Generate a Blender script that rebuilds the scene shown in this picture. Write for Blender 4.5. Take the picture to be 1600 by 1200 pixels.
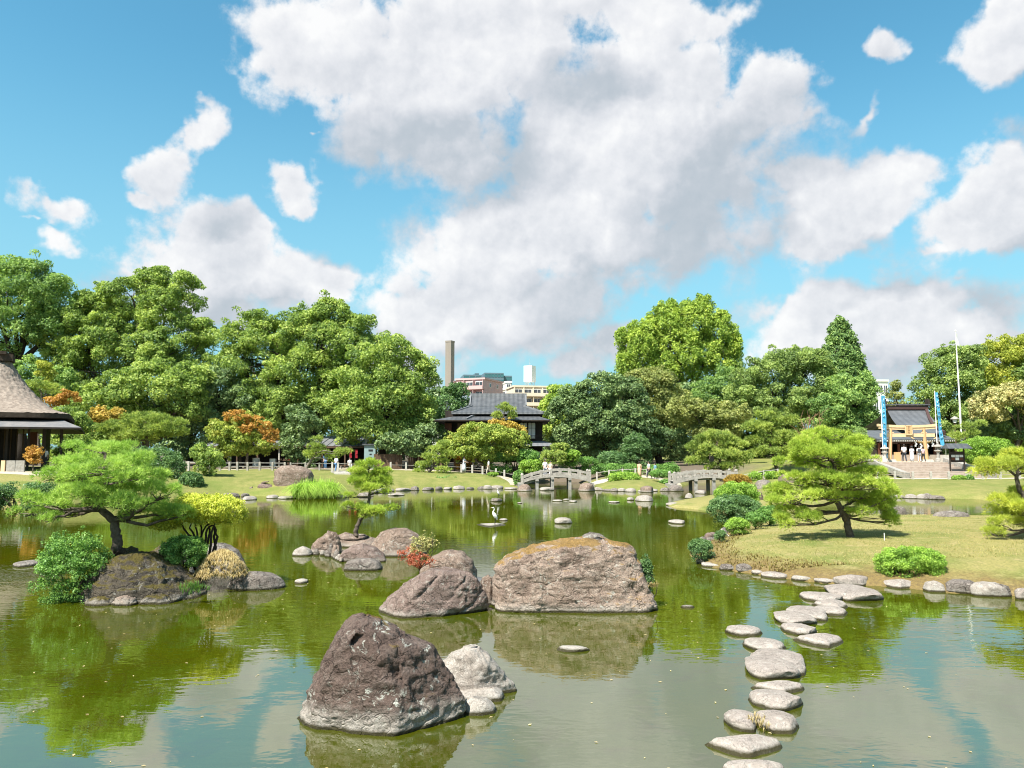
import bpy, bmesh, math, random
import numpy as np
from mathutils import Vector, Matrix
for _o in list(bpy.data.objects):
    bpy.data.objects.remove(_o)
SC = bpy.context.scene
COL = SC.collection
PI = math.pi
rad = math.radians

# ---------------------------------------------------------------- camera, sky, sun, exposure
EYE_Z = 3.5
FPX = 1209.0                      # focal length in pixels of a 1600 px wide picture
HOR = 705.0                       # picture row of the horizon
PITCH = math.atan((HOR - 600.0) / FPX)
cam = bpy.data.cameras.new('camera')
cam.sensor_width = 36.0
cam.lens = FPX / 1600.0 * 36.0
cam.clip_start, cam.clip_end = 0.1, 20000.0
cam_ob = bpy.data.objects.new('camera', cam)
COL.objects.link(cam_ob)
cam_ob.location = (0, 0, EYE_Z)
cam_ob.rotation_euler = (PI / 2 + PITCH, 0, 0)
SC.camera = cam_ob

EXPOSURE = 1.1
SC.view_settings.view_transform = 'Standard'
SC.view_settings.look = 'None'
SC.view_settings.exposure = EXPOSURE
SC.view_settings.gamma = 1.0
SC.view_settings.use_curve_mapping = False
SC.cycles.use_denoising = True
SC.cycles.pixel_filter_type = 'BLACKMAN_HARRIS'
SC.cycles.filter_width = 1.05
SC.cycles.max_bounces = 6
SC.cycles.diffuse_bounces = 3
SC.cycles.glossy_bounces = 3
SC.cycles.transmission_bounces = 3
SC.cycles.caustics_reflective = False
SC.cycles.caustics_refractive = False
SC.cycles.sample_clamp_indirect = 6.0

SUN_EL = rad(55)
SUN_AZ = math.atan2(-0.66, -0.75)            # towards the sun: left of the camera and behind it
SUN_DIR = Vector((math.sin(SUN_AZ) * math.cos(SUN_EL), math.cos(SUN_AZ) * math.cos(SUN_EL), math.sin(SUN_EL)))
sun = bpy.data.lights.new('sun', 'SUN')
sun.energy = 5.0
sun.angle = rad(0.5)
sun.color = (1.0, 0.955, 0.87)
sun_ob = bpy.data.objects.new('sun', sun)
COL.objects.link(sun_ob)
sun_ob.location = (-40, -30, 60)
sun_ob.rotation_euler = SUN_DIR.to_track_quat('Z', 'Y').to_euler()


def ray(px, py):
    """Unit direction through a picture point (1600 x 1200 pixels)."""
    v = Vector(((px - 800.0) / FPX, 1.0, (600.0 - py) / FPX))
    c, s = math.cos(PITCH), math.sin(PITCH)
    return Vector((v.x, v.y * c - v.z * s, v.y * s + v.z * c)).normalized()


def pt(px, py, d):
    """Point of the ray at world Y = d."""
    r = ray(px, py)
    return Vector((0, 0, EYE_Z)) + r * (d / r.y)


def gp(px, py, z=0.0):
    """Where the ray meets the level z."""
    r = ray(px, py)
    return Vector((0, 0, EYE_Z)) + r * ((z - EYE_Z) / r.z)


def mpp(d):
    return d / FPX * 1.004


# ---------------------------------------------------------------- node helper
class NB:
    def __init__(self, nt):
        self.nt = nt
        self.n = nt.nodes
        self.l = nt.links

    def node(self, t, **kw):
        nd = self.n.new(t)
        for k, v in kw.items():
            setattr(nd, k, v)
        return nd

    def put(self, sock, v):
        if v is None:
            return
        if isinstance(v, bpy.types.NodeSocket):
            self.l.new(v, sock)
        elif isinstance(v, (tuple, list)):
            if len(sock.default_value) == 4 and len(v) == 3:
                v = (*v, 1.0)
            sock.default_value = v
        else:
            try:
                sock.default_value = v
            except TypeError:
                sock.default_value = (v,) * len(sock.default_value)

    def math(self, op, a, b=None, c=None, clamp=False):
        nd = self.node('ShaderNodeMath', operation=op, use_clamp=clamp)
        for i, v in enumerate((a, b, c)):
            self.put(nd.inputs[i], v)
        return nd.outputs[0]

    def vmath(self, op, a, b=None, scale=None):
        nd = self.node('ShaderNodeVectorMath', operation=op)
        self.put(nd.inputs[0], a)
        self.put(nd.inputs[1], b)
        if scale is not None:
            self.put(nd.inputs['Scale'], scale)
        return nd.outputs['Value'] if op in ('LENGTH', 'DOT_PRODUCT', 'DISTANCE') else nd.outputs[0]

    def mix(self, fac, a, b, blend='MIX'):
        nd = self.node('ShaderNodeMix', data_type='RGBA', blend_type=blend)
        self.put(nd.inputs[0], fac)
        self.put(nd.inputs[6], a)
        self.put(nd.inputs[7], b)
        return nd.outputs[2]

    def fmix(self, fac, a, b):
        nd = self.node('ShaderNodeMix', data_type='FLOAT')
        self.put(nd.inputs[0], fac)
        self.put(nd.inputs[2], a)
        self.put(nd.inputs[3], b)
        return nd.outputs[0]

    def noise(self, vec, scale, detail=4.0, rough=0.55, dist=0.0, color=False):
        nd = self.node('ShaderNodeTexNoise')
        self.put(nd.inputs['Vector'], vec)
        self.put(nd.inputs['Scale'], scale)
        self.put(nd.inputs['Detail'], detail)
        self.put(nd.inputs['Roughness'], rough)
        self.put(nd.inputs['Distortion'], dist)
        return nd.outputs['Color' if color else 'Fac']

    def voronoi(self, vec, scale, feature='F1', out='Distance', detail=0.0, smooth=None, rnd=1.0):
        nd = self.node('ShaderNodeTexVoronoi', feature=feature)
        self.put(nd.inputs['Vector'], vec)
        self.put(nd.inputs['Scale'], scale)
        if 'Detail' in nd.inputs:
            self.put(nd.inputs['Detail'], detail)
        if smooth is not None and 'Smoothness' in nd.inputs:
            self.put(nd.inputs['Smoothness'], smooth)
        self.put(nd.inputs['Randomness'], rnd)
        return nd.outputs[out]

    def rng(self, v, a, b, lo=0.0, hi=1.0, smooth=False):
        nd = self.node('ShaderNodeMapRange', interpolation_type='SMOOTHSTEP' if smooth else 'LINEAR', clamp=True)
        for i, q in enumerate((v, a, b, lo, hi)):
            self.put(nd.inputs[i], q)
        return nd.outputs[0]

    def mapping(self, vec, loc=(0, 0, 0), rot=(0, 0, 0), scale=(1, 1, 1), kind='POINT'):
        nd = self.node('ShaderNodeMapping', vector_type=kind)
        self.put(nd.inputs[0], vec)
        self.put(nd.inputs[1], loc)
        self.put(nd.inputs[2], rot)
        self.put(nd.inputs[3], scale)
        return nd.outputs[0]

    def pos(self):
        return self.node('ShaderNodeNewGeometry').outputs['Position']

    def normal(self):
        return self.node('ShaderNodeNewGeometry').outputs['Normal']

    def sep(self, v):
        return self.node('ShaderNodeSeparateXYZ') if v is None else self._sep(v)

    def _sep(self, v):
        nd = self.node('ShaderNodeSeparateXYZ')
        self.put(nd.inputs[0], v)
        return nd.outputs

    def comb(self, x, y, z):
        nd = self.node('ShaderNodeCombineXYZ')
        for i, v in enumerate((x, y, z)):
            self.put(nd.inputs[i], v)
        return nd.outputs[0]

    def attr(self, name):
        return self.node('ShaderNodeAttribute', attribute_name=name).outputs['Fac']

    def bump(self, h, strength=0.5, dist=0.05, normal=None):
        nd = self.node('ShaderNodeBump')
        self.put(nd.inputs['Height'], h)
        self.put(nd.inputs['Strength'], strength)
        self.put(nd.inputs['Distance'], dist)
        if normal is not None:
            self.put(nd.inputs['Normal'], normal)
        return nd.outputs[0]


# ---------------------------------------------------------------- the sky: Sky Texture with cumulus laid over it by direction
WORLD_STRENGTH = 0.10
world = bpy.data.worlds.new('World')
SC.world = world
world.use_nodes = True
_nt = world.node_tree
_nt.nodes.clear()
W = NB(_nt)
sky = W.node('ShaderNodeTexSky', sky_type='NISHITA')
sky.sun_disc = False
sky.sun_elevation = SUN_EL
sky.sun_rotation = SUN_AZ
sky.air_density = 1.0
sky.dust_density = 0.6
sky.ozone_density = 1.6


def azel(px, py):
    r = ray(px, py)
    return math.atan2(r.x, r.y), math.asin(r.z)


# cumulus: (picture x, y, half width, half height, turn in degrees, weight)
CLOUDS = [
    (560, 95, 130, 105, 0, 1), (690, 110, 170, 120, 0, 1), (640, 200, 130, 80, 0, 1), (520, 60, 90, 80, 0, 1), (800, 60, 150, 90, 0, 1),
    (930, 10, 160, 60, 10, .8), (720, 230, 120, 70, 0, .9), (1100, 15, 130, 40, 0, .5), (1010, 40, 160, 50, 0, .75),
    (1010, 130, 150, 85, 0, 1), (960, 230, 210, 140, 0, 1), (1060, 260, 190, 150, 0, 1), (1190, 190, 96, 96, 30, .85),
    (1200, 130, 60, 60, 0, .9), (870, 210, 90, 110, 0, .95), (820, 360, 150, 90, 0, 1), (930, 370, 220, 90, 0, 1), (1060, 370, 130, 70, 0, .9),
    (760, 410, 100, 80, 0, 1), (760, 490, 170, 70, 0, 1), (640, 510, 110, 45, 0, .75), (880, 460, 140, 60, 0, .8),
    (740, 330, 50, 60, 30, .8), (1270, 200, 60, 36, -30, .5),
    (345, 412, 120, 66, 0, 1), (372, 365, 80, 42, 0, .95), (225, 425, 60, 30, 10, .7), (430, 430, 120, 60, 0, .9), (510, 435, 60, 45, 0, .9), (330, 470, 170, 45, 0, .9),
    (262, 265, 62, 46, -35, .80), (312, 212, 56, 38, -20, .80), (222, 318, 36, 22, 0, .5), (95, 328, 74, 38, 0, .78), (95, 368, 72, 28, 0, .6), (45, 345, 40, 18, 0, .42),
    (458, 278, 54, 42, 0, .70), (480, 300, 44, 28, 0, .5), (485, 215, 22, 16, 0, .6),
    (1300, 328, 95, 58, 0, 1), (1350, 290, 95, 45, 0, .95), (1290, 300, 90, 50, 0, .95), 
    (1505, 335, 105, 54, -18, .95), (1580, 290, 90, 80, -20, 1), (1450, 382, 60, 20, 0, .55), (1600, 350, 100, 44, 0, .8),
    (1300, 495, 170, 46, 0, .95), (1390, 478, 150, 48, 0, 1), (1470, 510, 150, 60, 0, .85), (1215, 525, 90, 45, 0, .75), (1350, 550, 220, 60, 0, .8), (1570, 520, 90, 45, 0, .7),
    (1560, 40, 75, 70, 0, .95), (1600, 80, 60, 50, 0, .8), (1390, 60, 40, 25, -15, .62), (1340, 170, 16, 60, 25, .52), (1540, 5, 60, 40, 0, .7),
    (960, 540, 130, 55, 0, .72), (890, 570, 90, 40, 0, .6), (610, 560, 160, 50, 0, .7),
    (1510, 430, 40, 25, 0, .5),
]


def cloud_group(name, clouds, grow, k):
    g = bpy.data.node_groups.new(name, 'ShaderNodeTree')
    g.interface.new_socket('Vector', in_out='INPUT', socket_type='NodeSocketVector')
    g.interface.new_socket('Value', in_out='OUTPUT', socket_type='NodeSocketFloat')
    G = NB(g)
    gi, go = G.node('NodeGroupInput'), G.node('NodeGroupOutput')
    acc = None
    for (cx, cy, rx, ry, turn, wt) in clouds:
        a, e = azel(cx, cy)
        a2, _ = azel(cx + rx, cy)
        _, e2 = azel(cx, cy - ry)
        vec = gi.outputs[0]
        if acc is not None:           # a link of no weight makes the node compiler take the clouds one after another
            nd = G.node('ShaderNodeVectorMath', operation='MULTIPLY_ADD')
            G.put(nd.inputs[0], acc)
            nd.inputs[1].default_value = (1e-9, 1e-9, 1e-9)
            G.put(nd.inputs[2], vec)
            vec = nd.outputs[0]
        m = G.mapping(vec, (a, e, 0), (0, 0, rad(-turn)), (abs(a2 - a) * grow, abs(e2 - e) * grow, 1), 'TEXTURE')
        v = G.math('MULTIPLY_ADD', G.vmath('LENGTH', m), -1.0, wt)
        acc = v if acc is None else G.math('SMOOTH_MAX', acc, v, k)
    G.l.new(acc, go.inputs[0])
    return g


grp = cloud_group('cloud_field', CLOUDS, 1.30, 0.16)
# the big bodies alone, for which side of a cloud faces the sun
MASSES = [(640, 120, 230, 170, 0, 1), (900, 30, 240, 90, 0, .9), (1040, 210, 260, 210, 0, 1.1), (880, 370, 270, 130, 0, 1), (740, 470, 200, 90, 0, .9),
          (350, 410, 180, 110, 0, 1), (280, 270, 110, 100, -35, .9), (90, 340, 110, 70, 0, .8), (510, 440, 80, 60, 0, .9), (465, 285, 80, 70, 0, .8),
          (1310, 330, 140, 100, 0, 1), (1530, 330, 190, 110, -18, 1), (1330, 510, 260, 110, 0, 1), (1570, 50, 110, 100, 0, 1), (1240, 400, 110, 70, 0, .8)]
grp2 = cloud_group('cloud_masses', MASSES, 1.35, 0.30)


def field(vec, g=None):
    nd = W.node('ShaderNodeGroup')
    nd.node_tree = g or grp
    W.l.new(vec, nd.inputs[0])
    return nd.outputs[0]


D = W.node('ShaderNodeTexCoord').outputs['Generated']
dx, dy, dz = W._sep(D)
az = W.math('ARCTAN2', dx, dy)
el = W.math('ARCSINE', dz)
U0 = W.comb(az, el, 0.0)
warp = W.vmath('SUBTRACT', W.noise(D, 6.0, 5, 0.62, color=True), (0.5, 0.5, 0.5))
U = W.vmath('ADD', U0, W.vmath('SCALE', warp, scale=0.13))
SUN_OFF = (-0.05, 0.075, 0.0)
B0 = field(U)
S0 = field(U, grp2)
S1 = field(W.vmath('ADD', U, SUN_OFF), grp2)


def billow(vec, d):
    nd = W.node('ShaderNodeTexNoise', noise_type='RIDGED_MULTIFRACTAL')
    W.put(nd.inputs['Vector'], vec)
    for k_, v_ in (('Scale', 13.0), ('Detail', d), ('Roughness', 0.62), ('Offset', 0.9), ('Gain', 1.4)):
        W.put(nd.inputs[k_], v_)
    return W.math('ADD', W.math('MULTIPLY_ADD', W.noise(vec, 15.0, d, 0.62), 1.5, -0.75), W.math('MULTIPLY_ADD', nd.outputs['Fac'], -0.22, 0.16))


N0 = billow(D, 7)
N1 = billow(W.vmath('ADD', D, (-0.006, 0.0, 0.009)), 5)
# cumulus elsewhere round the sky, by noise alone, so that it goes on as in view
side = W.rng(W.math('ABSOLUTE', az), 0.64, 0.95, 0, 1)
high = W.rng(el, 0.56, 0.78, 0, 1)
away = W.math('MAXIMUM', side, high)
Bo = W.math('MULTIPLY_ADD', W.noise(W.comb(dx, dy, W.math('MULTIPLY', dz, 1.8)), 2.6, 3, 0.5), 4.2, -2.15)
Bo1 = W.math('MULTIPLY_ADD', W.noise(W.comb(W.math('ADD', dx, -0.03), dy, W.math('MULTIPLY', W.math('ADD', dz, 0.05), 1.8)), 2.6, 3, 0.5), 4.2, -2.15)
B0 = W.fmix(away, B0, Bo)
S0 = W.fmix(away, S0, Bo)
S1 = W.fmix(away, S1, Bo1)
edge = W.math('SUBTRACT', S0, S1)                       # above 0 on the side of a cloud that faces the sun
dens_raw = W.math('ADD', W.math('ADD', B0, 0.06), W.math('MULTIPLY', N0, 0.85))
dens = W.rng(dens_raw, -0.02, W.rng(edge, -0.12, 0.12, 0.55, 0.34), 0, 1, smooth=True)
thick = W.rng(W.math('MULTIPLY_ADD', N0, 0.4, S0), 0.15, 1.0, 0, 1, smooth=True)
soft = W.math('MINIMUM', W.math('MAXIMUM', edge, -0.22), 0.15)
lit = W.math('MULTIPLY_ADD', soft, 1.5, 0.70)
M0 = W.noise(D, 7.0, 4, 0.55)
M1 = W.noise(W.vmath('ADD', D, (-0.022, 0.0, 0.032)), 7.0, 3, 0.55)
lit = W.math('MULTIPLY_ADD', W.math('SUBTRACT', M0, M1), 1.05, lit)
lit = W.math('MULTIPLY_ADD', W.math('SUBTRACT', N0, N1), 0.55, lit)
lit = W.math('MULTIPLY_ADD', thick, -0.26, lit)
lit = W.math('MULTIPLY_ADD', W.rng(el, 0.05, 0.26, 1, 0), 0.16, lit)      # more air in front of the low ones
K = 1.0 / (WORLD_STRENGTH * 2 ** EXPOSURE)
rampn = W.node('ShaderNodeValToRGB')
cr = rampn.color_ramp
cr.elements[0].position = 0.0
cr.elements[0].color = (0.48, 0.545, 0.61, 1)
cr.elements[1].position = 1.0
cr.elements[1].color = (1.0, 1.0, 1.0, 1)
for p_, c_ in ((0.30, (0.56, 0.61, 0.67, 1)), (0.55, (0.71, 0.735, 0.785, 1)), (0.80, (0.87, 0.88, 0.91, 1))):
    q_ = cr.elements.new(p_)
    q_.color = c_
W.l.new(lit, rampn.inputs[0])
cloud_col = W.vmath('SCALE', rampn.outputs[0], scale=K)
tint = W.mix(1.0, sky.outputs[0], (0.52, 1.02, 0.95), 'MULTIPLY')
low = W.rng(el, -0.02, 0.50, 1, 0, smooth=True)
blue = W.mix(W.math('MULTIPLY', low, 0.90), tint, tuple(c * K for c in (0.37, 0.67, 0.79)))
skycol = W.mix(W.math('MULTIPLY', dens, 0.97), blue, cloud_col)
bg = W.node('ShaderNodeBackground')
W.l.new(skycol, bg.inputs[0])
bg.inputs[1].default_value = WORLD_STRENGTH
wo = W.node('ShaderNodeOutputWorld')
W.l.new(bg.outputs[0], wo.inputs[0])
world.cycles.sampling_method = 'MANUAL'
world.cycles.sample_map_resolution = 512


# ---------------------------------------------------------------- numpy helpers: noise, meshes
_rs = np.random.RandomState(7)
_perm = np.concatenate([_rs.permutation(256)] * 3).astype(np.int64)
_gr = _rs.normal(size=(256, 3))
_gr /= np.linalg.norm(_gr, axis=1)[:, None]


def perlin(P):
    P = np.asarray(P, float)
    I = np.floor(P).astype(np.int64)
    F = P - I
    I &= 255
    u = F * F * F * (F * (F * 6 - 15) + 10)
    out = 0
    for dx_ in (0, 1):
        for dy_ in (0, 1):
            for dz_ in (0, 1):
                h = _perm[_perm[_perm[(I[:, 0] + dx_) & 255] + ((I[:, 1] + dy_) & 255)] + ((I[:, 2] + dz_) & 255)]
                g = _gr[h]
                w = (u[:, 0] if dx_ else 1 - u[:, 0]) * (u[:, 1] if dy_ else 1 - u[:, 1]) * (u[:, 2] if dz_ else 1 - u[:, 2])
                out = out + w * (g * (F - np.array([dx_, dy_, dz_]))).sum(1)
    return out * 1.5


def fbm(P, oct=4, gain=0.5, ridged=False):
    P = np.asarray(P, float)
    a, s, t = 1.0, 0.0, 0.0
    for k in range(oct):
        n = perlin(P * 2.03 ** k + 17.3 * k)
        if ridged:
            n = 1 - 2 * np.abs(n)
        s = s + a * n
        t += a
        a *= gain
    return s / t


def unit(V):
    return V / np.maximum(np.linalg.norm(V, axis=-1, keepdims=True), 1e-9)


def make_mesh(name, V, F, attrs=None, smooth=False):
    """V (n,3); F (m,k) with one k for all faces, or a list of such arrays."""
    V = np.asarray(V, np.float32)
    Fs = F if isinstance(F, list) else [F]
    Fs = [np.asarray(f, np.int32) for f in Fs if len(f)]
    me = bpy.data.meshes.new(name)
    me.vertices.add(len(V))
    me.vertices.foreach_set('co', V.ravel())
    idx = np.concatenate([f.ravel() for f in Fs])
    tot = np.concatenate([np.full(len(f), f.shape[1], np.int32) for f in Fs])
    st = np.concatenate([[0], np.cumsum(tot)[:-1]]).astype(np.int32)
    me.loops.add(len(idx))
    me.loops.foreach_set('vertex_index', idx)
    me.polygons.add(len(tot))
    me.polygons.foreach_set('loop_start', st)
    me.polygons.foreach_set('loop_total', tot)
    if smooth:
        me.polygons.foreach_set('use_smooth', np.ones(len(tot), bool))
    for k, v in (attrs or {}).items():
        v = np.asarray(v, np.float32)
        a = me.attributes.new(k, 'FLOAT', 'FACE' if len(v) == len(tot) else 'POINT')
        a.data.foreach_set('value', v)
    me.update(calc_edges=True)
    return me


def link(name, me, mat=None, parent=None, loc=None, rotz=0.0, **props):
    o = bpy.data.objects.new(name, me)
    COL.objects.link(o)
    if mat is not None and me is not None and len(me.materials) == 0:
        for m in (mat if isinstance(mat, (list, tuple)) else [mat]):
            me.materials.append(m)
    if parent is not None:
        o.parent = parent
    if loc is not None:
        o.location = loc
    if rotz:
        o.rotation_euler = (0, 0, rotz)
    for k, v in props.items():
        o[k] = v
    return o


def thing(name, label, category, loc=(0, 0, 0), rotz=0.0, group=None):
    o = link(name, None, loc=loc, rotz=rotz, label=label, category=category)
    o.empty_display_size = 0.3
    if group:
        o['group'] = group
    return o


def tag(o, label, category, group=None):
    o['label'] = label
    o['category'] = category
    if group:
        o['group'] = group
    return o


def copy_tree(src, parent=None):
    c = src.copy()
    COL.objects.link(c)
    if parent is not None:
        c.parent = parent
    for ch in list(src.children):
        copy_tree(ch, c)
    return c


class MB:
    """Collects plain solids for one mesh."""

    def __init__(self):
        self.bm = bmesh.new()

    def box(self, c, s, rotz=0.0, rot=None, taper=1.0):
        M = Matrix.Translation(Vector(c)) @ (rot.to_4x4() if rot is not None else Matrix.Rotation(rotz, 4, 'Z'))
        vs = []
        for z in (-1, 1):
            k = taper if z > 0 else 1.0
            for x, y in ((-1, -1), (1, -1), (1, 1), (-1, 1)):
                vs.append(self.bm.verts.new(M @ Vector((x * s[0] / 2 * k, y * s[1] / 2 * k, z * s[2] / 2))))
        for f in ((3, 2, 1, 0), (4, 5, 6, 7), (0, 1, 5, 4), (1, 2, 6, 5), (2, 3, 7, 6), (3, 0, 4, 7)):
            self.bm.faces.new([vs[i] for i in f])
        return self

    def bar(self, a, b, w, h=None, up=(0, 0, 1)):
        a, b = Vector(a), Vector(b)
        d = b - a
        z = d.normalized()
        x = Vector(up).cross(z)
        if x.length < 1e-4:
            x = Vector((1, 0, 0))
        x.normalize()
        y = z.cross(x)
        R = Matrix((x, y, z)).transposed()
        return self.box((a + b) / 2, (w, h or w, d.length), rot=R)

    def tube(self, pts, radii, n=8, cap=True):
        V, F = tube_arrays(pts, radii, n, cap)
        return self.raw(V, F)

    def raw(self, V, F):
        vs = [self.bm.verts.new(v) for v in V]
        for f in F:
            try:
                self.bm.faces.new([vs[i] for i in f])
            except ValueError:
                pass
        return self

    def poly(self, pts):
        self.bm.faces.new([self.bm.verts.new(p) for p in pts])
        return self

    def lathe(self, prof, n=12, c=(0, 0, 0), square=False):
        """prof: (radius, z) from the bottom up."""
        V, F = [], []
        off = PI / n
        for r, z in prof:
            for k in range(n):
                a = 2 * PI * k / n + off
                V.append((c[0] + r * math.cos(a), c[1] + r * math.sin(a), c[2] + z))
        for j in range(len(prof) - 1):
            for k in range(n):
                F.append((j * n + k, j * n + (k + 1) % n, (j + 1) * n + (k + 1) % n, (j + 1) * n + k))
        F.append(tuple(range(n))[::-1])
        F.append(tuple((len(prof) - 1) * n + k for k in range(n)))
        return self.raw(V, F)

    def bevel(self, w, seg=1):
        bmesh.ops.bevel(self.bm, geom=list(self.bm.edges), offset=w, segments=seg, affect='EDGES', clamp_overlap=True)
        return self

    def build(self, name, mat, parent=None, loc=None, smooth=False, **props):
        me = bpy.data.meshes.new(name)
        bmesh.ops.recalc_face_normals(self.bm, faces=list(self.bm.faces))
        self.bm.to_mesh(me)
        self.bm.free()
        if smooth:
            for p in me.polygons:
                p.use_smooth = True
        return link(name, me, mat, parent, loc, **props)


def tube_arrays(pts, radii, n=8, cap=True):
    P = np.asarray([tuple(p) for p in pts], float)
    m = len(P)
    T = np.zeros_like(P)
    T[1:-1] = P[2:] - P[:-2]
    T[0], T[-1] = P[1] - P[0], P[-1] - P[-2]
    T = unit(T)
    ref = np.array([0.0, 1.0, 0.0]) if abs(T[0][1]) < 0.9 else np.array([1.0, 0, 0])
    X = unit(np.cross(T, ref))
    Y = np.cross(T, X)
    ang = np.arange(n) * 2 * PI / n
    r = np.asarray(radii, float)[:, None, None] if np.ndim(radii) else np.full((m, 1, 1), float(radii))
    V = P[:, None, :] + r * (np.cos(ang)[None, :, None] * X[:, None, :] + np.sin(ang)[None, :, None] * Y[:, None, :])
    V = V.reshape(-1, 3)
    F = []
    for j in range(m - 1):
        for k in range(n):
            F.append((j * n + k, j * n + (k + 1) % n, (j + 1) * n + (k + 1) % n, (j + 1) * n + k))
    if cap:
        F.append(tuple(range(n))[::-1])
        F.append(tuple((m - 1) * n + k for k in range(n)))
    return V, F


# ---------------------------------------------------------------- materials
def new_mat(name):
    m = bpy.data.materials.new(name)
    m.use_nodes = True
    nt = m.node_tree
    nt.nodes.clear()
    b = NB(nt)
    out = b.node('ShaderNodeOutputMaterial')
    p = b.node('ShaderNodeBsdfPrincipled')
    nt.links.new(p.outputs[0], out.inputs[0])
    b.out, b.p = out, p
    return m, b


def simple(name, col, rough=0.7, var=0.12, scale=3.0, spec=0.3, metal=0.0, bump=0.0, col2=None, streak=False, ribs=0.0):
    """A plain surface with worn, uneven colour."""
    m, b = new_mat(name)
    co = b.node('ShaderNodeTexCoord').outputs['Object']
    n1 = b.noise(b.mapping(co, scale=(1, 1, 0.15)) if streak else co, scale, 5, 0.6)
    n2 = b.noise(co, scale * 9, 3, 0.6)
    f = b.math('ADD', b.math('MULTIPLY', n1, 0.7), b.math('MULTIPLY', n2, 0.3))
    f = b.rng(f, 0.3, 0.7)
    lo = tuple(c * (1 - var) for c in col)
    hi = col2 or tuple(min(1, c * (1 + var)) for c in col)
    b.put(b.p.inputs['Base Color'], b.mix(f, lo, hi))
    b.p.inputs['Roughness'].default_value = rough
    b.p.inputs['Specular IOR Level'].default_value = spec
    b.p.inputs['Metallic'].default_value = metal
    if ribs:
        wv = b.math('SINE', b.math('MULTIPLY', b._sep(co)[0], 2 * PI / ribs))
        b.put(b.p.inputs['Normal'], b.bump(b.math('ADD', wv, b.math('MULTIPLY', n2, 0.8)), 0.45, 0.05))
    elif bump:
        b.put(b.p.inputs['Normal'], b.bump(f, bump, 0.03))
    return m


def leaf_mat(name, dark, mid, light, trans=0.42, rough=0.5, spec=0.2, accent=None, accent_amount=0.0, gain=2.1):
    """Leaves: every leaf carries its own tint, every clump another."""
    m, b = new_mat(name)
    gain *= 1.6
    dark, mid, light = (tuple(v * gain for v in q) for q in (dark, mid, light))
    t = b.math('ADD', b.math('MULTIPLY', b.attr('tint'), 0.55), b.math('MULTIPLY', b.attr('clump'), 0.45))
    r = b.node('ShaderNodeValToRGB')
    e = r.color_ramp.elements
    e[0].position, e[0].color = 0.12, (*dark, 1)
    e[1].position, e[1].color = 0.88, (*light, 1)
    k = e.new(0.5)
    k.color = (*mid, 1)
    b.l.new(t, r.inputs[0])
    c = r.outputs[0]
    if accent is not None:
        c = b.mix(b.rng(b.attr('clump'), 1 - accent_amount - 0.08, 1 - accent_amount + 0.08), c, accent)
    b.put(b.p.inputs['Base Color'], c)
    b.p.inputs['Roughness'].default_value = rough
    b.p.inputs['Specular IOR Level'].default_value = spec
    tr = b.node('ShaderNodeBsdfTranslucent')
    b.put(tr.inputs[0], b.mix(1.0, c, (1.05, 1.10, 0.70), 'MULTIPLY'))
    mx = b.node('ShaderNodeMixShader')
    mx.inputs[0].default_value = trans
    b.l.new(b.p.outputs[0], mx.inputs[1])
    b.l.new(tr.outputs[0], mx.inputs[2])
    b.l.new(mx.outputs[0], b.out.inputs[0])
    return m


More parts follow.
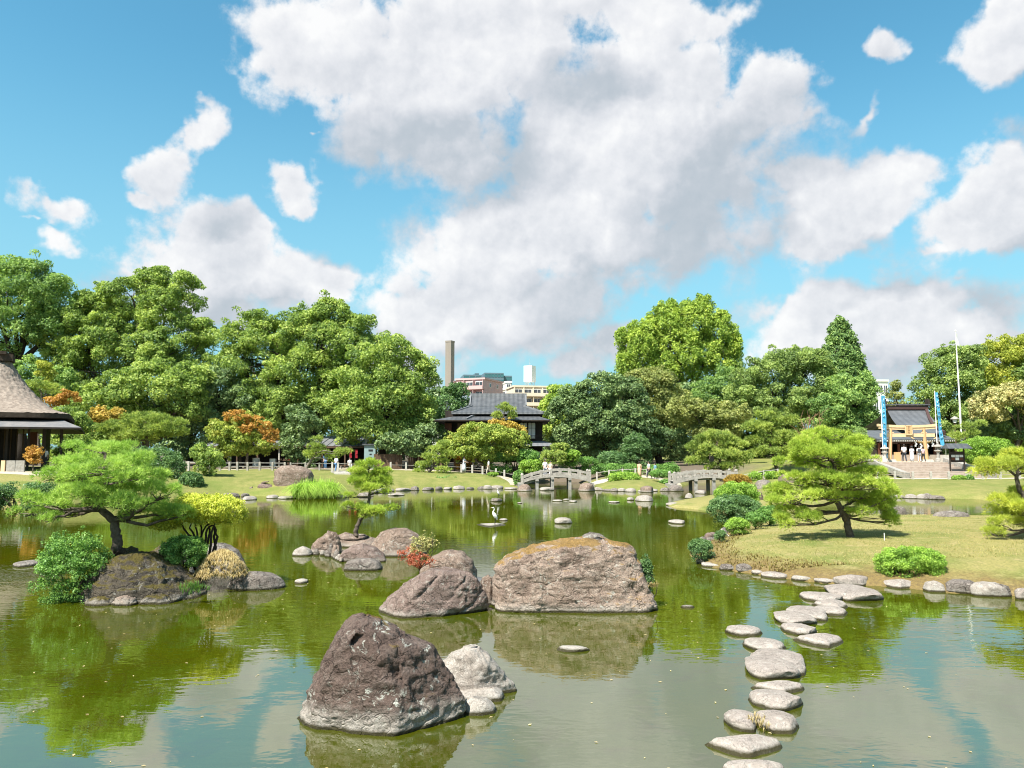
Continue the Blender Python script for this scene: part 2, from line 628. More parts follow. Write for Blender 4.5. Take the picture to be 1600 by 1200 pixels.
def rock_mat(name, c1, c2, c3, lichen=0.35, moss=0.0, moss_col=(0.20, 0.13, 0.02), lime=1.0, limez=0.16, bump=0.7, scale=1.0, speck=0.6, lime_col=(0.46, 0.42, 0.37)):
    """Weathered rock: patchy colour, pits, pale lichen, moss on what faces up, a lime line above the water and a wet one at it."""
    m, b = new_mat(name)
    P = b.pos()
    z = b._sep(P)[2]
    nz = b._sep(b.normal())[2]
    big = b.noise(P, 1.3 * scale, 5, 0.6, 0.4)
    mid = b.noise(P, 5.5 * scale, 7, 0.68, 0.4)
    fine = b.noise(P, 30 * scale, 5, 0.75)
    c = b.mix(b.rng(big, 0.36, 0.62), c1, c2)
    c = b.mix(b.rng(mid, 0.48, 0.66), c, c3)
    c = b.mix(b.math('MULTIPLY', b.rng(fine, 0.53, 0.36), speck), c, tuple(v * 0.25 for v in c1))
    c = b.mix(b.math('MULTIPLY', b.rng(fine, 0.58, 0.72), speck * 0.8), c, tuple(min(1, v * 1.9) for v in c3))
    crack = b.rng(b.voronoi(b.vmath('ADD', P, b.vmath('SCALE', b.noise(P, 3.0 * scale, 3, 0.6, color=True), scale=0.5)), 2.6 * scale, 'DISTANCE_TO_EDGE'), 0.0, 0.035)
    c = b.mix(b.math('MULTIPLY', b.math('SUBTRACT', 1.0, crack), 0.55), c, tuple(v * 0.25 for v in c1))
    lic = b.math('MULTIPLY', b.rng(b.noise(P, 8.5 * scale, 8, 0.74, 0.8), 0.56, 0.61), b.rng(b.noise(P, 1.9 * scale, 3), 0.44, 0.58))
    c = b.mix(b.math('MULTIPLY', lic, lichen * 2.0, clamp=True), c, b.mix(fine, (0.36, 0.36, 0.31), (0.58, 0.58, 0.52)))
    if moss:
        mf = b.math('MULTIPLY', b.rng(b.math('ADD', nz, b.math('MULTIPLY_ADD', mid, 1.4, -0.7)), 0.55, 0.80), b.rng(b.noise(P, 2.2 * scale, 5, 0.65), 0.66 - 0.3 * moss, 0.74 - 0.3 * moss))
        c = b.mix(b.math('MULTIPLY', mf, 0.85), c, b.mix(b.rng(fine, 0.35, 0.65), tuple(v * 0.55 for v in moss_col), tuple(v * 1.7 for v in moss_col)))
    zz = b.math('ADD', z, b.math('ADD', b.math('MULTIPLY_ADD', mid, 0.5, -0.25), b.math('MULTIPLY_ADD', fine, 0.16, -0.08)))
    c = b.mix(b.math('MULTIPLY', b.rng(zz, limez, limez * 0.3), 0.8 * lime), c, b.mix(b.rng(fine, 0.35, 0.6), tuple(v * 0.55 for v in lime_col), lime_col))
    c = b.mix(b.rng(b.math('ADD', z, b.math('MULTIPLY_ADD', mid, 0.06, -0.03)), 0.065, 0.030), c, (0.040, 0.034, 0.014))
    b.put(b.p.inputs['Base Color'], c)
    b.put(b.p.inputs['Roughness'], b.rng(z, 0.01, 0.05, 0.35, 0.92))
    b.p.inputs['Specular IOR Level'].default_value = 0.2
    h = b.math('ADD', b.math('MULTIPLY', mid, 1.0), b.math('ADD', b.math('MULTIPLY', fine, 0.45), b.math('MULTIPLY', crack, 0.25)))
    b.put(b.p.inputs['Normal'], b.bump(h, bump, 0.16 / scale))
    return m


M = {}
M['rock_brown'] = rock_mat('rock_brown', (0.112, 0.077, 0.064), (0.142, 0.100, 0.083), (0.182, 0.138, 0.118), lichen=0.60, moss=0.35, moss_col=(0.13, 0.085, 0.012), lime=1.0, limez=0.34, bump=0.7)
M['rock_tan'] = rock_mat('rock_tan', (0.195, 0.138, 0.108), (0.270, 0.198, 0.154), (0.352, 0.277, 0.225), lichen=0.35, lime=0.8, limez=0.2, bump=0.7)
M['rock_orange_top'] = rock_mat('rock_orange_top', (0.251, 0.182, 0.145), (0.344, 0.257, 0.200), (0.456, 0.362, 0.298), lichen=0.40, moss=0.95, moss_col=(0.21, 0.125, 0.030), lime=0.8, limez=0.2, bump=0.7)
M['rock_slant'] = rock_mat('rock_slant', (0.167, 0.116, 0.097), (0.225, 0.165, 0.141), (0.297, 0.229, 0.196), lichen=0.25, lime=0.7, limez=0.15, bump=0.7)
M['rock_mossy'] = rock_mat('rock_mossy', (0.062, 0.052, 0.042), (0.098, 0.081, 0.060), (0.150, 0.127, 0.099), lichen=0.35, moss=0.85, moss_col=(0.075, 0.060, 0.010), lime=0.7, limez=0.14, bump=0.7)
M['rock_grey'] = rock_mat('rock_grey', (0.195, 0.162, 0.141), (0.262, 0.225, 0.195), (0.352, 0.307, 0.273), lichen=0.40, lime=0.9, limez=0.10, bump=0.9)
M['stone_step'] = rock_mat('stone_step', (0.250, 0.212, 0.185), (0.306, 0.261, 0.228), (0.363, 0.315, 0.281), lichen=0.25, lime=1.0, limez=0.11, bump=0.5, scale=1.5, speck=0.4, lime_col=(0.50, 0.45, 0.40))
M['stone_pale'] = rock_mat('stone_pale', (0.275, 0.237, 0.204), (0.341, 0.303, 0.264), (0.407, 0.369, 0.330), lichen=0.3, lime=1.0, limez=0.10, bump=0.5, scale=2.0, speck=0.5, lime_col=(0.52, 0.48, 0.43))
M['bark'] = simple('bark', (0.085, 0.062, 0.046), 0.9, 0.5, 9.0, 0.15, bump=0.9, col2=(0.19, 0.155, 0.125))
M['bark_pale'] = simple('bark_pale', (0.15, 0.12, 0.095), 0.9, 0.4, 8.0, 0.15, bump=0.8, col2=(0.30, 0.26, 0.22))
M['bark_dark'] = simple('bark_dark', (0.045, 0.036, 0.028), 0.9, 0.4, 7.0, 0.15, bump=0.8)

# ---------------------------------------------------------------- the lie of the land
_g = lambda px, py: tuple(gp(px, py, 0.0))[:2]
POND = [(-45, -1.5), (-45, 44)] + [_g(*q) for q in (
    (-160, 796), (0, 794), (95, 792), (200, 784), (300, 778), (345, 776), (390, 775), (430, 776), (465, 777), (525, 776), (560, 771), (600, 768), (650, 765.5), (700, 764.5), (760, 763.5), (812, 763.5),
    (824, 756), (850, 753), (900, 753), (918, 757), (924, 765), (950, 767), (1000, 767.5), (1055, 766), (1064, 760), (1080, 755), (1130, 756), (1140, 765), (1125, 773),
    (1090, 779), (1060, 784), (1043, 789), (1052, 793), (1080, 795), (1112, 799), (1128, 808), (1150, 818), (1150, 828), (1128, 840), (1100, 852), (1082, 866), (1092, 881), (1130, 889), (1180, 897), (1235, 905), (1290, 911), (1370, 915), (1420, 919), (1480, 925), (1540, 930), (1600, 934), (1760, 946))] + [(24, 13), (27, 4), (20, -1.5)]
CHANNEL = [_g(*q) for q in ((1262, 800), (1300, 806), (1400, 807), (1500, 808), (1600, 809), (1800, 811), (2000, 811), (2000, 778), (1800, 777), (1600, 780), (1550, 781), (1480, 779), (1390, 777), (1330, 778), (1290, 784))]


def poly_sdf(P, poly):
    """Signed distance, below 0 inside."""
    P = np.asarray(P, float)
    Q = np.asarray(poly, float)
    best = np.full(len(P), 1e9)
    inside = np.zeros(len(P), bool)
    for a, b in zip(Q, np.roll(Q, -1, axis=0)):
        e = b - a
        w = P - a
        t = np.clip((w @ e) / max(e @ e, 1e-9), 0, 1)
        best = np.minimum(best, ((w - t[:, None] * e) ** 2).sum(1))
        c = ((a[1] <= P[:, 1]) & (b[1] > P[:, 1])) | ((b[1] <= P[:, 1]) & (a[1] > P[:, 1]))
        x = a[0] + (P[:, 1] - a[1]) / (e[1] if abs(e[1]) > 1e-12 else 1e-12) * e[0]
        inside ^= c & (P[:, 0] < x)
    d = np.sqrt(best)
    return np.where(inside, -d, d)


# how high the land stands above the water, and how fast it gets there: x, y, height, run
LAND = [(-26, 52, 1.75, 2.6), (-42, 60, 2.0, 3), (-38, 62, 2.05, 3), (-20, 62, 1.45, 3.0), (-24, 80, 1.5, 4), (-12, 78, 1.45, 3.5), (-5, 82, 1.35, 3.4), (1, 82, 1.35, 3.4), (6, 80, 1.2, 2.5), (9, 78, 0.8, 2.5), (13, 78, 0.8, 2.5),
        (19, 62, 0.75, 4), (24, 62, 0.95, 3), (27, 74, 1.2, 3), (18, 54, 0.45, 3), (14, 35, 0.42, 2.5), (12, 28, 0.55, 2.2), (17, 26, 0.6, 2.2), (20, 30, 0.55, 2.6), (25, 34, 0.36, 3), (30, 36, 0.28, 3), (15, 42, 0.35, 2.5), (22, 40, 0.22, 2.5), (17, 37, 0.32, 2.5),
        (31, 82, 2.3, 3), (37, 82, 2.35, 3), (44, 82, 2.3, 3), (34, 76.5, 1.7, 3), (40, 76.5, 1.7, 3), (48, 80, 2.2, 3), (35, 70, 1.0, 3), (41, 70, 1.0, 3), (32, 62, 1.0, 3.5), (38, 64, 1.0, 3.5), (50, 64, 1.1, 3.5), (0, -6, 1.8, 2.0), (-30, 120, 1.8, 5), (10, 120, 1.8, 5), (45, 110, 2.4, 5)]
_LA = np.array(LAND, float)


def land(P):
    P = np.asarray(P, float).reshape(-1, 2)
    s = np.minimum(poly_sdf(P, POND), poly_sdf(P, CHANNEL))
    w = 1.0 / (((P[:, None, :] - _LA[None, :, :2]) ** 2).sum(2) + 4.0) ** 2
    w /= w.sum(1, keepdims=True)
    A, L = w @ _LA[:, 2], w @ _LA[:, 3]
    q = np.concatenate([P, np.zeros((len(P), 1))], 1)
    bumps = fbm(q * 0.35, 3) * 0.10 * np.clip(s / 3.0, 0, 1)
    up = 0.10 + A * (1 - np.exp(-np.maximum(s, 0) / L)) + bumps
    dn = np.maximum(0.10 + s * 0.9, -0.8)
    return np.where(s > 0, up, dn), s


def ground(x, y):
    return float(land([(x, y)])[0][0])


def on_ground(px, py, guess=60.0):
    """Where the ray through a picture point meets the land."""
    r = ray(px, py)
    t0, t1 = 2.0, 160.0
    n = 400
    ts = np.linspace(t0, t1, n)
    P = np.array([[r.x * t, r.y * t] for t in ts])
    h = land(P)[0]
    zz = EYE_Z + r.z * ts
    k = np.nonzero(zz < np.maximum(h, 0.0))[0]
    if len(k) == 0:
        return Vector((r.x * guess, r.y * guess, ground(r.x * guess, r.y * guess)))
    t = ts[k[0]]
    return Vector((r.x * t, r.y * t, max(0.0, float(h[k[0]]))))


def _axis(segs):
    out = []
    for a, b, st in segs:
        out += list(np.arange(a, b - 1e-6, st))
    out.append(segs[-1][1])
    return np.array(out)


gx = _axis([(-6000, -400, 1400), (-400, -120, 40), (-120, -50, 3), (-50, 8, 0.55), (8, 26, 0.33), (26, 60, 0.6), (60, 140, 4), (140, 400, 40), (400, 6000, 1400)])
gy = _axis([(-200, -20, 30), (-20, 20, 1.2), (20, 44, 0.33), (44, 92, 0.55), (92, 150, 3), (150, 500, 50), (500, 9000, 1700)])
X, Y = np.meshgrid(gx, gy)
P2 = np.stack([X.ravel(), Y.ravel()], 1)
Z, S = land(P2)
nx, ny = len(gx), len(gy)
ii = (np.arange(ny - 1)[:, None] * nx + np.arange(nx - 1)[None, :]).ravel()
F = np.stack([ii, ii + 1, ii + nx + 1, ii + nx], 1)
me = make_mesh('ground', np.column_stack([P2, Z]), F, {'shore': S}, smooth=True)
m, b = new_mat('lawn_ground')
P = b.pos()
big = b.noise(P, 0.28, 4, 0.6)
mid = b.noise(P, 1.6, 5, 0.65)
fine = b.noise(P, 14.0, 5, 0.7)
px_, py_, pz_ = b._sep(P)
dry = (0.320, 0.278, 0.105)
green = (0.165, 0.200, 0.050)
straw = (0.395, 0.315, 0.155)
soil = (0.125, 0.075, 0.045)
c = b.mix(b.rng(big, 0.46, 0.66), dry, green)
c = b.mix(b.math('MULTIPLY', b.rng(mid, 0.50, 0.72), b.rng(b._sep(P)[1], 60, 50)), c, straw)
c = b.mix(b.math('MULTIPLY', b.rng(b._sep(P)[1], 48, 62), b.rng(b.math('ADD', b.math('MULTIPLY', big, 0.5), b.math('MULTIPLY', b.noise(P, 0.9, 5, 0.7), 0.5)), 0.58, 0.42, 0.05, 0.85)), c, b.mix(b.rng(fine, 0.35, 0.65), (0.115, 0.150, 0.034), (0.175, 0.200, 0.055)))
c = b.mix(b.math('MULTIPLY', b.rng(fine, 0.60, 0.35), 0.55), c, tuple(v * 0.5 for v in green))
sh = b.attr('shore')
edge_f = b.math('MULTIPLY', b.rng(b.math('ADD', sh, b.math('MULTIPLY_ADD', mid, 2.4, -1.2)), 1.5, 0.5), b.rng(py_, 44, 40))
c = b.mix(b.math('MULTIPLY', edge_f, 0.75), c, b.mix(b.rng(fine, 0.4, 0.6), soil, (0.20, 0.13, 0.05)))
# earth trodden bare under the big trees behind the paths
bare = b.math('MULTIPLY', b.rng(py_, 82, 86), b.rng(px_, 30, 24))
c = b.mix(bare, c, b.mix(mid, (0.10, 0.078, 0.058), (0.17, 0.14, 0.105)))
c = b.mix(b.rng(pz_, 0.02, -0.15), c, (0.060, 0.065, 0.012))
b.put(b.p.inputs['Base Color'], c)
b.p.inputs['Roughness'].default_value = 0.95
b.p.inputs['Specular IOR Level'].default_value = 0.1
b.put(b.p.inputs['Normal'], b.bump(b.math('ADD', fine, b.math('MULTIPLY', b.noise(P, 60, 3, 0.7), 0.6)), 0.8, 0.05))
link('ground', me, m, kind='structure')

# water: murky green, still enough to mirror, with small ripples
wx0, wx1, wy0, wy1 = -60, 62, -8, 95
me = make_mesh('water', [(wx0, wy0, 0), (wx1, wy0, 0), (wx1, wy1, 0), (wx0, wy1, 0)], np.array([[0, 1, 2, 3]]))
m, b = new_mat('pond_water')
P = b.pos()
n1 = b.noise(P, 0.22, 4, 0.6)
n2 = b.noise(P, 1.4, 5, 0.6, 0.5)
wc = b.mix(b.rng(n1, 0.35, 0.65), (0.056, 0.062, 0.0015), (0.040, 0.054, 0.0015))
wc = b.mix(b.math('MULTIPLY', b.rng(n2, 0.50, 0.72), 0.55), wc, (0.044, 0.036, 0.002))
b.put(b.p.inputs['Base Color'], wc)
b.p.inputs['Roughness'].default_value = 0.015
b.p.inputs['IOR'].default_value = 3.1
b.p.inputs['Specular IOR Level'].default_value = 0.62
calm = b.rng(b.noise(P, 0.16, 2, 0.5), 0.35, 0.65, 0.25, 1.0)
rp = b.noise(b.mapping(P, scale=(0.55, 1.0, 1.0)), 2.6, 3, 0.55, 0.3)
rp2 = b.noise(b.mapping(P, scale=(0.5, 1.0, 1.0)), 9.0, 2, 0.5, 0.2)
h = b.math('ADD', rp, b.math('MULTIPLY', rp2, 0.22))
b.put(b.p.inputs['Normal'], b.bump(b.math('MULTIPLY', h, calm), 0.30, 0.022))
link('water', me, m, kind='structure')


# ---------------------------------------------------------------- rocks
def loft_rock(name, label, outline, front, mat, seed, depth=0.8, nexp=2.5, chops=10, rough=0.10, fine=0.03, base=None, lean=0.0, nz=64, na=120, category='rock', group=None, cap=0.06, chop_depth=0.86, strata=None, dents=(), chop_z=0.35):
    """A rock with its own outline. outline: picture points from the left foot over the top to the right foot; front: picture row where its
    front meets the water (or the ground at height base)."""
    nz, na = int(nz * .86), int(na * .86)
    rs = np.random.RandomState(seed)
    z0 = base if base is not None else 0.0
    xs = [q[0] for q in outline]
    wpx = max(xs) - min(xs)
    f = gp((max(xs) + min(xs)) / 2, front, z0)
    hw = wpx * mpp(f.y) / 2
    dc = f.y + hw * depth
    pts = [pt(q[0], q[1], dc) for q in outline]
    top = max(range(len(pts)), key=lambda i: pts[i].z)
    zt = pts[top].z
    L = sorted([(p.z, p.x) for p in pts[:top + 1]])
    R = sorted([(p.z, p.x) for p in pts[top:]])
    zb = z0 - 0.35
    zs = np.concatenate([np.linspace(zb, zt, nz)])
    xl = np.interp(zs, [q[0] for q in L], [q[1] for q in L])
    xr = np.interp(zs, [q[0] for q in R], [q[1] for q in R])
    under = zs < z0
    xl[under] -= (z0 - zs[under]) * 0.25
    xr[under] += (z0 - zs[under]) * 0.25
    xc, hwz = (xl + xr) / 2, np.maximum((xr - xl) / 2, 0.015)
    hd = depth * (hwz ** 0.72) * (hwz.max() ** 0.28)
    # cap rows
    kc = 10
    t = np.linspace(0, 1, kc + 1)[1:]
    zs = np.concatenate([zs, zt + cap * (zt - z0) * np.sin(t * PI / 2) * min(1.0, hwz[-1] / (0.25 * hwz.max()))])
    sc = np.cos(t * PI / 2) * 0.999 + 0.001
    xc = np.concatenate([xc, np.full(kc, xc[-1])])
    hd = np.concatenate([hd, hd[-1] * sc])
    hwz = np.concatenate([hwz, hwz[-1] * sc])
    ang = np.arange(na) * 2 * PI / na
    c, s = np.cos(ang), np.sin(ang)
    cx = np.sign(c) * np.abs(c) ** (2 / nexp)
    sy = np.sign(s) * np.abs(s) ** (2 / nexp)
    yc = dc + lean * (zs - z0)
    V = np.stack([xc[:, None] + hwz[:, None] * cx[None], yc[:, None] + hd[:, None] * sy[None], np.repeat(zs[:, None], na, 1)], 2).reshape(-1, 3)
    ctr = np.array([xc[: nz].mean(), dc, z0 + (zt - z0) * 0.4])
    size = np.array([hwz.max(), hwz.max() * depth, zt - z0])
    sz = float(size.mean())
    # broken faces
    for k in range(chops):
        a = rs.uniform(0, 2 * PI)
        n = np.array([math.cos(a) * rs.uniform(.25, 1), math.sin(a), rs.uniform(-0.05, chop_z)])
        n /= np.linalg.norm(n)
        s_ = (V - ctr) @ n
        q = np.quantile(s_, rs.uniform(0.88, 0.975) if chops < 12 else rs.uniform(0.80, 0.97))
        over = np.maximum(s_ - q, 0)
        V -= n[None] * (over * chop_depth)[:, None]
    me = make_mesh(name, V, _grid_faces(len(zs), na), smooth=True)
    nr = np.empty(len(V) * 3, np.float32)
    me.vertices.foreach_get('normal', nr)
    nr = nr.reshape(-1, 3)
    o = rs.uniform(0, 50, 3)
    disp = rough * sz * (0.75 * fbm(V * (1.5 / sz) + o, 5, 0.55) + 0.5 * (fbm(V * (3.1 / sz) + o + 9, 4, 0.5, True) - 0.15))
    disp += fine * sz * fbm(V * (11 / sz) + o, 4, 0.6)
    if strata is not None:
        u = V @ np.array(strata[:3])
        u = u / (strata[3] * sz) + 0.22 * fbm(V * (2.0 / sz) + o, 3)
        fr = u - np.floor(u)
        disp += strata[4] * sz * (np.abs(fr - 0.5) * 2) ** 9 * -1
    disp += 0.25 * fine * sz * (fbm(V * (26 / sz) + o, 3, 0.6, True) - 0.2)
    V = V + nr * disp[:, None]
    E_ = np.array([0, 0, EYE_Z])
    for (qx, qy, r_, dp_) in dents:
        u_ = np.array(ray(qx, qy))
        w_ = V - E_
        along = w_ @ u_
        off = np.linalg.norm(w_ - along[:, None] * u_, axis=1) * (1 + 0.5 * fbm(V * (6 / sz) + o, 3))
        V = V + (u_ * dp_)[None] * (np.exp(-(off / r_) ** 2) * (along < dc * 1.0))[:, None]
    # bring the broken shape back to its outline, level by level
    V[:, 2] = np.where(V[:, 2] > z0, z0 + (V[:, 2] - z0) * (zt - z0) / (V[:, 2].max() - z0), V[:, 2])
    lev = np.linspace(z0 - 0.1, zt, 15)
    half = (lev[1] - lev[0]) * 0.9
    lo = np.array([V[np.abs(V[:, 2] - q) < half, 0].min() for q in lev])
    hi = np.array([V[np.abs(V[:, 2] - q) < half, 0].max() for q in lev])
    tl = np.array([np.interp(q, [w_[0] for w_ in L], [w_[1] for w_ in L]) for q in lev - half * 0.5])
    tr = np.array([np.interp(q, [w_[0] for w_ in R], [w_[1] for w_ in R]) for q in lev - half * 0.5])
    f = (V[:, 0] - np.interp(V[:, 2], lev, lo)) / np.maximum(np.interp(V[:, 2], lev, hi) - np.interp(V[:, 2], lev, lo), 1e-3)
    new = np.interp(V[:, 2], lev, tl) + f * (np.interp(V[:, 2], lev, tr) - np.interp(V[:, 2], lev, tl))
    V[:, 0] += 0.9 * (new - V[:, 0]) * np.clip((zt - V[:, 2]) / (0.08 * (zt - z0)), 0, 1)
    me.vertices.foreach_set('co', (V - np.array([ctr[0], dc, z0])).astype(np.float32).ravel())
    me.update()
    ob = link(name, me, mat, loc=(ctr[0], dc, z0))
    tag(ob, label, category, group)
    return ob


def _grid_faces(rows, na):
    j, k = np.meshgrid(np.arange(rows - 1), np.arange(na), indexing='ij')
    a = (j * na + k).ravel()
    b2 = (j * na + (k + 1) % na).ravel()
    return np.stack([a, b2, b2 + na, a + na], 1)


loft_rock('boulder', 'large brown cone shaped boulder with white lichen spots standing nearest in the water', [(458, 1132), (460, 1118), (479, 1071), (500, 1035), (524, 989), (536, 974), (552, 963), (575, 959), (597, 964), (612, 974), (640, 990), (676, 1012), (695, 1044), (717, 1074), (733, 1101), (732, 1135)],
          1157, M['rock_brown'], 3, depth=0.72, nexp=2.3, chops=15, rough=0.085, fine=0.032, nz=110, na=190, category='boulder', chop_z=0.2, cap=0.03, dents=((556, 996, .12, .16), (545, 1018, .10, .12), (688, 1066, .06, .16), (622, 1048, .12, .10), (655, 1075, .10, .08), (600, 1085, .12, .07)))
loft_rock('boulder', 'biggest tan boulder with a broad flat top and orange moss along it', [(768, 945), (769, 905), (773, 880), (790, 866), (812, 856), (845, 846), (890, 842), (915, 838), (940, 838), (965, 846), (985, 850), (997, 868), (1004, 890), (1016, 920), (1027, 945), (1028, 958)],
          961, M['rock_orange_top'], 11, depth=0.55, nexp=2.8, chops=17, rough=0.10, fine=0.04, nz=100, na=190, category='boulder', cap=0.04)
loft_rock('rock', 'pale knob of rock perched on the top edge of the biggest boulder', [(905, 852), (909, 836), (922, 831), (938, 833), (950, 842), (957, 854)], 856, M['rock_grey'], 5, depth=0.9, chops=4, rough=0.12, base=1.30, nz=24, na=40)
loft_rock('boulder', 'slanted layered brown boulder with long cracks beside the biggest boulder', [(591, 950), (604, 934), (625, 915), (650, 898), (675, 888), (705, 888), (735, 893), (752, 908), (760, 926), (768, 948), (764, 960)],
          967, M['rock_slant'], 21, depth=0.7, chops=18, rough=0.09, fine=0.03, nz=80, na=150, category='boulder', strata=(0.62, 0.20, -0.75, 0.42, 0.055), cap=0.05)
loft_rock('rock', 'rounded grey brown rock behind the slanted layered boulder', [(652, 905), (658, 885), (672, 870), (690, 861), (707, 858), (725, 862), (738, 875), (745, 892), (747, 908)], 914, M['rock_tan'], 31, depth=0.8, chops=6, rough=0.10, nz=50, na=90)
loft_rock('rock', 'small upright tan rock wedged between slanted boulder and biggest boulder', [(747, 945), (749, 915), (754, 901), (763, 898), (772, 904), (774, 925), (773, 945)], 946, M['rock_tan'], 41, depth=0.9, chops=6, rough=0.08, nz=40, na=60)
loft_rock('rock', 'low pitted brown rock with white crust just right of the cone shaped boulder', [(678, 1075), (684, 1045), (700, 1024), (727, 1011), (748, 1010), (768, 1024), (785, 1045), (803, 1066), (809, 1082)], 1094, M['stone_pale'], 51, depth=0.75, chops=15, rough=0.10, fine=0.035, nz=70, na=120)
loft_rock('slab', 'flat whitish slab at the foot of the low pitted rock', [(706, 1093), (712, 1082), (735, 1076), (770, 1074), (784, 1080), (789, 1092)], 1098, M['stone_pale'], 52, depth=0.6, nexp=3.2, chops=4, rough=0.05, nz=30, na=80)
loft_rock('slab', 'narrow tongue shaped pale slab dipping into the water in front', [(716, 1112), (722, 1098), (738, 1088), (760, 1092), (773, 1102), (776, 1112)], 1118, M['stone_pale'], 53, depth=0.7, nexp=2.8, chops=4, rough=0.05, nz=30, na=70)

# the rocky islet of the small pine
loft_rock('rock', 'craggy dark rock at the left end of the rocky islet', [(484, 863), (489, 850), (497, 841), (507, 835), (513, 829), (524, 829), (530, 840), (534, 855), (535, 866)], 866, M['rock_tan'], 61, depth=0.9, chops=8, rough=0.16, fine=0.05, nz=50, na=80)
loft_rock('rock', 'brown middle rock of the islet at the foot of the small pine', [(522, 850), (528, 836), (540, 831), (552, 834), (566, 838), (585, 838), (598, 846), (602, 856)], 856, M['rock_tan'], 62, depth=1.0, chops=6, rough=0.12, nz=50, na=80)
loft_rock('rock', 'broad humped brown rock at the right end of the rocky islet', [(570, 866), (582, 846), (596, 830), (612, 825), (635, 826), (652, 834), (663, 850), (668, 868)], 870, M['rock_tan'], 63, depth=0.75, chops=5, rough=0.07, nz=60, na=100)
loft_rock('rock', 'low grey brown rock sloping to the water in front of the islet', [(525, 876), (534, 862), (550, 852), (568, 848), (588, 856), (600, 866), (605, 875)], 879, M['rock_slant'], 64, depth=0.6, chops=6, rough=0.09, nz=50, na=90)
loft_rock('rock', 'small whitish rock at the far left tip of the islet', [(457, 866), (462, 858), (474, 853), (484, 858), (489, 867)], 869, M['stone_pale'], 65, depth=0.9, chops=5, rough=0.12, nz=24, na=40)
loft_rock('slab', 'six sided flat grey slab floating in front of the rocky islet', [(537, 885), (541, 878), (556, 873), (580, 872), (592, 877), (597, 886)], 892, M['rock_grey'], 66, depth=0.62, nexp=3.4, chops=6, rough=0.03, fine=0.01, nz=30, na=70)
rs_ = random.Random(5)
for k in range(14):
    pass

# the mossy islet of the big left pine
loft_rock('boulder', 'dark mossy boulder carrying the big pine on the left islet', [(132, 938), (142, 905), (160, 880), (188, 864), (215, 862), (240, 866), (264, 877), (288, 897), (308, 915), (320, 932)], 944, M['rock_mossy'], 71, depth=0.75, chops=5, rough=0.13, fine=0.05, nz=80, na=140, category='boulder')
loft_rock('rock', 'dark pitted rock at the water edge left of the mossy boulder front', [(134, 942), (140, 934), (158, 929), (174, 932), (182, 942)], 947, M['rock_mossy'], 72, depth=0.8, chops=5, rough=0.20, fine=0.07, nz=40, na=70)
loft_rock('rock', 'white and rust coloured rock in the middle of the mossy boulder front', [(176, 942), (184, 932), (200, 927), (212, 932), (216, 942)], 947, M['rock_tan'], 73, depth=0.8, chops=5, rough=0.20, fine=0.07, nz=40, na=70)
loft_rock('rock', 'knobbly grey rock at the right of the mossy boulder front', [(218, 941), (226, 931), (245, 926), (262, 929), (272, 940)], 945, M['rock_mossy'], 74, depth=0.7, chops=5, rough=0.20, fine=0.07, nz=40, na=70)
loft_rock('rock', 'smooth dark slanting rock behind the pine on the left islet', [(226, 878), (240, 860), (256, 848), (272, 842), (292, 846), (302, 862), (306, 880)], 884, M['rock_mossy'], 75, depth=0.9, chops=6, rough=0.06, nz=40, na=70)
loft_rock('rock', 'pale rock under the straw covered mound on the left islet', [(300, 892), (308, 866), (325, 850), (350, 848), (372, 862), (384, 884), (390, 896)], 898, M['rock_grey'], 76, depth=0.9, chops=5, rough=0.06, nz=40, na=70)
loft_rock('slab', 'flat blue grey rock floating right of the left islet', [(357, 914), (364, 902), (378, 895), (402, 893), (425, 897), (438, 904), (445, 913)], 923, M['rock_grey'], 77, depth=0.6, nexp=2.7, chops=6, rough=0.045, fine=0.015, nz=40, na=90)
loft_rock('rock', 'round brown stone at the foot of the big pine trunk', [(193, 868), (196, 857), (205, 853), (214, 858), (216, 868)], 869, M['rock_mossy'], 78, depth=0.9, base=0.75, chops=4, rough=0.08, nz=24, na=40)

# boulders on the far left shore
loft_rock('boulder', 'leaning pinkish boulder above the reeds on the far shore', [(432, 772), (428, 752), (430, 735), (440, 727), (456, 726), (474, 729), (487, 736), (492, 748), (490, 764)], 774, M['rock_tan'], 81, depth=0.7, chops=5, rough=0.09, fine=0.04, cap=0.10, nz=50, na=80, category='boulder')
loft_rock('rock', 'round brown rock left of the leaning far boulder', [(402, 772), (404, 758), (411, 752), (424, 752), (431, 760), (432, 772)], 774, M['rock_slant'], 82, depth=0.8, chops=6, rough=0.06, nz=30, na=50)
loft_rock('rock', 'small pointed brown rock at the left end of the far boulders', [(383, 772), (388, 763), (394, 760), (397, 766), (398, 773)], 774, M['rock_slant'], 83, depth=0.9, chops=4, rough=0.08, nz=24, na=40)


# rounded stones: a few shapes, copied
def stone_mesh(seed, flat=0.55, sub=3):
    bm = bmesh.new()
    bmesh.ops.create_icosphere(bm, subdivisions=sub, radius=1.0)
    V = np.array([v.co[:] for v in bm.verts])
    Fc = np.array([[v.index for v in f.verts] for f in bm.faces])
    bm.free()
    rs = np.random.RandomState(seed)
    o = rs.uniform(0, 40, 3)
    for k in range(7):
        n = unit(rs.normal(size=3) * np.array([1, 1, .7]))
        s = V @ n
        q = rs.uniform(0.62, 0.88)
        V = V - n * (np.maximum(s - q, 0) * 0.8)[:, None]
    V = V * (1 + 0.18 * fbm(V * 0.9 + o, 3) + 0.08 * fbm(V * 3 + o, 4) + 0.03 * fbm(V * 8 + o, 3))[:, None]
    top = V[:, 2] > flat
    V[top, 2] = flat + (V[top, 2] - flat) * 0.42
    V = V / np.array([np.abs(V[:, 0]).max(), np.abs(V[:, 1]).max(), V[:, 2].max()])
    return make_mesh('stone', V, Fc, smooth=True)


STONES = {}


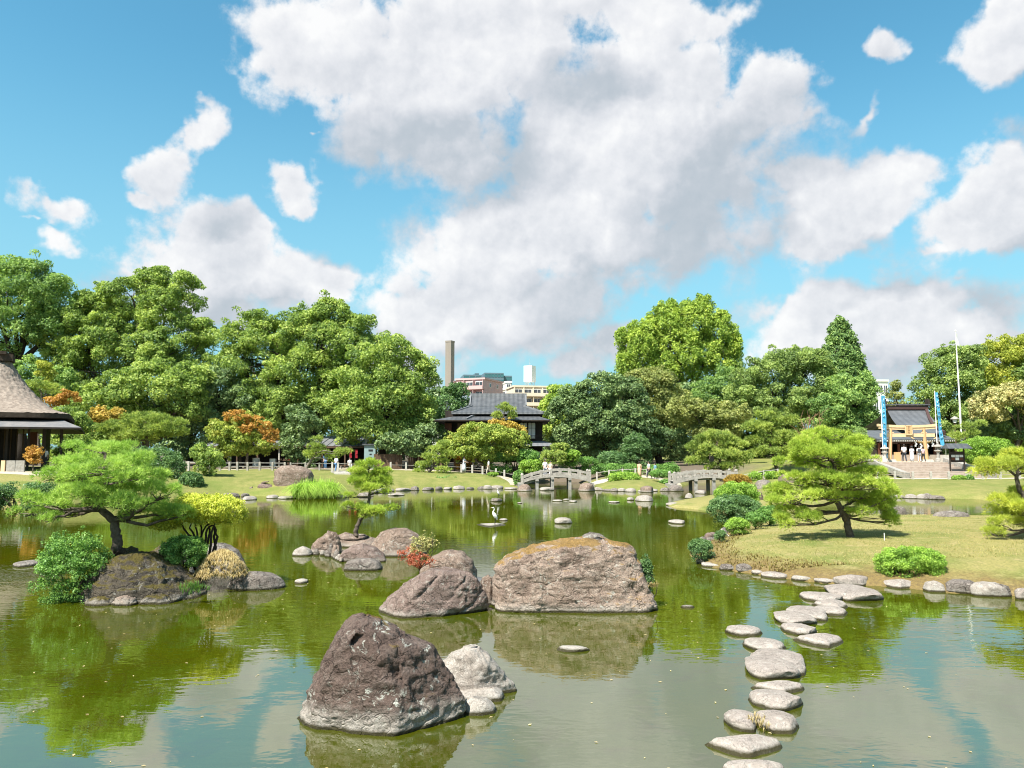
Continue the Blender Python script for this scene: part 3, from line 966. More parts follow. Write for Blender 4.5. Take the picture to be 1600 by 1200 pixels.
def stone(name, label, x0, x1, y0, y1, h, mat, kind, group=None, rotz=0.0, category='stone', z=0.0, wide=1.12):
    """A stone filling a picture box: y1 the row of its front foot, y0 the row of its back edge; h its height in metres."""
    tall = h > 0.38 * (x1 - x0) * mpp(gp((x0 + x1) / 2, y1, z).y)
    key = (mat, kind + (10 if tall else 0))
    if key not in STONES:
        STONES[key] = stone_mesh(100 + kind, 0.95 if tall else 0.55, 4 if mat == 'stone_step' else 3)
        STONES[key].materials.append(M[mat])
    f = gp((x0 + x1) / 2, y1, z)
    bk = gp((x0 + x1) / 2, y0, z + h)
    hw = (x1 - x0) / 2 * mpp(f.y)
    hd = (bk.y - f.y) / 2
    hd = max(min(hd * wide, hw * 1.4), hw * 0.45)
    hw *= 1.03
    o = link(name, STONES[key], loc=(f.x * (f.y + hd) / f.y, f.y + hd, z - h * 0.35))
    o.scale = (hw, hd, h * 1.35)
    o.rotation_euler = (0, 0, rotz)
    tag(o, label, category, group)
    return o


STEPS = [
    (1096, 1224, 1150, 1186, .13, 0, 0, 'long oval stepping stone at the near end of the line'),
    (1131, 1186, 1112, 1146, .15, 2, 0, 'left half of the split rounded stepping stones with dry grass between'),
    (1183, 1250, 1112, 1150, .16, 1, 0, 'right half of the split rounded stepping stones with dry grass between'),
    (1170, 1260, 1078, 1113, .15, 3, 0, 'pear shaped stepping stone just beyond the split stones'),
    (1170, 1258, 1064, 1087, .12, 0, 0, 'thin whitish bar shaped stepping stone in the bend of the line'),
    (1160, 1250, 1030, 1066, .17, 4, 0, 'dark grey domed stepping stone, left of a pair'),
    (1172, 1266, 1016, 1056, .15, 2, 0, 'dark grey domed stepping stone, right of a pair'),
    (1164, 1230, 999, 1022, .12, 1, 0, 'low stepping stone with a yellow edge behind the dark pair'),
    (1238, 1320, 991, 1014, .13, 0, 0, 'long whitish stepping stone on the right side of the bend'),
    (1221, 1279, 974, 994, .12, 3, 0, 'oval stepping stone next behind the long whitish one'),
    (1207, 1275, 958, 979, .13, 4, 0, 'flat stepping stone reaching out to the left of the line'),
    (1229, 1297, 949, 971, .13, 2, 0, 'brown grey flat stepping stone in the middle of the far half'),
    (1275, 1325, 947, 964, .11, 1, 0, 'small stepping stone tucked right of the far half'),
    (1269, 1326, 936, 956, .14, 0, 0, 'rounded stepping stone below the large landing slab'),
    (1250, 1322, 925, 943, .13, 3, 0, 'wide stepping stone left of the large landing slab'),
    (1289, 1376, 906, 942, .20, 4, 0, 'large domed landing slab where the stepping stones meet the lawn'),
    (1300, 1362, 898, 916, .24, 2, 0, 'grey slab on the bank just behind the landing slab'),
    (1130, 1232, 1194, 1216, .12, 1, 0, 'stepping stone cut by the bottom edge of the view'),
]
for (x0, x1, y0, y1, h, k, rz, lab) in STEPS:
    stone('stepping_stone', lab, x0, x1, y0, y1, h, 'stone_step', k, 'stepping stones across the pond', rz, 'stepping stone', 0.0, 1.8)
stone('stepping_stone', 'lone oval stone in the water left of the stepping line', 1135, 1193, 973, 996, .13, 'stone_step', 1, None, 0, 'stepping stone')
# lone stones in the pond
LONE = [(870, 926, 1005, 1020, .07, 'stone_pale', 3, 'flat white stone in open water in front of the biggest boulder'),
        (460, 482, 902, 913, .10, 'stone_pale', 1, 'small white egg shaped stone right of the flat blue grey rock'),
        (22, 66, 873, 887, .12, 'rock_grey', 2, 'flat speckled stone alone at the left edge of the pond'),
        (741, 790, 815, 824, .07, 'stone_pale', 0, 'flat pale slab on which the standing egret rests'),
        (780, 794, 808, 814, .10, 'stone_pale', 1, 'little round stone behind the slab of the standing egret'),
        (865, 894, 804, 819, .26, 'stone_pale', 4, 'domed pale stone behind the biggest boulder'),
        (1044, 1072, 809, 819, .16, 'stone_pale', 2, 'flat pale stone in open water left of the lawn'),
        (766, 787, 774, 784, .22, 'rock_grey', 3, 'round stone carrying the farther small egret'),
        (863, 880, 780, 784, .12, 'stone_pale', 1, 'left of three low stones before the left bridge'),
        (878, 890, 778, 782, .10, 'stone_pale', 0, 'middle of three low stones before the left bridge'),
        (888, 902, 780, 785, .12, 'stone_pale', 2, 'right of three low stones before the left bridge'),
        (950, 970, 781, 786, .10, 'stone_pale', 3, 'long low stone left of the pale dome stone'),
        (979, 991, 776, 782, .20, 'stone_pale', 4, 'small stone close left of the pale dome stone'),
        (993, 1022, 772, 784, .42, 'stone_pale', 1, 'pale dome stone in the far water between the bridges'),
        (807, 816, 783, 787, .08, 'stone_pale', 0, 'tiny stone in front of the left end of the left bridge'),
        (1040, 1064, 784, 791, .20, 'stone_pale', 2, 'white stone at the grassy tip of the lawn'),
        (1062, 1072, 788, 793, .12, 'stone_pale', 3, 'white pebble beside the grassy tip of the lawn'),
        (1070, 1084, 770, 779, .40, 'stone_pale', 1, 'pale rock below the right bridge pillar'),
        (1086, 1104, 765, 772, .30, 'stone_pale', 2, 'white rock behind the grassy tip under the right bridge'),
        (842, 866, 760, 767, .30, 'stone_pale', 4, 'low pale rock between the pillars of the left bridge'),
        (375, 400, 773, 782, .28, 'stone_pale', 0, 'white flat stone in the water below the pointed rock'),
        (416, 436, 771, 779, .25, 'stone_pale', 1, 'white stone in the water below the round brown rock'),
        (434, 470, 773, 780, .18, 'stone_pale', 3, 'long white stone in the water below the leaning boulder'),
        (520, 545, 771, 778, .30, 'stone_pale', 2, 'pale stone right of the reeds'),
        (555, 583, 769, 776, .30, 'rock_grey', 0, 'grey stone in the shallows behind the small pine'),
        (606, 632, 770, 775, .15, 'stone_pale', 4, 'flat pale stone right of the small pine on the far shore'),
        (1064, 1086, 944, 951, .05, 'stone_pale', 1, 'nearly sunken white stone right of the biggest boulder'),
        ]
for (x0, x1, y0, y1, h, mt, k, lab) in LONE:
    stone('pond_stone', lab, x0, x1, y0, y1, h, mt, k)
# rocks on land to the right and beside the bridges
for (x0, x1, y0, y1, h, mt, k, z, lab) in [
        (1457, 1520, 797, 813, .45, 'rock_grey', 1, 0.1, 'broad pale rock in the channel behind the right lawn'),
        (1388, 1420, 790, 808, .55, 'rock_grey', 3, 0.1, 'craggy grey rock in the channel right of the pine'),
        (1216, 1244, 735, 754, .75, 'rock_slant', 2, 0.9, 'reddish brown rock on the lawn left of the right pine top'),
        (1180, 1206, 747, 757, .35, 'rock_grey', 0, 0.9, 'flat buff rock on the lawn by the clipped hedge'),
        (1173, 1192, 766, 776, .40, 'rock_slant', 4, 0.6, 'purple grey rock on the slope behind the round bush'),
        (808, 832, 754, 768, .62, 'rock_tan', 1, 0.0, 'tan boulder at the left foot of the left bridge'),
        (903, 932, 751, 768, .75, 'rock_tan', 3, 0.0, 'tan boulder at the right foot of the left bridge'),
        (1000, 1022, 757, 768, .45, 'rock_tan', 2, 0.1, 'pinkish rock at the water edge between the two bridges'),
        (1044, 1068, 754, 768, .55, 'rock_grey', 4, 0.0, 'grey rock at the left foot of the right bridge'),
        (1140, 1153, 821, 830, .30, 'rock_slant', 0, 0.05, 'brown shore rock between the small clipped bushes')]:
    stone('shore_rock', lab, x0, x1, y0, y1, h, mt, k, None, 0, 'rock', z)


# stones set along the shores
ORD = ['first', 'second', 'third', 'fourth', 'fifth', 'sixth', 'seventh', 'eighth', 'ninth', 'tenth', 'eleventh', 'twelfth', 'thirteenth', 'fourteenth', 'fifteenth', 'sixteenth', 'seventeenth', 'eighteenth', 'nineteenth', 'twentieth', 'next to last', 'last']


def edging(poly, w0, w1, h0, h1, label, group, seed, mats, setin=0.0, jit=0.35):
    rs = random.Random(seed)
    Q = [Vector(q) for q in poly]
    segs = [(a, b_, (b_ - a).length) for a, b_ in zip(Q, Q[1:])]
    tot = sum(s[2] for s in segs)
    t = 0.0
    out = []
    while t < tot:
        w = rs.uniform(w0, w1)
        u = t + w / 2
        for a, b_, ln in segs:
            if u <= ln:
                break
            u -= ln
        p = a.lerp(b_, min(1, u / ln))
        dirv = (b_ - a).normalized()
        nrm = Vector((-dirv.y, dirv.x))
        p = p + nrm * rs.uniform(-jit, jit) * w
        mt = rs.choice(mats)
        k = rs.randrange(5)
        if (mt, k) not in STONES:
            STONES[(mt, k)] = stone_mesh(100 + k)
            STONES[(mt, k)].materials.append(M[mt])
        h = rs.uniform(h0, h1)
        o = link('edging_stone', STONES[(mt, k)], loc=(p.x, p.y, -h * 0.35), rotz=math.atan2(dirv.y, dirv.x) + rs.uniform(-.3, .3))
        o.scale = (w / 2 * 1.05, w / 2 * rs.uniform(.55, .9), h * 1.35)
        tag(o, label, 'stone', group)
        out.append(o)
        t += w * rs.uniform(0.85, 1.15)
    out.sort(key=lambda q: q.location.x)
    for k, q in enumerate(out):
        q['label'] = (ORD[k] if k < len(out) - 1 or k == 0 else 'rightmost') + (' from left of the ' if k < len(out) - 1 or k == 0 else ' of the ') + label
    return out


def px_line(*q):
    return [gp(a, b_, 0.0).xy for a, b_ in q]


edging(px_line((1090, 876), (1104, 884), (1140, 890), (1182, 897), (1236, 905), (1288, 911)), .35, .85, .10, .24, 'pale stones edging the right lawn', 'stones edging the right lawn', 1, ['stone_pale', 'rock_grey', 'stone_step'])
edging(px_line((1370, 917), (1420, 921), (1480, 926), (1540, 931), (1640, 938)), .40, .95, .18, .32, 'buff stones around the clipped lawn bush', 'stones edging the lawn by the clipped bush', 2, ['stone_step', 'rock_grey', 'stone_pale'])
edging(px_line((1086, 863), (1100, 851), (1128, 839), (1150, 828)), .4, .8, .15, .3, 'brown stones under the small bushes', 'stones under the small bushes', 3, ['rock_slant', 'rock_grey'])
edging(px_line((575, 770), (620, 767.5), (700, 764.8), (760, 764), (812, 764)), .7, 1.7, .18, .40, 'pale stones along the far lawn shore', 'stones along the far shore', 4, ['stone_pale', 'rock_grey'])
edging(px_line((926, 766), (960, 768), (1000, 768.4), (1048, 767)), .7, 1.6, .15, .35, 'pale shore stones between the two bridges', 'stones of the islet shore', 5, ['stone_pale', 'rock_grey'])
edging(px_line((1300, 780), (1390, 778), (1440, 779.5), (1478, 780.5)), .6, 1.3, .2, .42, 'buff stones edging the shrine channel', 'stones edging the channel', 6, ['stone_pale', 'rock_grey'])
edging(px_line((310, 778.5), (345, 777), (385, 776)), .6, 1.4, .2, .4, 'small stones on the shaded left shore', 'stones of the far left shore', 7, ['rock_grey', 'stone_pale'])
edging(px_line((488, 868), (510, 868), (525, 872), (530, 878)), .18, .34, .10, .28, 'little cobbles on the rocky islet', 'cobbles of the rocky islet', 8, ['rock_grey', 'stone_pale', 'rock_tan'])
edging(px_line((513, 864), (522, 868), (530, 873)), .18, .34, .25, .42, 'higher heaped cobbles on the rocky islet', 'upper cobbles of the rocky islet', 9, ['rock_grey', 'rock_tan'])


# ---------------------------------------------------------------- leaves, crowns, pines
def basis(N, rs):
    R = rs.normal(size=N.shape)
    T = unit(np.cross(N, R))
    return T, np.cross(N, T)


def leaf_cloud(C, O, R, leaf, cover, rs, flat=0.8, quad=False, outw=0.7, upw=0.35, ragged=0.25, inner=0.12):
    """Leaf faces round clump centres C, turned outwards along O: vertices, faces, tint, clump."""
    n = np.maximum(3, (cover * 4 * PI * R ** 2 * 0.55 / (leaf ** 2 * (0.50 if quad else 0.42)))).astype(int)
    idx = np.repeat(np.arange(len(C)), n)
    m = len(idx)
    up = np.array([0, 0, 1.0])
    d = unit(rs.normal(size=(m, 3)) + outw * O[idx] + upw * up)
    r = R[idx] * (1 - ragged * rs.uniform(0, 1, m) ** 1.5 * 1.6)
    ins = rs.uniform(size=m) < inner
    r[ins] *= rs.uniform(0.1, 0.7, ins.sum())
    ax = unit(rs.normal(size=C.shape) * np.array([1, 1, 0.45]))          # no clump is a ball: each is drawn out along an axis of its own
    st = rs.uniform(0.0, 0.65, len(C))
    q_ = d * r[:, None] * np.array([1, 1, flat])
    q_ = q_ + ax[idx] * ((q_ * ax[idx]).sum(1) * st[idx])[:, None]
    p = C[idx] + q_
    nn = unit(0.6 * d + 0.30 * up + 0.60 * rs.normal(size=(m, 3)))
    T, B = basis(nn, rs)
    L = leaf * rs.uniform(0.7, 1.35, m)
    w = L * rs.uniform(0.42, 0.62, m)
    if quad:
        fold = nn * (0.14 * L)[:, None]
        V = np.stack([p + T * (L / 2)[:, None], p + B * (w / 2)[:, None] + fold, p - T * (L / 2)[:, None], p - B * (w / 2)[:, None] + fold], 1)
        k = 4
    else:
        V = np.stack([p + T * (L * .6)[:, None], p - T * (L * .45)[:, None] + B * (w * .8)[:, None], p - T * (L * .45)[:, None] - B * (w * .8)[:, None]], 1)
        k = 3
    F = np.arange(m * k).reshape(m, k)
    return V.reshape(-1, 3), F, rs.uniform(size=m), rs.uniform(size=len(C))[idx]


def join(parts):
    V, F, t, c, o = [], {}, [], [], 0
    ks = []
    for v, f, a, b2 in parts:
        V.append(v)
        F.setdefault(f.shape[1], []).append((f + o, a, b2))
        o += len(v)
    Fs, T, Cc = [], [], []
    for k in F:
        Fs.append(np.concatenate([q[0] for q in F[k]]))
        T.append(np.concatenate([q[1] for q in F[k]]))
        Cc.append(np.concatenate([q[2] for q in F[k]]))
    return np.concatenate(V), Fs, np.concatenate(T), np.concatenate(Cc)


def crown_mesh(name, parts, origin):
    V, Fs, t, c = join(parts)
    return make_mesh(name, V - np.array(origin), Fs, {'tint': t, 'clump': c})


def px_blobs(blobs, d, thick=0.85):
    """(picture x, y, half width, half height[, metres nearer(-)/farther(+)[, thickness]]) -> centre and three radii in metres."""
    out = []
    for q in blobs:
        dd = q[4] if len(q) > 4 else 0.0
        tk = q[5] if len(q) > 5 else thick
        c = pt(q[0], q[1], d + dd)
        s = mpp(d + dd)
        out.append((np.array(c), np.array([q[2] * s, max(q[2], q[3]) * s * tk, q[3] * s])))
    return out


def shell(blobs, r_c, rs, density=1.0, back=0.55, low=0.5, jitter=0.12):
    """Clump centres on the outside of a heap of ellipsoids."""
    C, O = [], []
    for i, (c, r) in enumerate(blobs):
        area = 4 * PI * ((r[0] * r[1]) ** 1.6 / 3 + (r[0] * r[2]) ** 1.6 / 3 + (r[1] * r[2]) ** 1.6 / 3) ** (1 / 1.6)
        n = max(5, int(density * area / (PI * r_c ** 2 * 0.75)))
        d = unit(rs.normal(size=(n, 3)))
        keep = rs.uniform(size=n) < np.where(d[:, 1] > 0.2, back, 1.0) * np.where(d[:, 2] < -0.35, low, 1.0)
        d = d[keep]
        rr = r * (1 - min(0.5, 0.6 * r_c / r.min()))
        p = c + d * rr * (1 + jitter * rs.normal(size=(len(d), 1)))
        ok = np.ones(len(p), bool)
        for j, (c2, r2) in enumerate(blobs):
            if j != i:
                ok &= (((p - c2) / (r2 * 0.78)) ** 2).sum(1) > 1
        C.append(p[ok])
        O.append(unit(d[ok] / r))
    return np.concatenate(C), np.concatenate(O)


def limb(a, b, bend, rs, n=6):
    a, b = np.array(a, float), np.array(b, float)
    t = np.linspace(0, 1, n)[:, None]
    off = rs.normal(size=3) * bend * np.linalg.norm(b - a)
    return a + (b - a) * t + off * np.sin(t * PI) + rs.normal(size=(n, 3)) * bend * 0.18 * np.linalg.norm(b - a) * np.sin(t * PI)


def tree(name, label, category, blobs, d, base, mat, seed, leaf=0.25, clump=1.25, cover=0.75, trunk_w=0.5, bark='bark', density=1.0, thick=0.85, group=None, flat=0.8, quad=False, back=0.28, low=0.45, inner=0.12, fork=0.45, limbs=8, ragged=0.25, extra=None, upw=0.35, trunk_pts=None):
    """A broadleaved tree: tapered trunk with limbs, crown of leaf clumps. base: picture point of its foot (its height is taken from the land)."""
    rs = np.random.RandomState(seed)
    bl = px_blobs(blobs, d, thick)
    bx = pt(base, 700, d).x if not isinstance(base, tuple) else pt(base[0], 700, base[1]).x
    by = d if not isinstance(base, tuple) else base[1]
    org = np.array([bx, by, ground(bx, by)])
    t = thing(name, label, category, org, 0, group)
    clump *= 0.85
    C, O = shell(bl, clump, rs, density * 1.5, back, low)
    hole = perlin(C * (0.42 / clump) + seed) > -0.34             # gaps where limbs and sky show
    C, O = C[hole], O[hole]
    sp = rs.uniform(size=len(C)) < 0.30                          # sprigs that stand out of the crown
    CS, OS = C[sp] + O[sp] * clump * rs.uniform(0.5, 1.15, (sp.sum(), 1)) + rs.normal(size=(sp.sum(), 3)) * clump * 0.25, O[sp]
    CI, OI = [], []
    for c, r in bl:                      # leaves deeper in, so that the crown is no hollow shell
        k = max(4, int(0.30 * density * (r[0] * r[1] * r[2]) ** (2 / 3) * 4 / clump ** 2))
        q = unit(rs.normal(size=(k, 3)))
        CI.append(c + q * r * rs.uniform(0.25, 0.75, (k, 1)))
        OI.append(q)
    C, O = np.concatenate([C] + CI), np.concatenate([O] + OI)
    R = clump * rs.uniform(0.55, 1.3, len(C))
    C, O, R = np.concatenate([C, CS]), np.concatenate([O, OS]), np.concatenate([R, clump * rs.uniform(0.28, 0.6, len(CS))])
    parts = [leaf_cloud(C, O, R, leaf, cover, rs, flat, quad, ragged=ragged, inner=inner, upw=upw)]
    link('crown', crown_mesh('crown', parts, org), M[mat], t, kind='stuff')
    w = [q[1].prod() for q in bl]
    cen = sum(q[0] * k for q, k in zip(bl, w)) / sum(w)
    zlow = min(q[0][2] - q[1][2] for q in bl)
    ft = np.array([bx + (cen[0] - bx) * fork, by, max(org[2] + 1.0, org[2] + (cen[2] - org[2]) * fork)])
    V, Fq, o = [], [], 0
    mb = MB()
    tp = limb(org - np.array([0, 0, .3]), ft, 0.05, rs, 6)
    mb.tube(tp - org, np.linspace(trunk_w * 1.25, trunk_w * 0.75, 6) * np.array([1.25, 1, 1, 1, 1, 1]) / 2, 9)
    order = sorted(range(len(bl)), key=lambda i: -w[i])[:limbs]
    for i in order:
        e = bl[i][0] + np.array([0, 0, bl[i][1][2] * 0.25])
        lp = limb(ft, e, 0.10, rs, 7)
        rad0 = trunk_w * 0.32
        mb.tube(lp - org, np.linspace(rad0, rad0 * 0.22, 7), 6)
        near = [k for k in range(len(C)) if np.linalg.norm(C[k] - bl[i][0]) < bl[i][1].max() * 1.2]
        rs.shuffle(near)
        for k in near[:7]:
            q = lp[rs.randint(3, 6)]
            mb.tube(limb(q, C[k], 0.12, rs, 4) - org, np.linspace(rad0 * 0.28, rad0 * 0.06, 4), 4)
    mb.build('trunk', M[bark], t, smooth=True)
    return t


def needle_tufts(P, O, n, L, w, rs, spread=0.65, upw=0.6):
    """n needles from every point of P, along O and up."""
    idx = np.repeat(np.arange(len(P)), n)
    m = len(idx)
    d = unit(O[idx] * 0.6 + np.array([0, 0, upw]) + spread * rs.normal(size=(m, 3)))
    s, _ = basis(d, rs)
    ln = L * rs.uniform(0.65, 1.25, m)
    b = P[idx]
    V = np.stack([b - s * (w / 2), b + s * (w / 2), b + d * ln[:, None]], 1)
    return V.reshape(-1, 3), np.arange(m * 3).reshape(m, 3), rs.uniform(size=m) * 0.6 + 0.4 * rs.uniform(size=len(P))[idx], None


def pine(name, label, blobs, d, trunk, mat, seed, pad=0.30, tuft_gap=0.075, needles=9, L=0.11, w=0.012, trunk_w=0.20, group=None, thick=0.9, pads=1.0, flat=0.62, bark='bark', category='pine tree', z_foot=None, low_keep=0.35, twigs=True):
    """A pruned pine: bent trunk through picture points (x, y[, metres nearer/farther]), boughs carrying cushions of needle tufts."""
    rs = np.random.RandomState(seed)
    bl = px_blobs(blobs, d, thick)
    tp = [np.array(pt(q[0], q[1], d + (q[2] if len(q) > 2 else 0))) for q in trunk]
    org = tp[0].copy()
    t = thing(name, label, category, org, 0, group)
    PC, PR, PB = [], [], []
    for i, (c, r) in enumerate(bl):
        vol = r[0] * r[1] * r[2] * 4.19
        n = max(3, int(pads * 1.25 * vol / (pad ** 3 * flat * 4.19) ** 1.0 * 0.55 + 2))
        q = unit(rs.normal(size=(n, 3))) * rs.uniform(0.15, 1, (n, 1)) ** (1 / 2.2)
        q = q[(q[:, 2] > -0.25) | (rs.uniform(size=n) < low_keep)]
        PC.append(c + q * (r - np.array([pad, pad, pad * flat]) * 0.8).clip(0.02))
        PR.append(pad * rs.uniform(0.65, 1.3, len(q)))
        PB.append(np.full(len(q), i))
    PC, PR, PB = np.concatenate(PC), np.concatenate(PR), np.concatenate(PB)
    nt = np.maximum(6, (2 * PI * PR ** 2 * 0.75 / tuft_gap ** 2)).astype(int)
    idx = np.repeat(np.arange(len(PC)), nt)
    dd = unit(rs.normal(size=(len(idx), 3)) + np.array([0, 0, 0.75]))
    P = PC[idx] + dd * (PR[idx] * rs.uniform(0.55, 1.0, len(idx)))[:, None] * np.array([1, 1, flat])
    V, F, tint, _ = needle_tufts(P, dd, needles, L, w, rs)
    cl = np.repeat(rs.uniform(size=len(PC))[idx], needles)
    link('foliage', crown_mesh('foliage', [(V, F, tint, cl)], org), M[mat], t, kind='stuff')
    mb = MB()
    T = np.array(tp)
    # smooth the trunk line
    s = np.linspace(0, len(T) - 1, 4 * len(T))
    Ts = np.stack([np.interp(s, np.arange(len(T)), T[:, k]) for k in range(3)], 1)
    Ts[1:-1] = (Ts[:-2] + 2 * Ts[1:-1] + Ts[2:]) / 4
    Ts += rs.normal(size=Ts.shape) * trunk_w * 0.06
    rad0 = np.linspace(trunk_w, trunk_w * 0.28, len(Ts)) / 2
    rad0[0] *= 1.35
    mb.tube(Ts - org, rad0, 10)
    for i, (c, r) in enumerate(bl):
        k = np.argmin(np.linalg.norm(Ts[len(Ts) // 3:] - (c - np.array([0, 0, r[2]])), axis=1) + 0.4 * np.abs(Ts[len(Ts) // 3:, 2] - (c[2] - 0.6 * r[2]))) + len(Ts) // 3
        e = c - np.array([0, 0, 0.35 * r[2]])
        lp = limb(Ts[k], e, 0.09, rs, 7)
        r0 = min(trunk_w * 0.20, rad0[k] * 0.8)
        mb.tube(lp - org, np.linspace(r0, r0 * 0.35, 7), 6)
        if twigs:
            for j in np.nonzero(PB == i)[0]:
                q = lp[rs.randint(3, 7)]
                mb.tube(limb(q, PC[j] - np.array([0, 0, PR[j] * flat * 0.5]), 0.08, rs, 4) - org, np.linspace(r0 * 0.35, r0 * 0.12, 4), 4)
    mb.build('trunk', M[bark], t, smooth=True)
    return t


def bush(name, label, px0, px1, py0, py1, mat, seed, leaf=0.05, cover=1.5, d=None, clump=None, depth=0.9, category='shrub', group=None, nexp=2.4, ground_z=None, quad=True, ragged=0.3, twiggy=False, lumps=0.06, bark='bark_dark'):
    """A shrub filling a picture box; py1 is the row of its front foot."""
    rs = np.random.RandomState(seed)
    xm = (px0 + px1) / 2
    if d is None:
        g0 = on_ground(xm, py1)
        d = g0.y + (px1 - px0) / 2 * mpp(g0.y) * depth
    s = mpp(d)
    cover *= 0.72 if d < 45 else 0.58
    hw = (px1 - px0) / 2 * s
    zt, zb = pt(xm, py0, d).z, pt(xm, py1, d - hw * depth * 0.8).z
    if ground_z is not None:
        zb = ground_z
    x = pt(xm, 700, d).x
    org = np.array([x, d, zb])
    t = thing(name, label, category, org, 0, group)
    h = zt - zb
    cl = clump or max(0.10, hw * 0.16)
    area = 2 * PI * hw * (hw * depth + h)
    n = max(20, int(area / (PI * cl ** 2 * 0.7)))
    q = unit(rs.normal(size=(n, 3)) * np.array([1, 1, 1]))
    q[:, 2] = np.abs(q[:, 2]) * np.where(rs.uniform(size=n) < 0.25, -1, 1)
    e = np.sign(q) * np.abs(q) ** (2 / nexp)
    e = e / (np.abs(e) ** nexp).sum(1, keepdims=True) ** (1 / nexp)
    e *= 1 + lumps * rs.normal(size=(n, 1))
    C = np.array([x, d, zb + h * 0.45]) + e * (np.array([hw, hw * depth, h * 0.55]) - cl * 0.6)
    C[:, 2] = np.maximum(C[:, 2], zb + cl * 0.4)
    C2 = C[rs.uniform(size=n) < 0.35]
    C2 = np.array([x, d, zb + h * 0.42]) + (C2 - np.array([x, d, zb + h * 0.42])) * rs.uniform(0.4, 0.8, (len(C2), 1))
    O = unit(e)
    CC = np.concatenate([C, C2])
    OO = np.concatenate([O, unit(rs.normal(size=C2.shape))])
    R = cl * rs.uniform(0.7, 1.3, len(CC))
    link('foliage', crown_mesh('foliage', [leaf_cloud(CC, OO, R, leaf, cover, rs, 0.85, quad, ragged=ragged)], org), M[mat], t, kind='stuff')
    mb = MB()
    for k in range(7):
        a = rs.uniform(0, 2 * PI)
        e_ = np.array([math.cos(a) * hw * .65, math.sin(a) * hw * depth * .65, h * rs.uniform(.5, .8)])
        mb.tube(limb((math.cos(a) * hw * .08, math.sin(a) * hw * .08, -.1), e_, .12, rs, 6), np.linspace(max(.012, hw * .035), .006, 6), 5)
    mb.build('stem', M[bark], t, smooth=True)
    return t


M['camphor'] = leaf_mat('camphor', (0.034, 0.056, 0.016), (0.088, 0.122, 0.030), (0.170, 0.195, 0.052))
M['camphor_dark'] = leaf_mat('camphor_dark', (0.026, 0.048, 0.016), (0.062, 0.098, 0.028), (0.122, 0.158, 0.048), gain=2.4)
M['evergreen'] = leaf_mat('evergreen', (0.019, 0.033, 0.014), (0.042, 0.064, 0.023), (0.082, 0.106, 0.040), trans=0.25, spec=0.3, rough=0.45, gain=2.45)
M['olive'] = leaf_mat('olive', (0.044, 0.052, 0.016), (0.092, 0.105, 0.034), (0.155, 0.156, 0.055))
M['mixed_green'] = leaf_mat('mixed_green', (0.030, 0.046, 0.016), (0.068, 0.094, 0.028), (0.122, 0.146, 0.046), gain=2.45)
M['ginkgo'] = leaf_mat('ginkgo', (0.054, 0.088, 0.016), (0.118, 0.162, 0.028), (0.195, 0.228, 0.044), trans=0.35, gain=1.75)
M['conifer'] = leaf_mat('conifer', (0.022, 0.042, 0.016), (0.048, 0.078, 0.024), (0.088, 0.120, 0.036), trans=0.2, gain=2.4)
M['cedar_gold'] = leaf_mat('cedar_gold', (0.062, 0.076, 0.014), (0.118, 0.132, 0.022), (0.182, 0.182, 0.034))
M['flowering'] = leaf_mat('flowering', (0.085, 0.098, 0.034), (0.190, 0.180, 0.070), (0.300, 0.250, 0.115), trans=0.2, gain=1.5)
M['maple_orange'] = leaf_mat('maple_orange', (0.220, 0.110, 0.030), (0.320, 0.175, 0.044), (0.370, 0.245, 0.065), trans=0.4, gain=1.1)
M['maple_green'] = leaf_mat('maple_green', (0.056, 0.078, 0.016), (0.110, 0.138, 0.028), (0.185, 0.195, 0.044), trans=0.35, accent=(0.30, 0.24, 0.060), accent_amount=0.05, gain=1.9)
M['maple_gold'] = leaf_mat('maple_gold', (0.160, 0.125, 0.024), (0.260, 0.190, 0.038), (0.320, 0.220, 0.055), trans=0.3, gain=1.3)
M['pine_near'] = leaf_mat('pine_near', (0.075, 0.120, 0.024), (0.145, 0.210, 0.042), (0.215, 0.262, 0.072), trans=0.36, rough=0.5, gain=1.75)
M['pine_lime'] = leaf_mat('pine_lime', (0.085, 0.122, 0.018), (0.160, 0.205, 0.030), (0.235, 0.258, 0.056), trans=0.36, rough=0.5, gain=1.75)
M['pine_gold'] = leaf_mat('pine_gold', (0.100, 0.122, 0.020), (0.180, 0.200, 0.032), (0.262, 0.258, 0.052), trans=0.40, rough=0.5, gain=1.9)
M['pine_far'] = leaf_mat('pine_far', (0.042, 0.062, 0.016), (0.092, 0.118, 0.028), (0.165, 0.180, 0.048), trans=0.4, gain=2.3)
M['shrub_green'] = leaf_mat('shrub_green', (0.026, 0.056, 0.014), (0.056, 0.105, 0.026), (0.104, 0.165, 0.044), spec=0.3, rough=0.4, gain=2.2)
M['shrub_light'] = leaf_mat('shrub_light', (0.045, 0.080, 0.014), (0.092, 0.145, 0.024), (0.155, 0.212, 0.042), spec=0.3, rough=0.4, gain=2.1)
M['shrub_blue'] = leaf_mat('shrub_blue', (0.020, 0.042, 0.016), (0.045, 0.080, 0.030), (0.085, 0.130, 0.050), spec=0.3, rough=0.4, gain=2.1)
M['shrub_yellow'] = leaf_mat('shrub_yellow', (0.110, 0.140, 0.020), (0.230, 0.240, 0.036), (0.320, 0.330, 0.070), trans=0.4, gain=1.6)
M['shrub_rust'] = leaf_mat('shrub_rust', (0.110, 0.080, 0.016), (0.175, 0.112, 0.022), (0.225, 0.155, 0.034), gain=1.4)
M['coral'] = leaf_mat('coral', (0.280, 0.062, 0.036), (0.380, 0.105, 0.060), (0.420, 0.230, 0.150), trans=0.4, gain=0.92)
M['straw'] = leaf_mat('straw', (0.200, 0.150, 0.072), (0.290, 0.228, 0.112), (0.370, 0.305, 0.165), trans=0.2, gain=1.2)
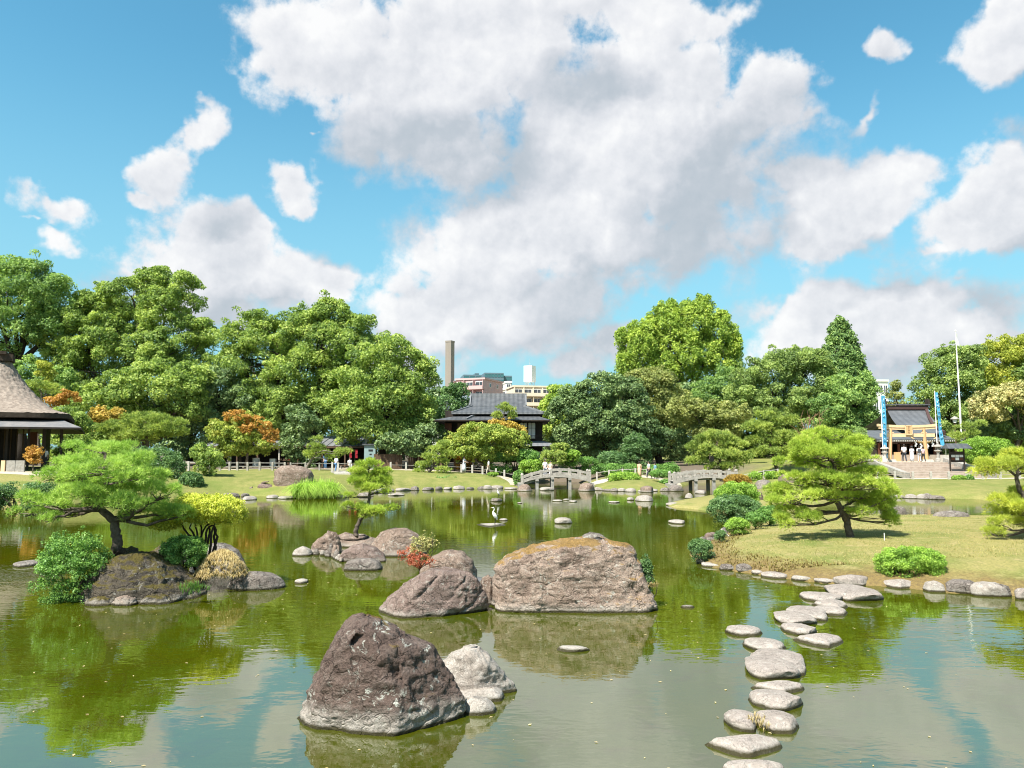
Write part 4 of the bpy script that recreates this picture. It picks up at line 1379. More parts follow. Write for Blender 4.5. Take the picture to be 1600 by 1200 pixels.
M['reed'] = leaf_mat('reed', (0.080, 0.130, 0.024), (0.140, 0.205, 0.036), (0.210, 0.265, 0.058), trans=0.4, gain=1.9)
M['hedge_ochre'] = leaf_mat('hedge_ochre', (0.170, 0.085, 0.010), (0.250, 0.132, 0.014), (0.300, 0.170, 0.022), gain=1.3)

# ---------------------------------------------------------------- the big trees round the garden
tree('camphor_tree', 'dark dense camphor tree above the thatched roof at the far left', 'tree', [(28, 455, 62, 48), (80, 470, 40, 40), (5, 510, 60, 45), (95, 490, 28, 24), (60, 520, 45, 30), (-30, 460, 50, 60), (45, 430, 45, 26)], 104, 40, 'camphor_dark', 1, clump=1.5, trunk_w=1.3, bark='bark_dark', limbs=7, fork=0.62)
tree('camphor_tree', 'broad light green camphor tree with a thin open top, tallest on the left', 'tree', [(245, 440, 48, 20, 2, .6), (292, 440, 18, 12, 0, 1), (205, 470, 50, 32), (150, 500, 52, 38), (262, 490, 52, 40), (105, 545, 48, 46), (180, 545, 65, 50), (262, 550, 58, 50), (318, 520, 20, 24, 0, 1), (85, 590, 36, 44), (140, 600, 55, 46), (312, 575, 34, 40)], 106, 215, 'camphor', 2, clump=1.35, trunk_w=1.3, cover=0.95, limbs=10)
tree('camphor_tree', 'rounded bright green tree in front of the broad camphor', 'tree', [(235, 610, 62, 42), (180, 630, 52, 42), (285, 630, 42, 42), (215, 660, 62, 32), (300, 600, 30, 34), (150, 650, 34, 34)], 96, 232, 'camphor', 3, clump=1.2, trunk_w=0.9)
tree('camphor_tree', 'tall many lobed camphor tree left of centre with a ragged top', 'tree', [(505, 492, 46, 26), (470, 510, 45, 30), (545, 512, 36, 22), (400, 512, 40, 26), (432, 535, 52, 36), (515, 540, 58, 40), (575, 548, 34, 28), (400, 580, 52, 46), (470, 585, 62, 50), (545, 590, 45, 40), (440, 640, 62, 45), (520, 640, 55, 42), (360, 530, 26, 24), (365, 575, 30, 34)], 100, 500, 'camphor', 4, clump=1.3, trunk_w=1.5, bark='bark_dark', limbs=12, fork=0.35)
tree('camphor_tree', 'round crowned camphor tree left of the chimney', 'tree', [(618, 556, 50, 24), (585, 585, 55, 40), (645, 590, 34, 36), (610, 625, 60, 45), (560, 640, 46, 44), (650, 645, 26, 34), (590, 670, 60, 30), (662, 562, 16, 12)], 95, 598, 'camphor', 5, clump=1.2, trunk_w=0.9, bark='bark_dark', fork=0.4)
tree('shade_tree', 'dark low branched tree in shadow between maple and tall camphor', 'tree', [(345, 615, 34, 44), (330, 660, 40, 40), (385, 625, 30, 30)], 99, 352, 'evergreen', 6, clump=1.2, trunk_w=0.7, bark='bark_dark')
tree('ivy_covered_tree', 'column of ivy leaves round a trunk beside the shops', 'tree', [(472, 662, 26, 30), (468, 700, 20, 30), (480, 720, 22, 18), (455, 690, 16, 22)], 89, 470, 'evergreen', 7, leaf=0.2, clump=0.7, trunk_w=0.8, bark='bark_dark', limbs=2)
tree('shade_tree', 'dark spreading maple in the shade left of the tea house', 'tree', [(640, 690, 36, 16), (670, 680, 26, 18), (612, 692, 24, 14), (655, 704, 30, 10)], 90, 652, 'evergreen', 8, leaf=0.22, clump=0.7, trunk_w=0.5, bark='bark_dark')
tree('shade_tree', 'blue green tree standing at the left gable of the tea house', 'tree', [(690, 640, 32, 26), (712, 618, 20, 18), (672, 655, 24, 22), (700, 660, 26, 18)], 104, 695, 'shrub_blue', 9, clump=0.9, trunk_w=0.5)
tree('ginkgo_tree', 'tall yellow green ginkgo with several pointed tops', 'tree', [(1000, 550, 22, 46), (1016, 512, 9, 26), (1012, 535, 18, 36), (1036, 515, 17, 40), (1050, 494, 9, 28), (1046, 525, 20, 44), (1086, 512, 24, 40), (1097, 486, 15, 24), (1074, 500, 13, 30), (1120, 530, 22, 38), (1128, 505, 9, 22), (1142, 548, 12, 40), (980, 572, 14, 34), (1060, 558, 38, 48), (1105, 570, 38, 40), (1030, 582, 38, 32), (1147, 580, 12, 26), (971, 530, 4, 20), (985, 540, 9, 26)], 132, 1070, 'ginkgo', 10, leaf=0.27, clump=0.85, trunk_w=1.1, thick=1.0, flat=1.5, limbs=12, fork=0.5, upw=0.7)
tree('evergreen_oak', 'big rounded dark evergreen oak in the middle of the far bank', 'tree', [(940, 618, 46, 34), (905, 640, 42, 40), (965, 640, 44, 42), (935, 665, 55, 42), (985, 665, 34, 40), (900, 685, 36, 30), (955, 700, 44, 24), (990, 612, 20, 22)], 97, 945, 'evergreen', 11, leaf=0.24, clump=1.1, trunk_w=0.9, bark='bark_dark')
tree('bamboo_clump', 'feathery yellow green tree between tea house and dark oak', 'tree', [(868, 640, 24, 36), (884, 625, 18, 26), (858, 668, 20, 24), (872, 610, 12, 16)], 112, 868, 'ginkgo', 12, leaf=0.26, clump=0.9, trunk_w=0.4)
tree('oak_tree', 'olive topped oak behind the dark evergreen oak', 'tree', [(1015, 600, 42, 22), (985, 610, 36, 26), (1035, 635, 40, 36), (1060, 650, 26, 30), (1020, 665, 44, 34)], 108, 1030, 'olive', 13, clump=1.15, trunk_w=0.8, bark='bark_dark')
tree('evergreen_oak', 'deeply shaded tree behind the ground between the bridges', 'tree', [(1015, 690, 40, 24), (1050, 690, 30, 24), (985, 700, 24, 22)], 99, 1032, 'evergreen', 14, leaf=0.24, clump=1.0, trunk_w=1.0, bark='bark_dark')
tree('broadleaf_tree', 'pale green tree at the right foot of the ginkgo', 'tree', [(1130, 600, 34, 26), (1110, 620, 30, 26), (1155, 615, 26, 22)], 118, 1130, 'camphor_dark', 15, clump=1.1, trunk_w=0.6)
tree('broadleaf_tree', 'wide domed olive green tree right of the ginkgo', 'tree', [(1245, 568, 46, 24), (1205, 585, 46, 32), (1262, 590, 44, 40), (1170, 610, 44, 34), (1225, 620, 55, 40), (1190, 645, 50, 30), (1275, 625, 34, 36)], 112, 1225, 'mixed_green', 16, clump=1.15, trunk_w=0.9, bark='bark_dark')
tree('broadleaf_tree', 'brownish olive tree behind the two low pines', 'tree', [(1100, 650, 42, 26), (1070, 640, 26, 20), (1140, 650, 36, 24), (1115, 675, 44, 20)], 96, 1110, 'olive', 17, clump=0.95, trunk_w=0.6)
tree('cypress', 'tall narrow dark green conifer rising above the right trees', 'tree', [(1311, 510, 12, 14), (1312, 526, 17, 18), (1314, 545, 24, 22), (1315, 566, 30, 26), (1316, 590, 36, 30), (1318, 615, 38, 28)], 116, 1316, 'conifer', 18, leaf=0.24, clump=0.62, trunk_w=0.7, thick=1.0, flat=1.0, density=1.6, back=0.4)
tree('evergreen_oak', 'dark round trees left of the shrine roof', 'tree', [(1330, 620, 38, 34), (1300, 650, 36, 36), (1345, 655, 26, 30), (1318, 675, 40, 22), (1352, 600, 14, 20)], 104, 1322, 'camphor_dark', 19, clump=1.05, trunk_w=0.8, bark='bark_dark')
tree('conifer', 'small sparse conifer above the shrine roof beside the white block', 'tree', [(1400, 602, 8, 9), (1400, 618, 12, 14), (1400, 636, 15, 14)], 122, 1400, 'olive', 20, leaf=0.24, clump=0.6, cover=0.6, trunk_w=0.3, density=0.8, thick=1.0)
tree('broadleaf_tree', 'dark green tree right of the shrine behind the flagpole', 'tree', [(1475, 575, 34, 30), (1505, 565, 36, 26), (1455, 610, 24, 32), (1490, 615, 42, 44), (1478, 655, 34, 40), (1520, 640, 40, 40)], 108, 1488, 'mixed_green', 21, clump=1.1, trunk_w=0.8, bark='bark_dark')
tree('cedar_tree', 'lumpy golden green cedar mass at the far right skyline', 'tree', [(1560, 560, 44, 26), (1530, 580, 30, 28), (1600, 555, 44, 28), (1645, 560, 50, 40), (1570, 590, 50, 24)], 122, 1575, 'cedar_gold', 22, clump=1.15, trunk_w=1.0)
tree('flowering_tree', 'tree with cream yellow blossom over dark leaves at the right edge', 'tree', [(1575, 625, 48, 22), (1545, 640, 32, 22), (1610, 620, 50, 26), (1640, 640, 50, 40)], 86, 1580, 'flowering', 23, leaf=0.22, clump=0.75, trunk_w=0.5, low=0.2)
tree('broadleaf_tree', 'dark leafy undergrowth tree under the cream blossom', 'tree', [(1565, 668, 42, 22), (1610, 670, 50, 30), (1535, 672, 20, 18)], 88, 1590, 'evergreen', 24, leaf=0.2, clump=0.8, trunk_w=0.4)
tree('maple_tree', 'maple with orange red top leaves over green ones', 'tree', [(372, 682, 38, 20), (345, 674, 22, 20), (405, 692, 24, 16), (370, 700, 34, 12), (380, 660, 26, 14)], 85, 376, 'maple_green', 25, leaf=0.2, clump=0.65, trunk_w=0.35, bark='bark_dark')
tree('maple_tree', 'bright orange maple crown topping the green maple', 'tree', [(376, 652, 28, 12), (402, 664, 24, 13), (420, 682, 16, 13), (385, 672, 30, 12)], 84.6, 384, 'maple_orange', 26, leaf=0.18, clump=0.45, trunk_w=0.3, density=0.55, cover=0.6)
tree('maple_tree', 'yellow green maple before the tea house with orange at its right', 'tree', [(755, 682, 46, 20), (720, 695, 34, 18), (800, 690, 30, 18), (745, 705, 50, 14), (785, 705, 30, 14), (700, 708, 22, 12)], 84, 762, 'maple_green', 27, leaf=0.2, clump=0.65, trunk_w=0.4, bark='bark_pale', fork=0.3)
tree('maple_tree', 'orange maple bough showing behind the yellow green maple', 'tree', [(793, 668, 24, 9), (815, 678, 12, 8), (772, 664, 14, 7)], 86, 792, 'maple_gold', 28, leaf=0.2, clump=0.5, trunk_w=0.25)
tree('maple_tree', 'reddish orange maple behind the thatched eave', 'tree', [(108, 622, 20, 10), (88, 628, 14, 10)], 82, 102, 'maple_orange', 29, leaf=0.2, clump=0.5, trunk_w=0.25)
tree('maple_tree', 'golden orange tree between thatched eave and umbrella pine', 'tree', [(165, 652, 28, 14), (142, 664, 18, 14), (185, 648, 14, 8)], 84, 160, 'maple_gold', 30, leaf=0.2, clump=0.6, trunk_w=0.3)
tree('broadleaf_tree', 'light green small leaved tree beside the eave of the thatched house', 'tree', [(110, 660, 30, 22), (130, 690, 34, 26), (95, 690, 26, 24), (125, 715, 36, 18)], 78, 115, 'camphor', 31, leaf=0.18, clump=0.7, trunk_w=0.35)
tree('round_conifer', 'small yellow ochre round conifer above the thatched roof slope', 'tree', [(70, 580, 12, 16), (72, 595, 10, 8)], 88, 72, 'cedar_gold', 32, leaf=0.18, clump=0.5, trunk_w=0.25)
tree('broadleaf_tree', 'dark green tree filling the gap behind the thatched ridge', 'tree', [(40, 585, 26, 26), (95, 600, 26, 26), (60, 610, 30, 22)], 98, 55, 'camphor_dark', 33, clump=0.9, trunk_w=0.4)
tree('small_tree', 'young tree with upright light leaves on the left bank by the fence', 'tree', [(330, 712, 20, 12), (312, 708, 12, 16), (322, 728, 22, 12), (338, 722, 12, 12)], 66, 320, 'camphor', 34, leaf=0.13, clump=0.42, trunk_w=0.16)
# background trees seen through the gaps
for k, (bx_, by_, rx_, ry_, d_, mt_, lab_) in enumerate([
        (300, 640, 60, 60, 118, 'evergreen', 'dark tree far behind the rounded bright green tree'),
        (420, 650, 70, 60, 118, 'evergreen', 'dark tree far behind the tall camphor, near the maple'),
        (560, 640, 70, 60, 118, 'camphor_dark', 'dark tree far behind the round crowned camphor'),
        (660, 650, 50, 50, 112, 'evergreen', 'dark tree left of and behind the tea house'),
        (920, 670, 60, 50, 122, 'evergreen', 'dark tree behind the big evergreen oak'),
        (1050, 660, 70, 60, 124, 'evergreen', 'dark tree behind the olive topped oak'),
        (1170, 670, 70, 50, 124, 'mixed_green', 'green tree behind the wide domed tree'),
        (1300, 660, 60, 60, 124, 'camphor_dark', 'green tree behind the tall narrow conifer'),
        (1470, 690, 40, 40, 118, 'evergreen', 'dark tree behind the right end of the shrine'),
        (1560, 660, 70, 60, 124, 'mixed_green', 'green tree behind the cream blossom tree'),
        (1650, 620, 60, 70, 118, 'mixed_green', 'green tree just beyond the right edge'),
        (-60, 620, 70, 80, 112, 'camphor_dark', 'green tree behind the thatched house')]):
    tree('background_tree', lab_, 'tree', [(bx_, by_, rx_, ry_), (bx_ - rx_ * .5, by_ + 10, rx_ * .7, ry_ * .8), (bx_ + rx_ * .5, by_ + 8, rx_ * .7, ry_ * .8)], d_, bx_, mt_, 60 + k, leaf=0.42, clump=1.6, trunk_w=0.8, bark='bark_dark', density=0.7)

rs = np.random.RandomState(500)
bl = []
for k in range(46):
    x_ = -95 + 4.3 * k + rs.uniform(-1, 1)
    h_ = rs.uniform(2.2, 3.4)
    bl.append((np.array([x_, 136 + rs.uniform(-4, 4), 2.2 + h_ * .6]), np.array([3.4, 2.6, h_])))
C, O = shell(bl, 1.3, rs, 1.0, 0.25, 0.4)
o = link('far_wood', crown_mesh('far_wood', [leaf_cloud(C, O, 1.3 * rs.uniform(.7, 1.3, len(C)), 0.5, 0.9, rs)], (0, 0, 0)), M['evergreen'], kind='stuff')
tag(o, 'dark belt of low wood seen between the trunks behind the garden', 'wood')

# ---------------------------------------------------------------- pruned pines
pine('pine_tree', 'spreading bright green pine growing on the mossy boulder of the left islet',
     [(150, 702, 62, 14, .3), (205, 718, 50, 16, -.2), (110, 722, 50, 14, -.4), (160, 735, 70, 16, -.9), (85, 745, 48, 14, .1), (225, 745, 52, 18, .4), (150, 760, 60, 16, .7), (250, 770, 42, 18, -.1), (70, 785, 58, 18, -.5), (40, 802, 32, 12, -.2), (120, 790, 52, 16, .5), (195, 785, 55, 16, -.7), (262, 800, 36, 12, .5), (150, 725, 60, 14, 1.0), (75, 812, 34, 8, -.8), (210, 765, 45, 14, 1.1), (285, 802, 22, 7, .3), (195, 805, 22, 7, 0), (170, 752, 55, 16, 0), (190, 770, 60, 14, -.2), (130, 768, 50, 14, -.9), (105, 755, 45, 14, .5), (200, 745, 45, 14, -.8), (230, 790, 40, 12, .8), (100, 800, 40, 10, .3), (165, 782, 40, 12, .2), (120, 740, 40, 12, -.2)],
     19.6, [(186, 866), (184, 850), (181, 832), (177, 812), (160, 798), (152, 785), (157, 765), (166, 745), (172, 725), (160, 705)], 'pine_near', 101, pad=0.25, tuft_gap=0.076, needles=11, L=0.125, w=0.0115, trunk_w=0.27, pads=0.85)
pine('pine_tree', 'lime green layered pine leaning on the right lawn',
     [(1292, 680, 40, 14, 0), (1262, 695, 40, 14, -.4), (1330, 695, 42, 14, .3), (1295, 708, 62, 16, -.8), (1245, 722, 40, 14, .2), (1345, 718, 42, 14, -.3), (1295, 728, 60, 14, .9), (1240, 745, 34, 12, -.3), (1350, 738, 40, 12, .4), (1290, 748, 40, 12, -.9), (1330, 755, 60, 14, -.6), (1245, 765, 46, 14, .3), (1375, 765, 36, 12, 0), (1225, 785, 30, 12, -.4), (1280, 775, 50, 12, -.7), (1340, 778, 50, 12, .7), (1226, 815, 28, 16, -.4), (1258, 810, 36, 11, -.6), (1240, 798, 34, 14, .4), (1362, 788, 42, 17, .2), (1382, 810, 26, 15, .1), (1345, 800, 30, 9, -.4), (1215, 772, 26, 14, .1), (1385, 775, 26, 13, -.3)],
     26.6, [(1329, 843), (1326, 828), (1322, 812), (1314, 795), (1302, 775), (1300, 752), (1304, 730), (1298, 705), (1292, 685)], 'pine_lime', 102, pad=0.26, tuft_gap=0.078, needles=10, L=0.13, w=0.0135, trunk_w=0.27, pads=0.85, bark='bark')
pine('pine_tree', 'golden green pine with low sweeping boughs cut by the right edge',
     [(1590, 712, 34, 12, 0), (1560, 725, 40, 14, -.3), (1540, 738, 28, 10, 0), (1600, 735, 40, 14, .4), (1630, 720, 40, 20, 0), (1650, 750, 50, 20, 0), (1580, 783, 34, 12, -.2), (1600, 795, 40, 14, -.5), (1570, 800, 32, 12, .2), (1560, 818, 24, 10, -.2), (1600, 820, 40, 12, .2), (1640, 800, 50, 26, 0), (1548, 832, 16, 7, -.2), (1585, 770, 30, 9, .4)],
     25.5, [(1648, 868), (1642, 850), (1630, 820), (1612, 790), (1596, 768), (1588, 752), (1590, 735), (1594, 715)], 'pine_gold', 103, pad=0.27, tuft_gap=0.070, needles=9, L=0.125, w=0.013, trunk_w=0.26, pads=0.9)
pine('pine_tree', 'small lime green pine with two low boughs on the rocky islet',
     [(576, 726, 24, 9, 0), (560, 738, 22, 8, -.2), (596, 738, 22, 8, .2), (576, 748, 36, 9, .2), (556, 752, 20, 7, -.3), (598, 756, 18, 10, .1), (578, 762, 26, 7, -.3), (603, 770, 10, 6, 0), (545, 774, 14, 5, -.2), (541, 790, 16, 5, .2), (565, 793, 14, 5, -.1), (588, 798, 26, 8, -.4), (612, 794, 16, 6, .1), (575, 804, 20, 6, .1)],
     27.4, [(556, 838), (557, 824), (563, 812), (572, 800), (576, 785), (578, 770), (577, 750), (576, 732)], 'pine_lime', 104, pad=0.19, tuft_gap=0.065, needles=9, L=0.105, w=0.013, trunk_w=0.17, pads=1.7)
far = dict(pad=0.55, tuft_gap=0.185, needles=5, L=0.27, w=0.065, twigs=False)
pine('pine_tree', 'small pine with pale leaning trunk by the path above the far boulders', [(497, 688, 13, 7), (492, 700, 20, 7), (485, 710, 17, 6), (505, 708, 16, 7), (515, 716, 14, 5), (528, 707, 16, 6), (540, 706, 8, 4)], 80, [(478, 732), (484, 722), (490, 714), (494, 704), (497, 692)], 'pine_far', 105, trunk_w=0.32, bark='bark_pale', **far)
pine('pine_tree', 'low layered pine leaning over the lawn left of the ochre hedge', [(680, 702, 20, 6), (690, 694, 16, 6), (672, 714, 22, 6), (684, 722, 22, 6), (664, 728, 20, 6), (688, 736, 18, 6), (700, 712, 16, 8), (655, 738, 12, 5)], 79, [(655, 746), (668, 740), (680, 728), (684, 712), (688, 698)], 'pine_far', 106, trunk_w=0.3, **far)
pine('pine_tree', 'wide umbrella shaped pine with a reddish trunk behind the left pine', [(190, 668, 38, 14), (225, 655, 42, 13), (262, 662, 36, 14), (240, 675, 50, 14), (205, 682, 45, 10), (280, 674, 22, 12), (165, 678, 22, 10)], 78, [(228, 718), (229, 705), (230, 690), (228, 672), (228, 660)], 'pine_far', 107, trunk_w=0.5, **far)
pine('pine_tree', 'round headed pine standing in front of the tea house roof', [(787, 640, 20, 10), (775, 650, 13, 8), (800, 650, 13, 8), (788, 634, 12, 5)], 88, [(784, 700), (785, 680), (786, 660), (788, 645)], 'pine_far', 108, trunk_w=0.3, **far)
pine('pine_tree', 'wide low pine whose boughs hang over the right bridge', [(1120, 684, 34, 12), (1095, 700, 34, 12), (1150, 696, 32, 12), (1125, 712, 46, 12), (1085, 722, 26, 8), (1160, 716, 24, 12), (1135, 728, 34, 8), (1105, 732, 20, 6), (1100, 688, 20, 10)], 76, [(1128, 752), (1130, 738), (1126, 722), (1122, 705), (1120, 690)], 'pine_far', 109, trunk_w=0.4, **far)
pine('pine_tree', 'tall layered pine between the right bridge and the lime green pine', [(1200, 648, 26, 10), (1220, 658, 28, 12), (1185, 668, 34, 12), (1215, 678, 36, 12), (1190, 690, 34, 12), (1235, 690, 22, 14), (1205, 705, 40, 10), (1180, 708, 20, 10), (1240, 712, 20, 12)], 77, [(1216, 748), (1214, 735), (1208, 712), (1202, 690), (1206, 665), (1204, 650)], 'pine_far', 110, trunk_w=0.45, bark='bark_dark', **far)
pine('pine_tree', 'dark clipped pine dome left of the gateway', [(1348, 677, 13, 8), (1348, 690, 17, 8), (1350, 702, 18, 6)], 82, [(1348, 728), (1348, 712), (1348, 695), (1348, 680)], 'conifer', 111, trunk_w=0.25, **far)
pine('pine_tree', 'light green pine with a dead trunk right of the gateway', [(1505, 668, 20, 9), (1520, 675, 18, 9), (1500, 682, 16, 8), (1530, 662, 14, 8)], 80, [(1512, 722), (1510, 705), (1508, 688), (1508, 672)], 'pine_far', 112, trunk_w=0.3, bark='bark_pale', **far)
pine('pine_tree', 'grey green pine behind the slope of the thatched roof', [(60, 605, 30, 12), (85, 612, 22, 12), (45, 615, 22, 10)], 86, [(66, 660), (66, 640), (66, 620), (62, 608)], 'pine_far', 113, trunk_w=0.35, **far)

# ---------------------------------------------------------------- shrubs and clipped bushes
bush('shrub', 'dense dark green leafy shrub hanging over the left side of the mossy boulder', 76, 172, 838, 934, 'shrub_green', 201, leaf=0.048, cover=0.85, d=18.6, depth=0.8, ground_z=0.02, nexp=2.0, lumps=0.15, ragged=0.5)
bush('clipped_bush', 'small round dark green bush on top of the left islet', 262, 326, 838, 880, 'shrub_green', 202, leaf=0.04, cover=1.3, d=19.9, ground_z=0.62)
bush('clipped_bush', 'dome of clipped small leaves on the near edge of the right lawn', 1367, 1460, 857, 914, 'shrub_light', 203, leaf=0.045, cover=1.3, d=21.1, depth=0.75, ground_z=0.10, nexp=2.6, lumps=0.04, ragged=0.3)
bush('clipped_bush', 'large round two coloured bush at the water edge left of the right pine', 1110, 1182, 775, 815, 'shrub_blue', 204, leaf=0.075, cover=1.2, d=38, depth=0.9, ground_z=0.1)
bush('clipped_bush', 'yellow green upper half of growth on the large round bush', 1118, 1182, 755, 790, 'shrub_light', 205, leaf=0.075, cover=1.2, d=39.4, depth=0.9, ground_z=0.5)
bush('clipped_bush', 'dark clipped bush right of the large round bush', 1182, 1216, 792, 818, 'shrub_green', 206, leaf=0.06, cover=1.2, d=33.5)
bush('clipped_bush', 'middle clipped bush in the row along the left lawn shore', 1164, 1192, 801, 823, 'shrub_green', 207, leaf=0.055, cover=1.2, d=32.0)
bush('clipped_bush', 'nearest low clipped bush in the row along the left lawn shore', 1132, 1166, 810, 834, 'shrub_light', 208, leaf=0.055, cover=1.2, d=30.2)
bush('clipped_bush', 'tiny dark bush with a stick between two clipped bushes', 1115, 1131, 829, 846, 'shrub_blue', 209, leaf=0.05, cover=1.2, d=28.0)
bush('shrub', 'blue green shrub overhanging the left point of the right lawn', 1074, 1110, 843, 878, 'shrub_blue', 210, leaf=0.055, cover=1.2, d=24.6, ground_z=0.1, ragged=0.45)
bush('shrub', 'small green shrub peeping from behind the biggest boulder', 996, 1014, 870, 894, 'shrub_blue', 211, leaf=0.045, d=17.8, ground_z=0.1)
bush('shrub', 'dark leafy shrub low on the left bank below the young tree', 283, 318, 738, 778, 'shrub_blue', 212, leaf=0.12, cover=1.2, d=61)
bush('hedge', 'long dark low hedge on the water edge before the thatched house', -30, 96, 756, 796, 'shrub_blue', 213, leaf=0.12, cover=1.1, d=47.0, depth=0.25, nexp=4, ground_z=0.0, category='hedge', clump=0.3)
bush('shrub', 'tall dark shrub mass behind the right side of the left pine', 200, 288, 700, 778, 'shrub_blue', 214, leaf=0.14, cover=1.1, d=63, depth=0.6)
bush('shrub', 'light green shrub between umbrella pine and left pine', 95, 200, 690, 735, 'shrub_light', 215, leaf=0.14, cover=1.0, d=70, depth=0.5)
bush('hedge', 'large clipped green hedge block in front of the tea house', 768, 842, 704, 737, 'shrub_green', 216, leaf=0.15, cover=1.2, d=84, depth=0.4, nexp=4, category='hedge')
bush('hedge', 'lower lighter hedge piece at the right end of the hedge block', 812, 846, 719, 738, 'shrub_light', 217, leaf=0.14, cover=1.2, d=82.5, depth=0.5, nexp=3, category='hedge')
bush('hedge', 'ochre leaved hedge behind the path below the maple', 712, 770, 708, 733, 'hedge_ochre', 218, leaf=0.15, cover=1.2, d=86, depth=0.25, nexp=6, category='hedge')
bush('clipped_pine', 'flat topped clipped tree behind the left bridge', 846, 884, 704, 722, 'pine_far', 219, leaf=0.16, d=83, ground_z=2.2, nexp=3)
bush('clipped_pine', 'upper tier of the clipped tree behind the left bridge', 862, 888, 692, 708, 'pine_far', 220, leaf=0.16, d=84, ground_z=3.5, nexp=2.6)
bush('clipped_bush', 'yellow green clipped cushion behind the left bridge', 882, 906, 703, 720, 'shrub_light', 221, leaf=0.16, d=84, ground_z=2.5, nexp=2.6)
bush('hedge', 'dark clipped hedge behind the right end of the left bridge', 874, 932, 715, 740, 'shrub_green', 222, leaf=0.15, cover=1.2, d=85, depth=0.35, nexp=4, category='hedge')
bush('shrub', 'blue green rounded shrub under the dark evergreen oak', 934, 978, 706, 738, 'shrub_blue', 223, leaf=0.16, cover=1.2, d=88)
bush('shrub', 'taller leafy shrub right of the blue green one under the oak', 972, 1016, 678, 740, 'shrub_blue', 224, leaf=0.18, cover=1.0, d=92)
bush('clipped_pine', 'wide clipped green dome on the islet between the bridges', 951, 998, 738, 767, 'shrub_light', 225, leaf=0.13, cover=1.2, d=76.5, nexp=2.2, ground_z=0.35)
bush('clipped_bush', 'round clipped bush on a short stem left of the right bridge', 1016, 1050, 734, 752, 'shrub_green', 226, leaf=0.13, cover=1.2, d=76, ground_z=1.0)
bush('clipped_bush', 'small low bush under the stemmed bush left of the right bridge', 1030, 1052, 749, 764, 'shrub_green', 227, leaf=0.12, cover=1.2, d=74, ground_z=0.3)
bush('clipped_bush', 'rust topped clipped dome right of the right bridge', 1132, 1170, 742, 764, 'shrub_rust', 228, leaf=0.12, cover=1.2, d=64)
bush('hedge', 'low light green hedge right of the right bridge', 1170, 1214, 737, 758, 'shrub_light', 229, leaf=0.13, cover=1.2, d=72, depth=0.4, nexp=4, category='hedge')
bush('clipped_bush', 'big smooth clipped dome right of the notice board', 1502, 1578, 684, 726, 'shrub_light', 230, leaf=0.14, cover=1.2, d=78, depth=0.6)
bush('clipped_bush', 'flat light green bush below the notice board', 1486, 1506, 743, 752, 'shrub_light', 231, leaf=0.1, d=67, depth=0.6)
bush('clipped_bush', 'flat green bush right of the post under the notice board', 1507, 1520, 742, 752, 'shrub_green', 232, leaf=0.1, d=67, depth=0.6)
bush('clipped_bush', 'lollipop bush on a thin stem on the far lawn', 762, 778, 738, 750, 'shrub_light', 233, leaf=0.1, d=78.5, ground_z=1.0)
bush('shrub', 'dark green bush at the left end of the left bridge', 802, 818, 735, 764, 'shrub_green', 234, leaf=0.12, d=74.5, ground_z=0.2)
bush('hedge', 'low trimmed hedge along the far path between the bridges', 935, 1060, 728, 742, 'shrub_green', 235, leaf=0.14, d=86, depth=0.1, nexp=6, category='hedge')
bush('shrub', 'dark low bush on the lawn left of the clipped hedge and purple rock', 1196, 1216, 790, 806, 'shrub_blue', 236, leaf=0.07, d=36)
bush('clipped_bush', 'dark clipped mat of boughs at the foot of the layered far pine', 662, 716, 744, 765, 'shrub_green', 237, leaf=0.12, cover=1.1, d=76.5, ground_z=0.25, nexp=2.0)

# the yellow shrub with black twisted stems on the left islet
rs = np.random.RandomState(300)
bl = px_blobs([(325, 790, 46, 16, 0), (350, 796, 32, 16, -.3), (300, 784, 30, 12, .3), (364, 804, 20, 14, 0), (258, 818, 28, 11, -.2), (290, 802, 38, 13, .4), (330, 808, 44, 11, .1), (345, 785, 26, 12, .2)], 20.6, 0.9)
org = np.array(pt(318, 846, 20.6))
t = thing('yellow_shrub', 'yellow leaved shrub on black twisted stems leaning over the left islet', 'shrub', org)
C, O = shell(bl, 0.11, rs, 1.7, 0.9, 0.6)
R = 0.12 * rs.uniform(0.7, 1.3, len(C))
link('foliage', crown_mesh('foliage', [leaf_cloud(C, O, R, 0.055, 0.55, rs, 0.8, True, ragged=0.5)], org), M['shrub_yellow'], t, kind='stuff')
mb = MB()
for k, (a, b_, c_) in enumerate([((300, 838), (285, 820), (262, 818)), ((308, 840), (305, 822), (300, 790)), ((316, 842), (322, 822), (330, 800)), ((322, 840), (334, 820), (352, 798)), ((330, 838), (338, 815), (366, 806)), ((312, 842), (312, 815), (318, 792)), ((326, 840), (322, 815), (345, 800)), ((334, 838), (333, 818), (325, 795)), ((304, 838), (296, 825), (290, 800)), ((340, 838), (338, 828), (342, 802))]):
    q = [np.array(pt(*p_, 20.6 + rs.uniform(-.15, .15))) for p_ in (a, b_, c_)]
    foot = np.array([org[0] + rs.uniform(-.12, .12), org[1] + rs.uniform(-.1, .1), 0.15])
    lp = np.concatenate([limb(foot, q[0], 0.06, rs, 4)[:-1], limb(q[0], q[1], 0.12, rs, 5), limb(q[1], q[2], 0.12, rs, 5)[1:]])
    mb.tube(lp - org, np.linspace(0.040, 0.010, len(lp)), 6)
mb.build('stem', M['bark_dark'], t, smooth=True)

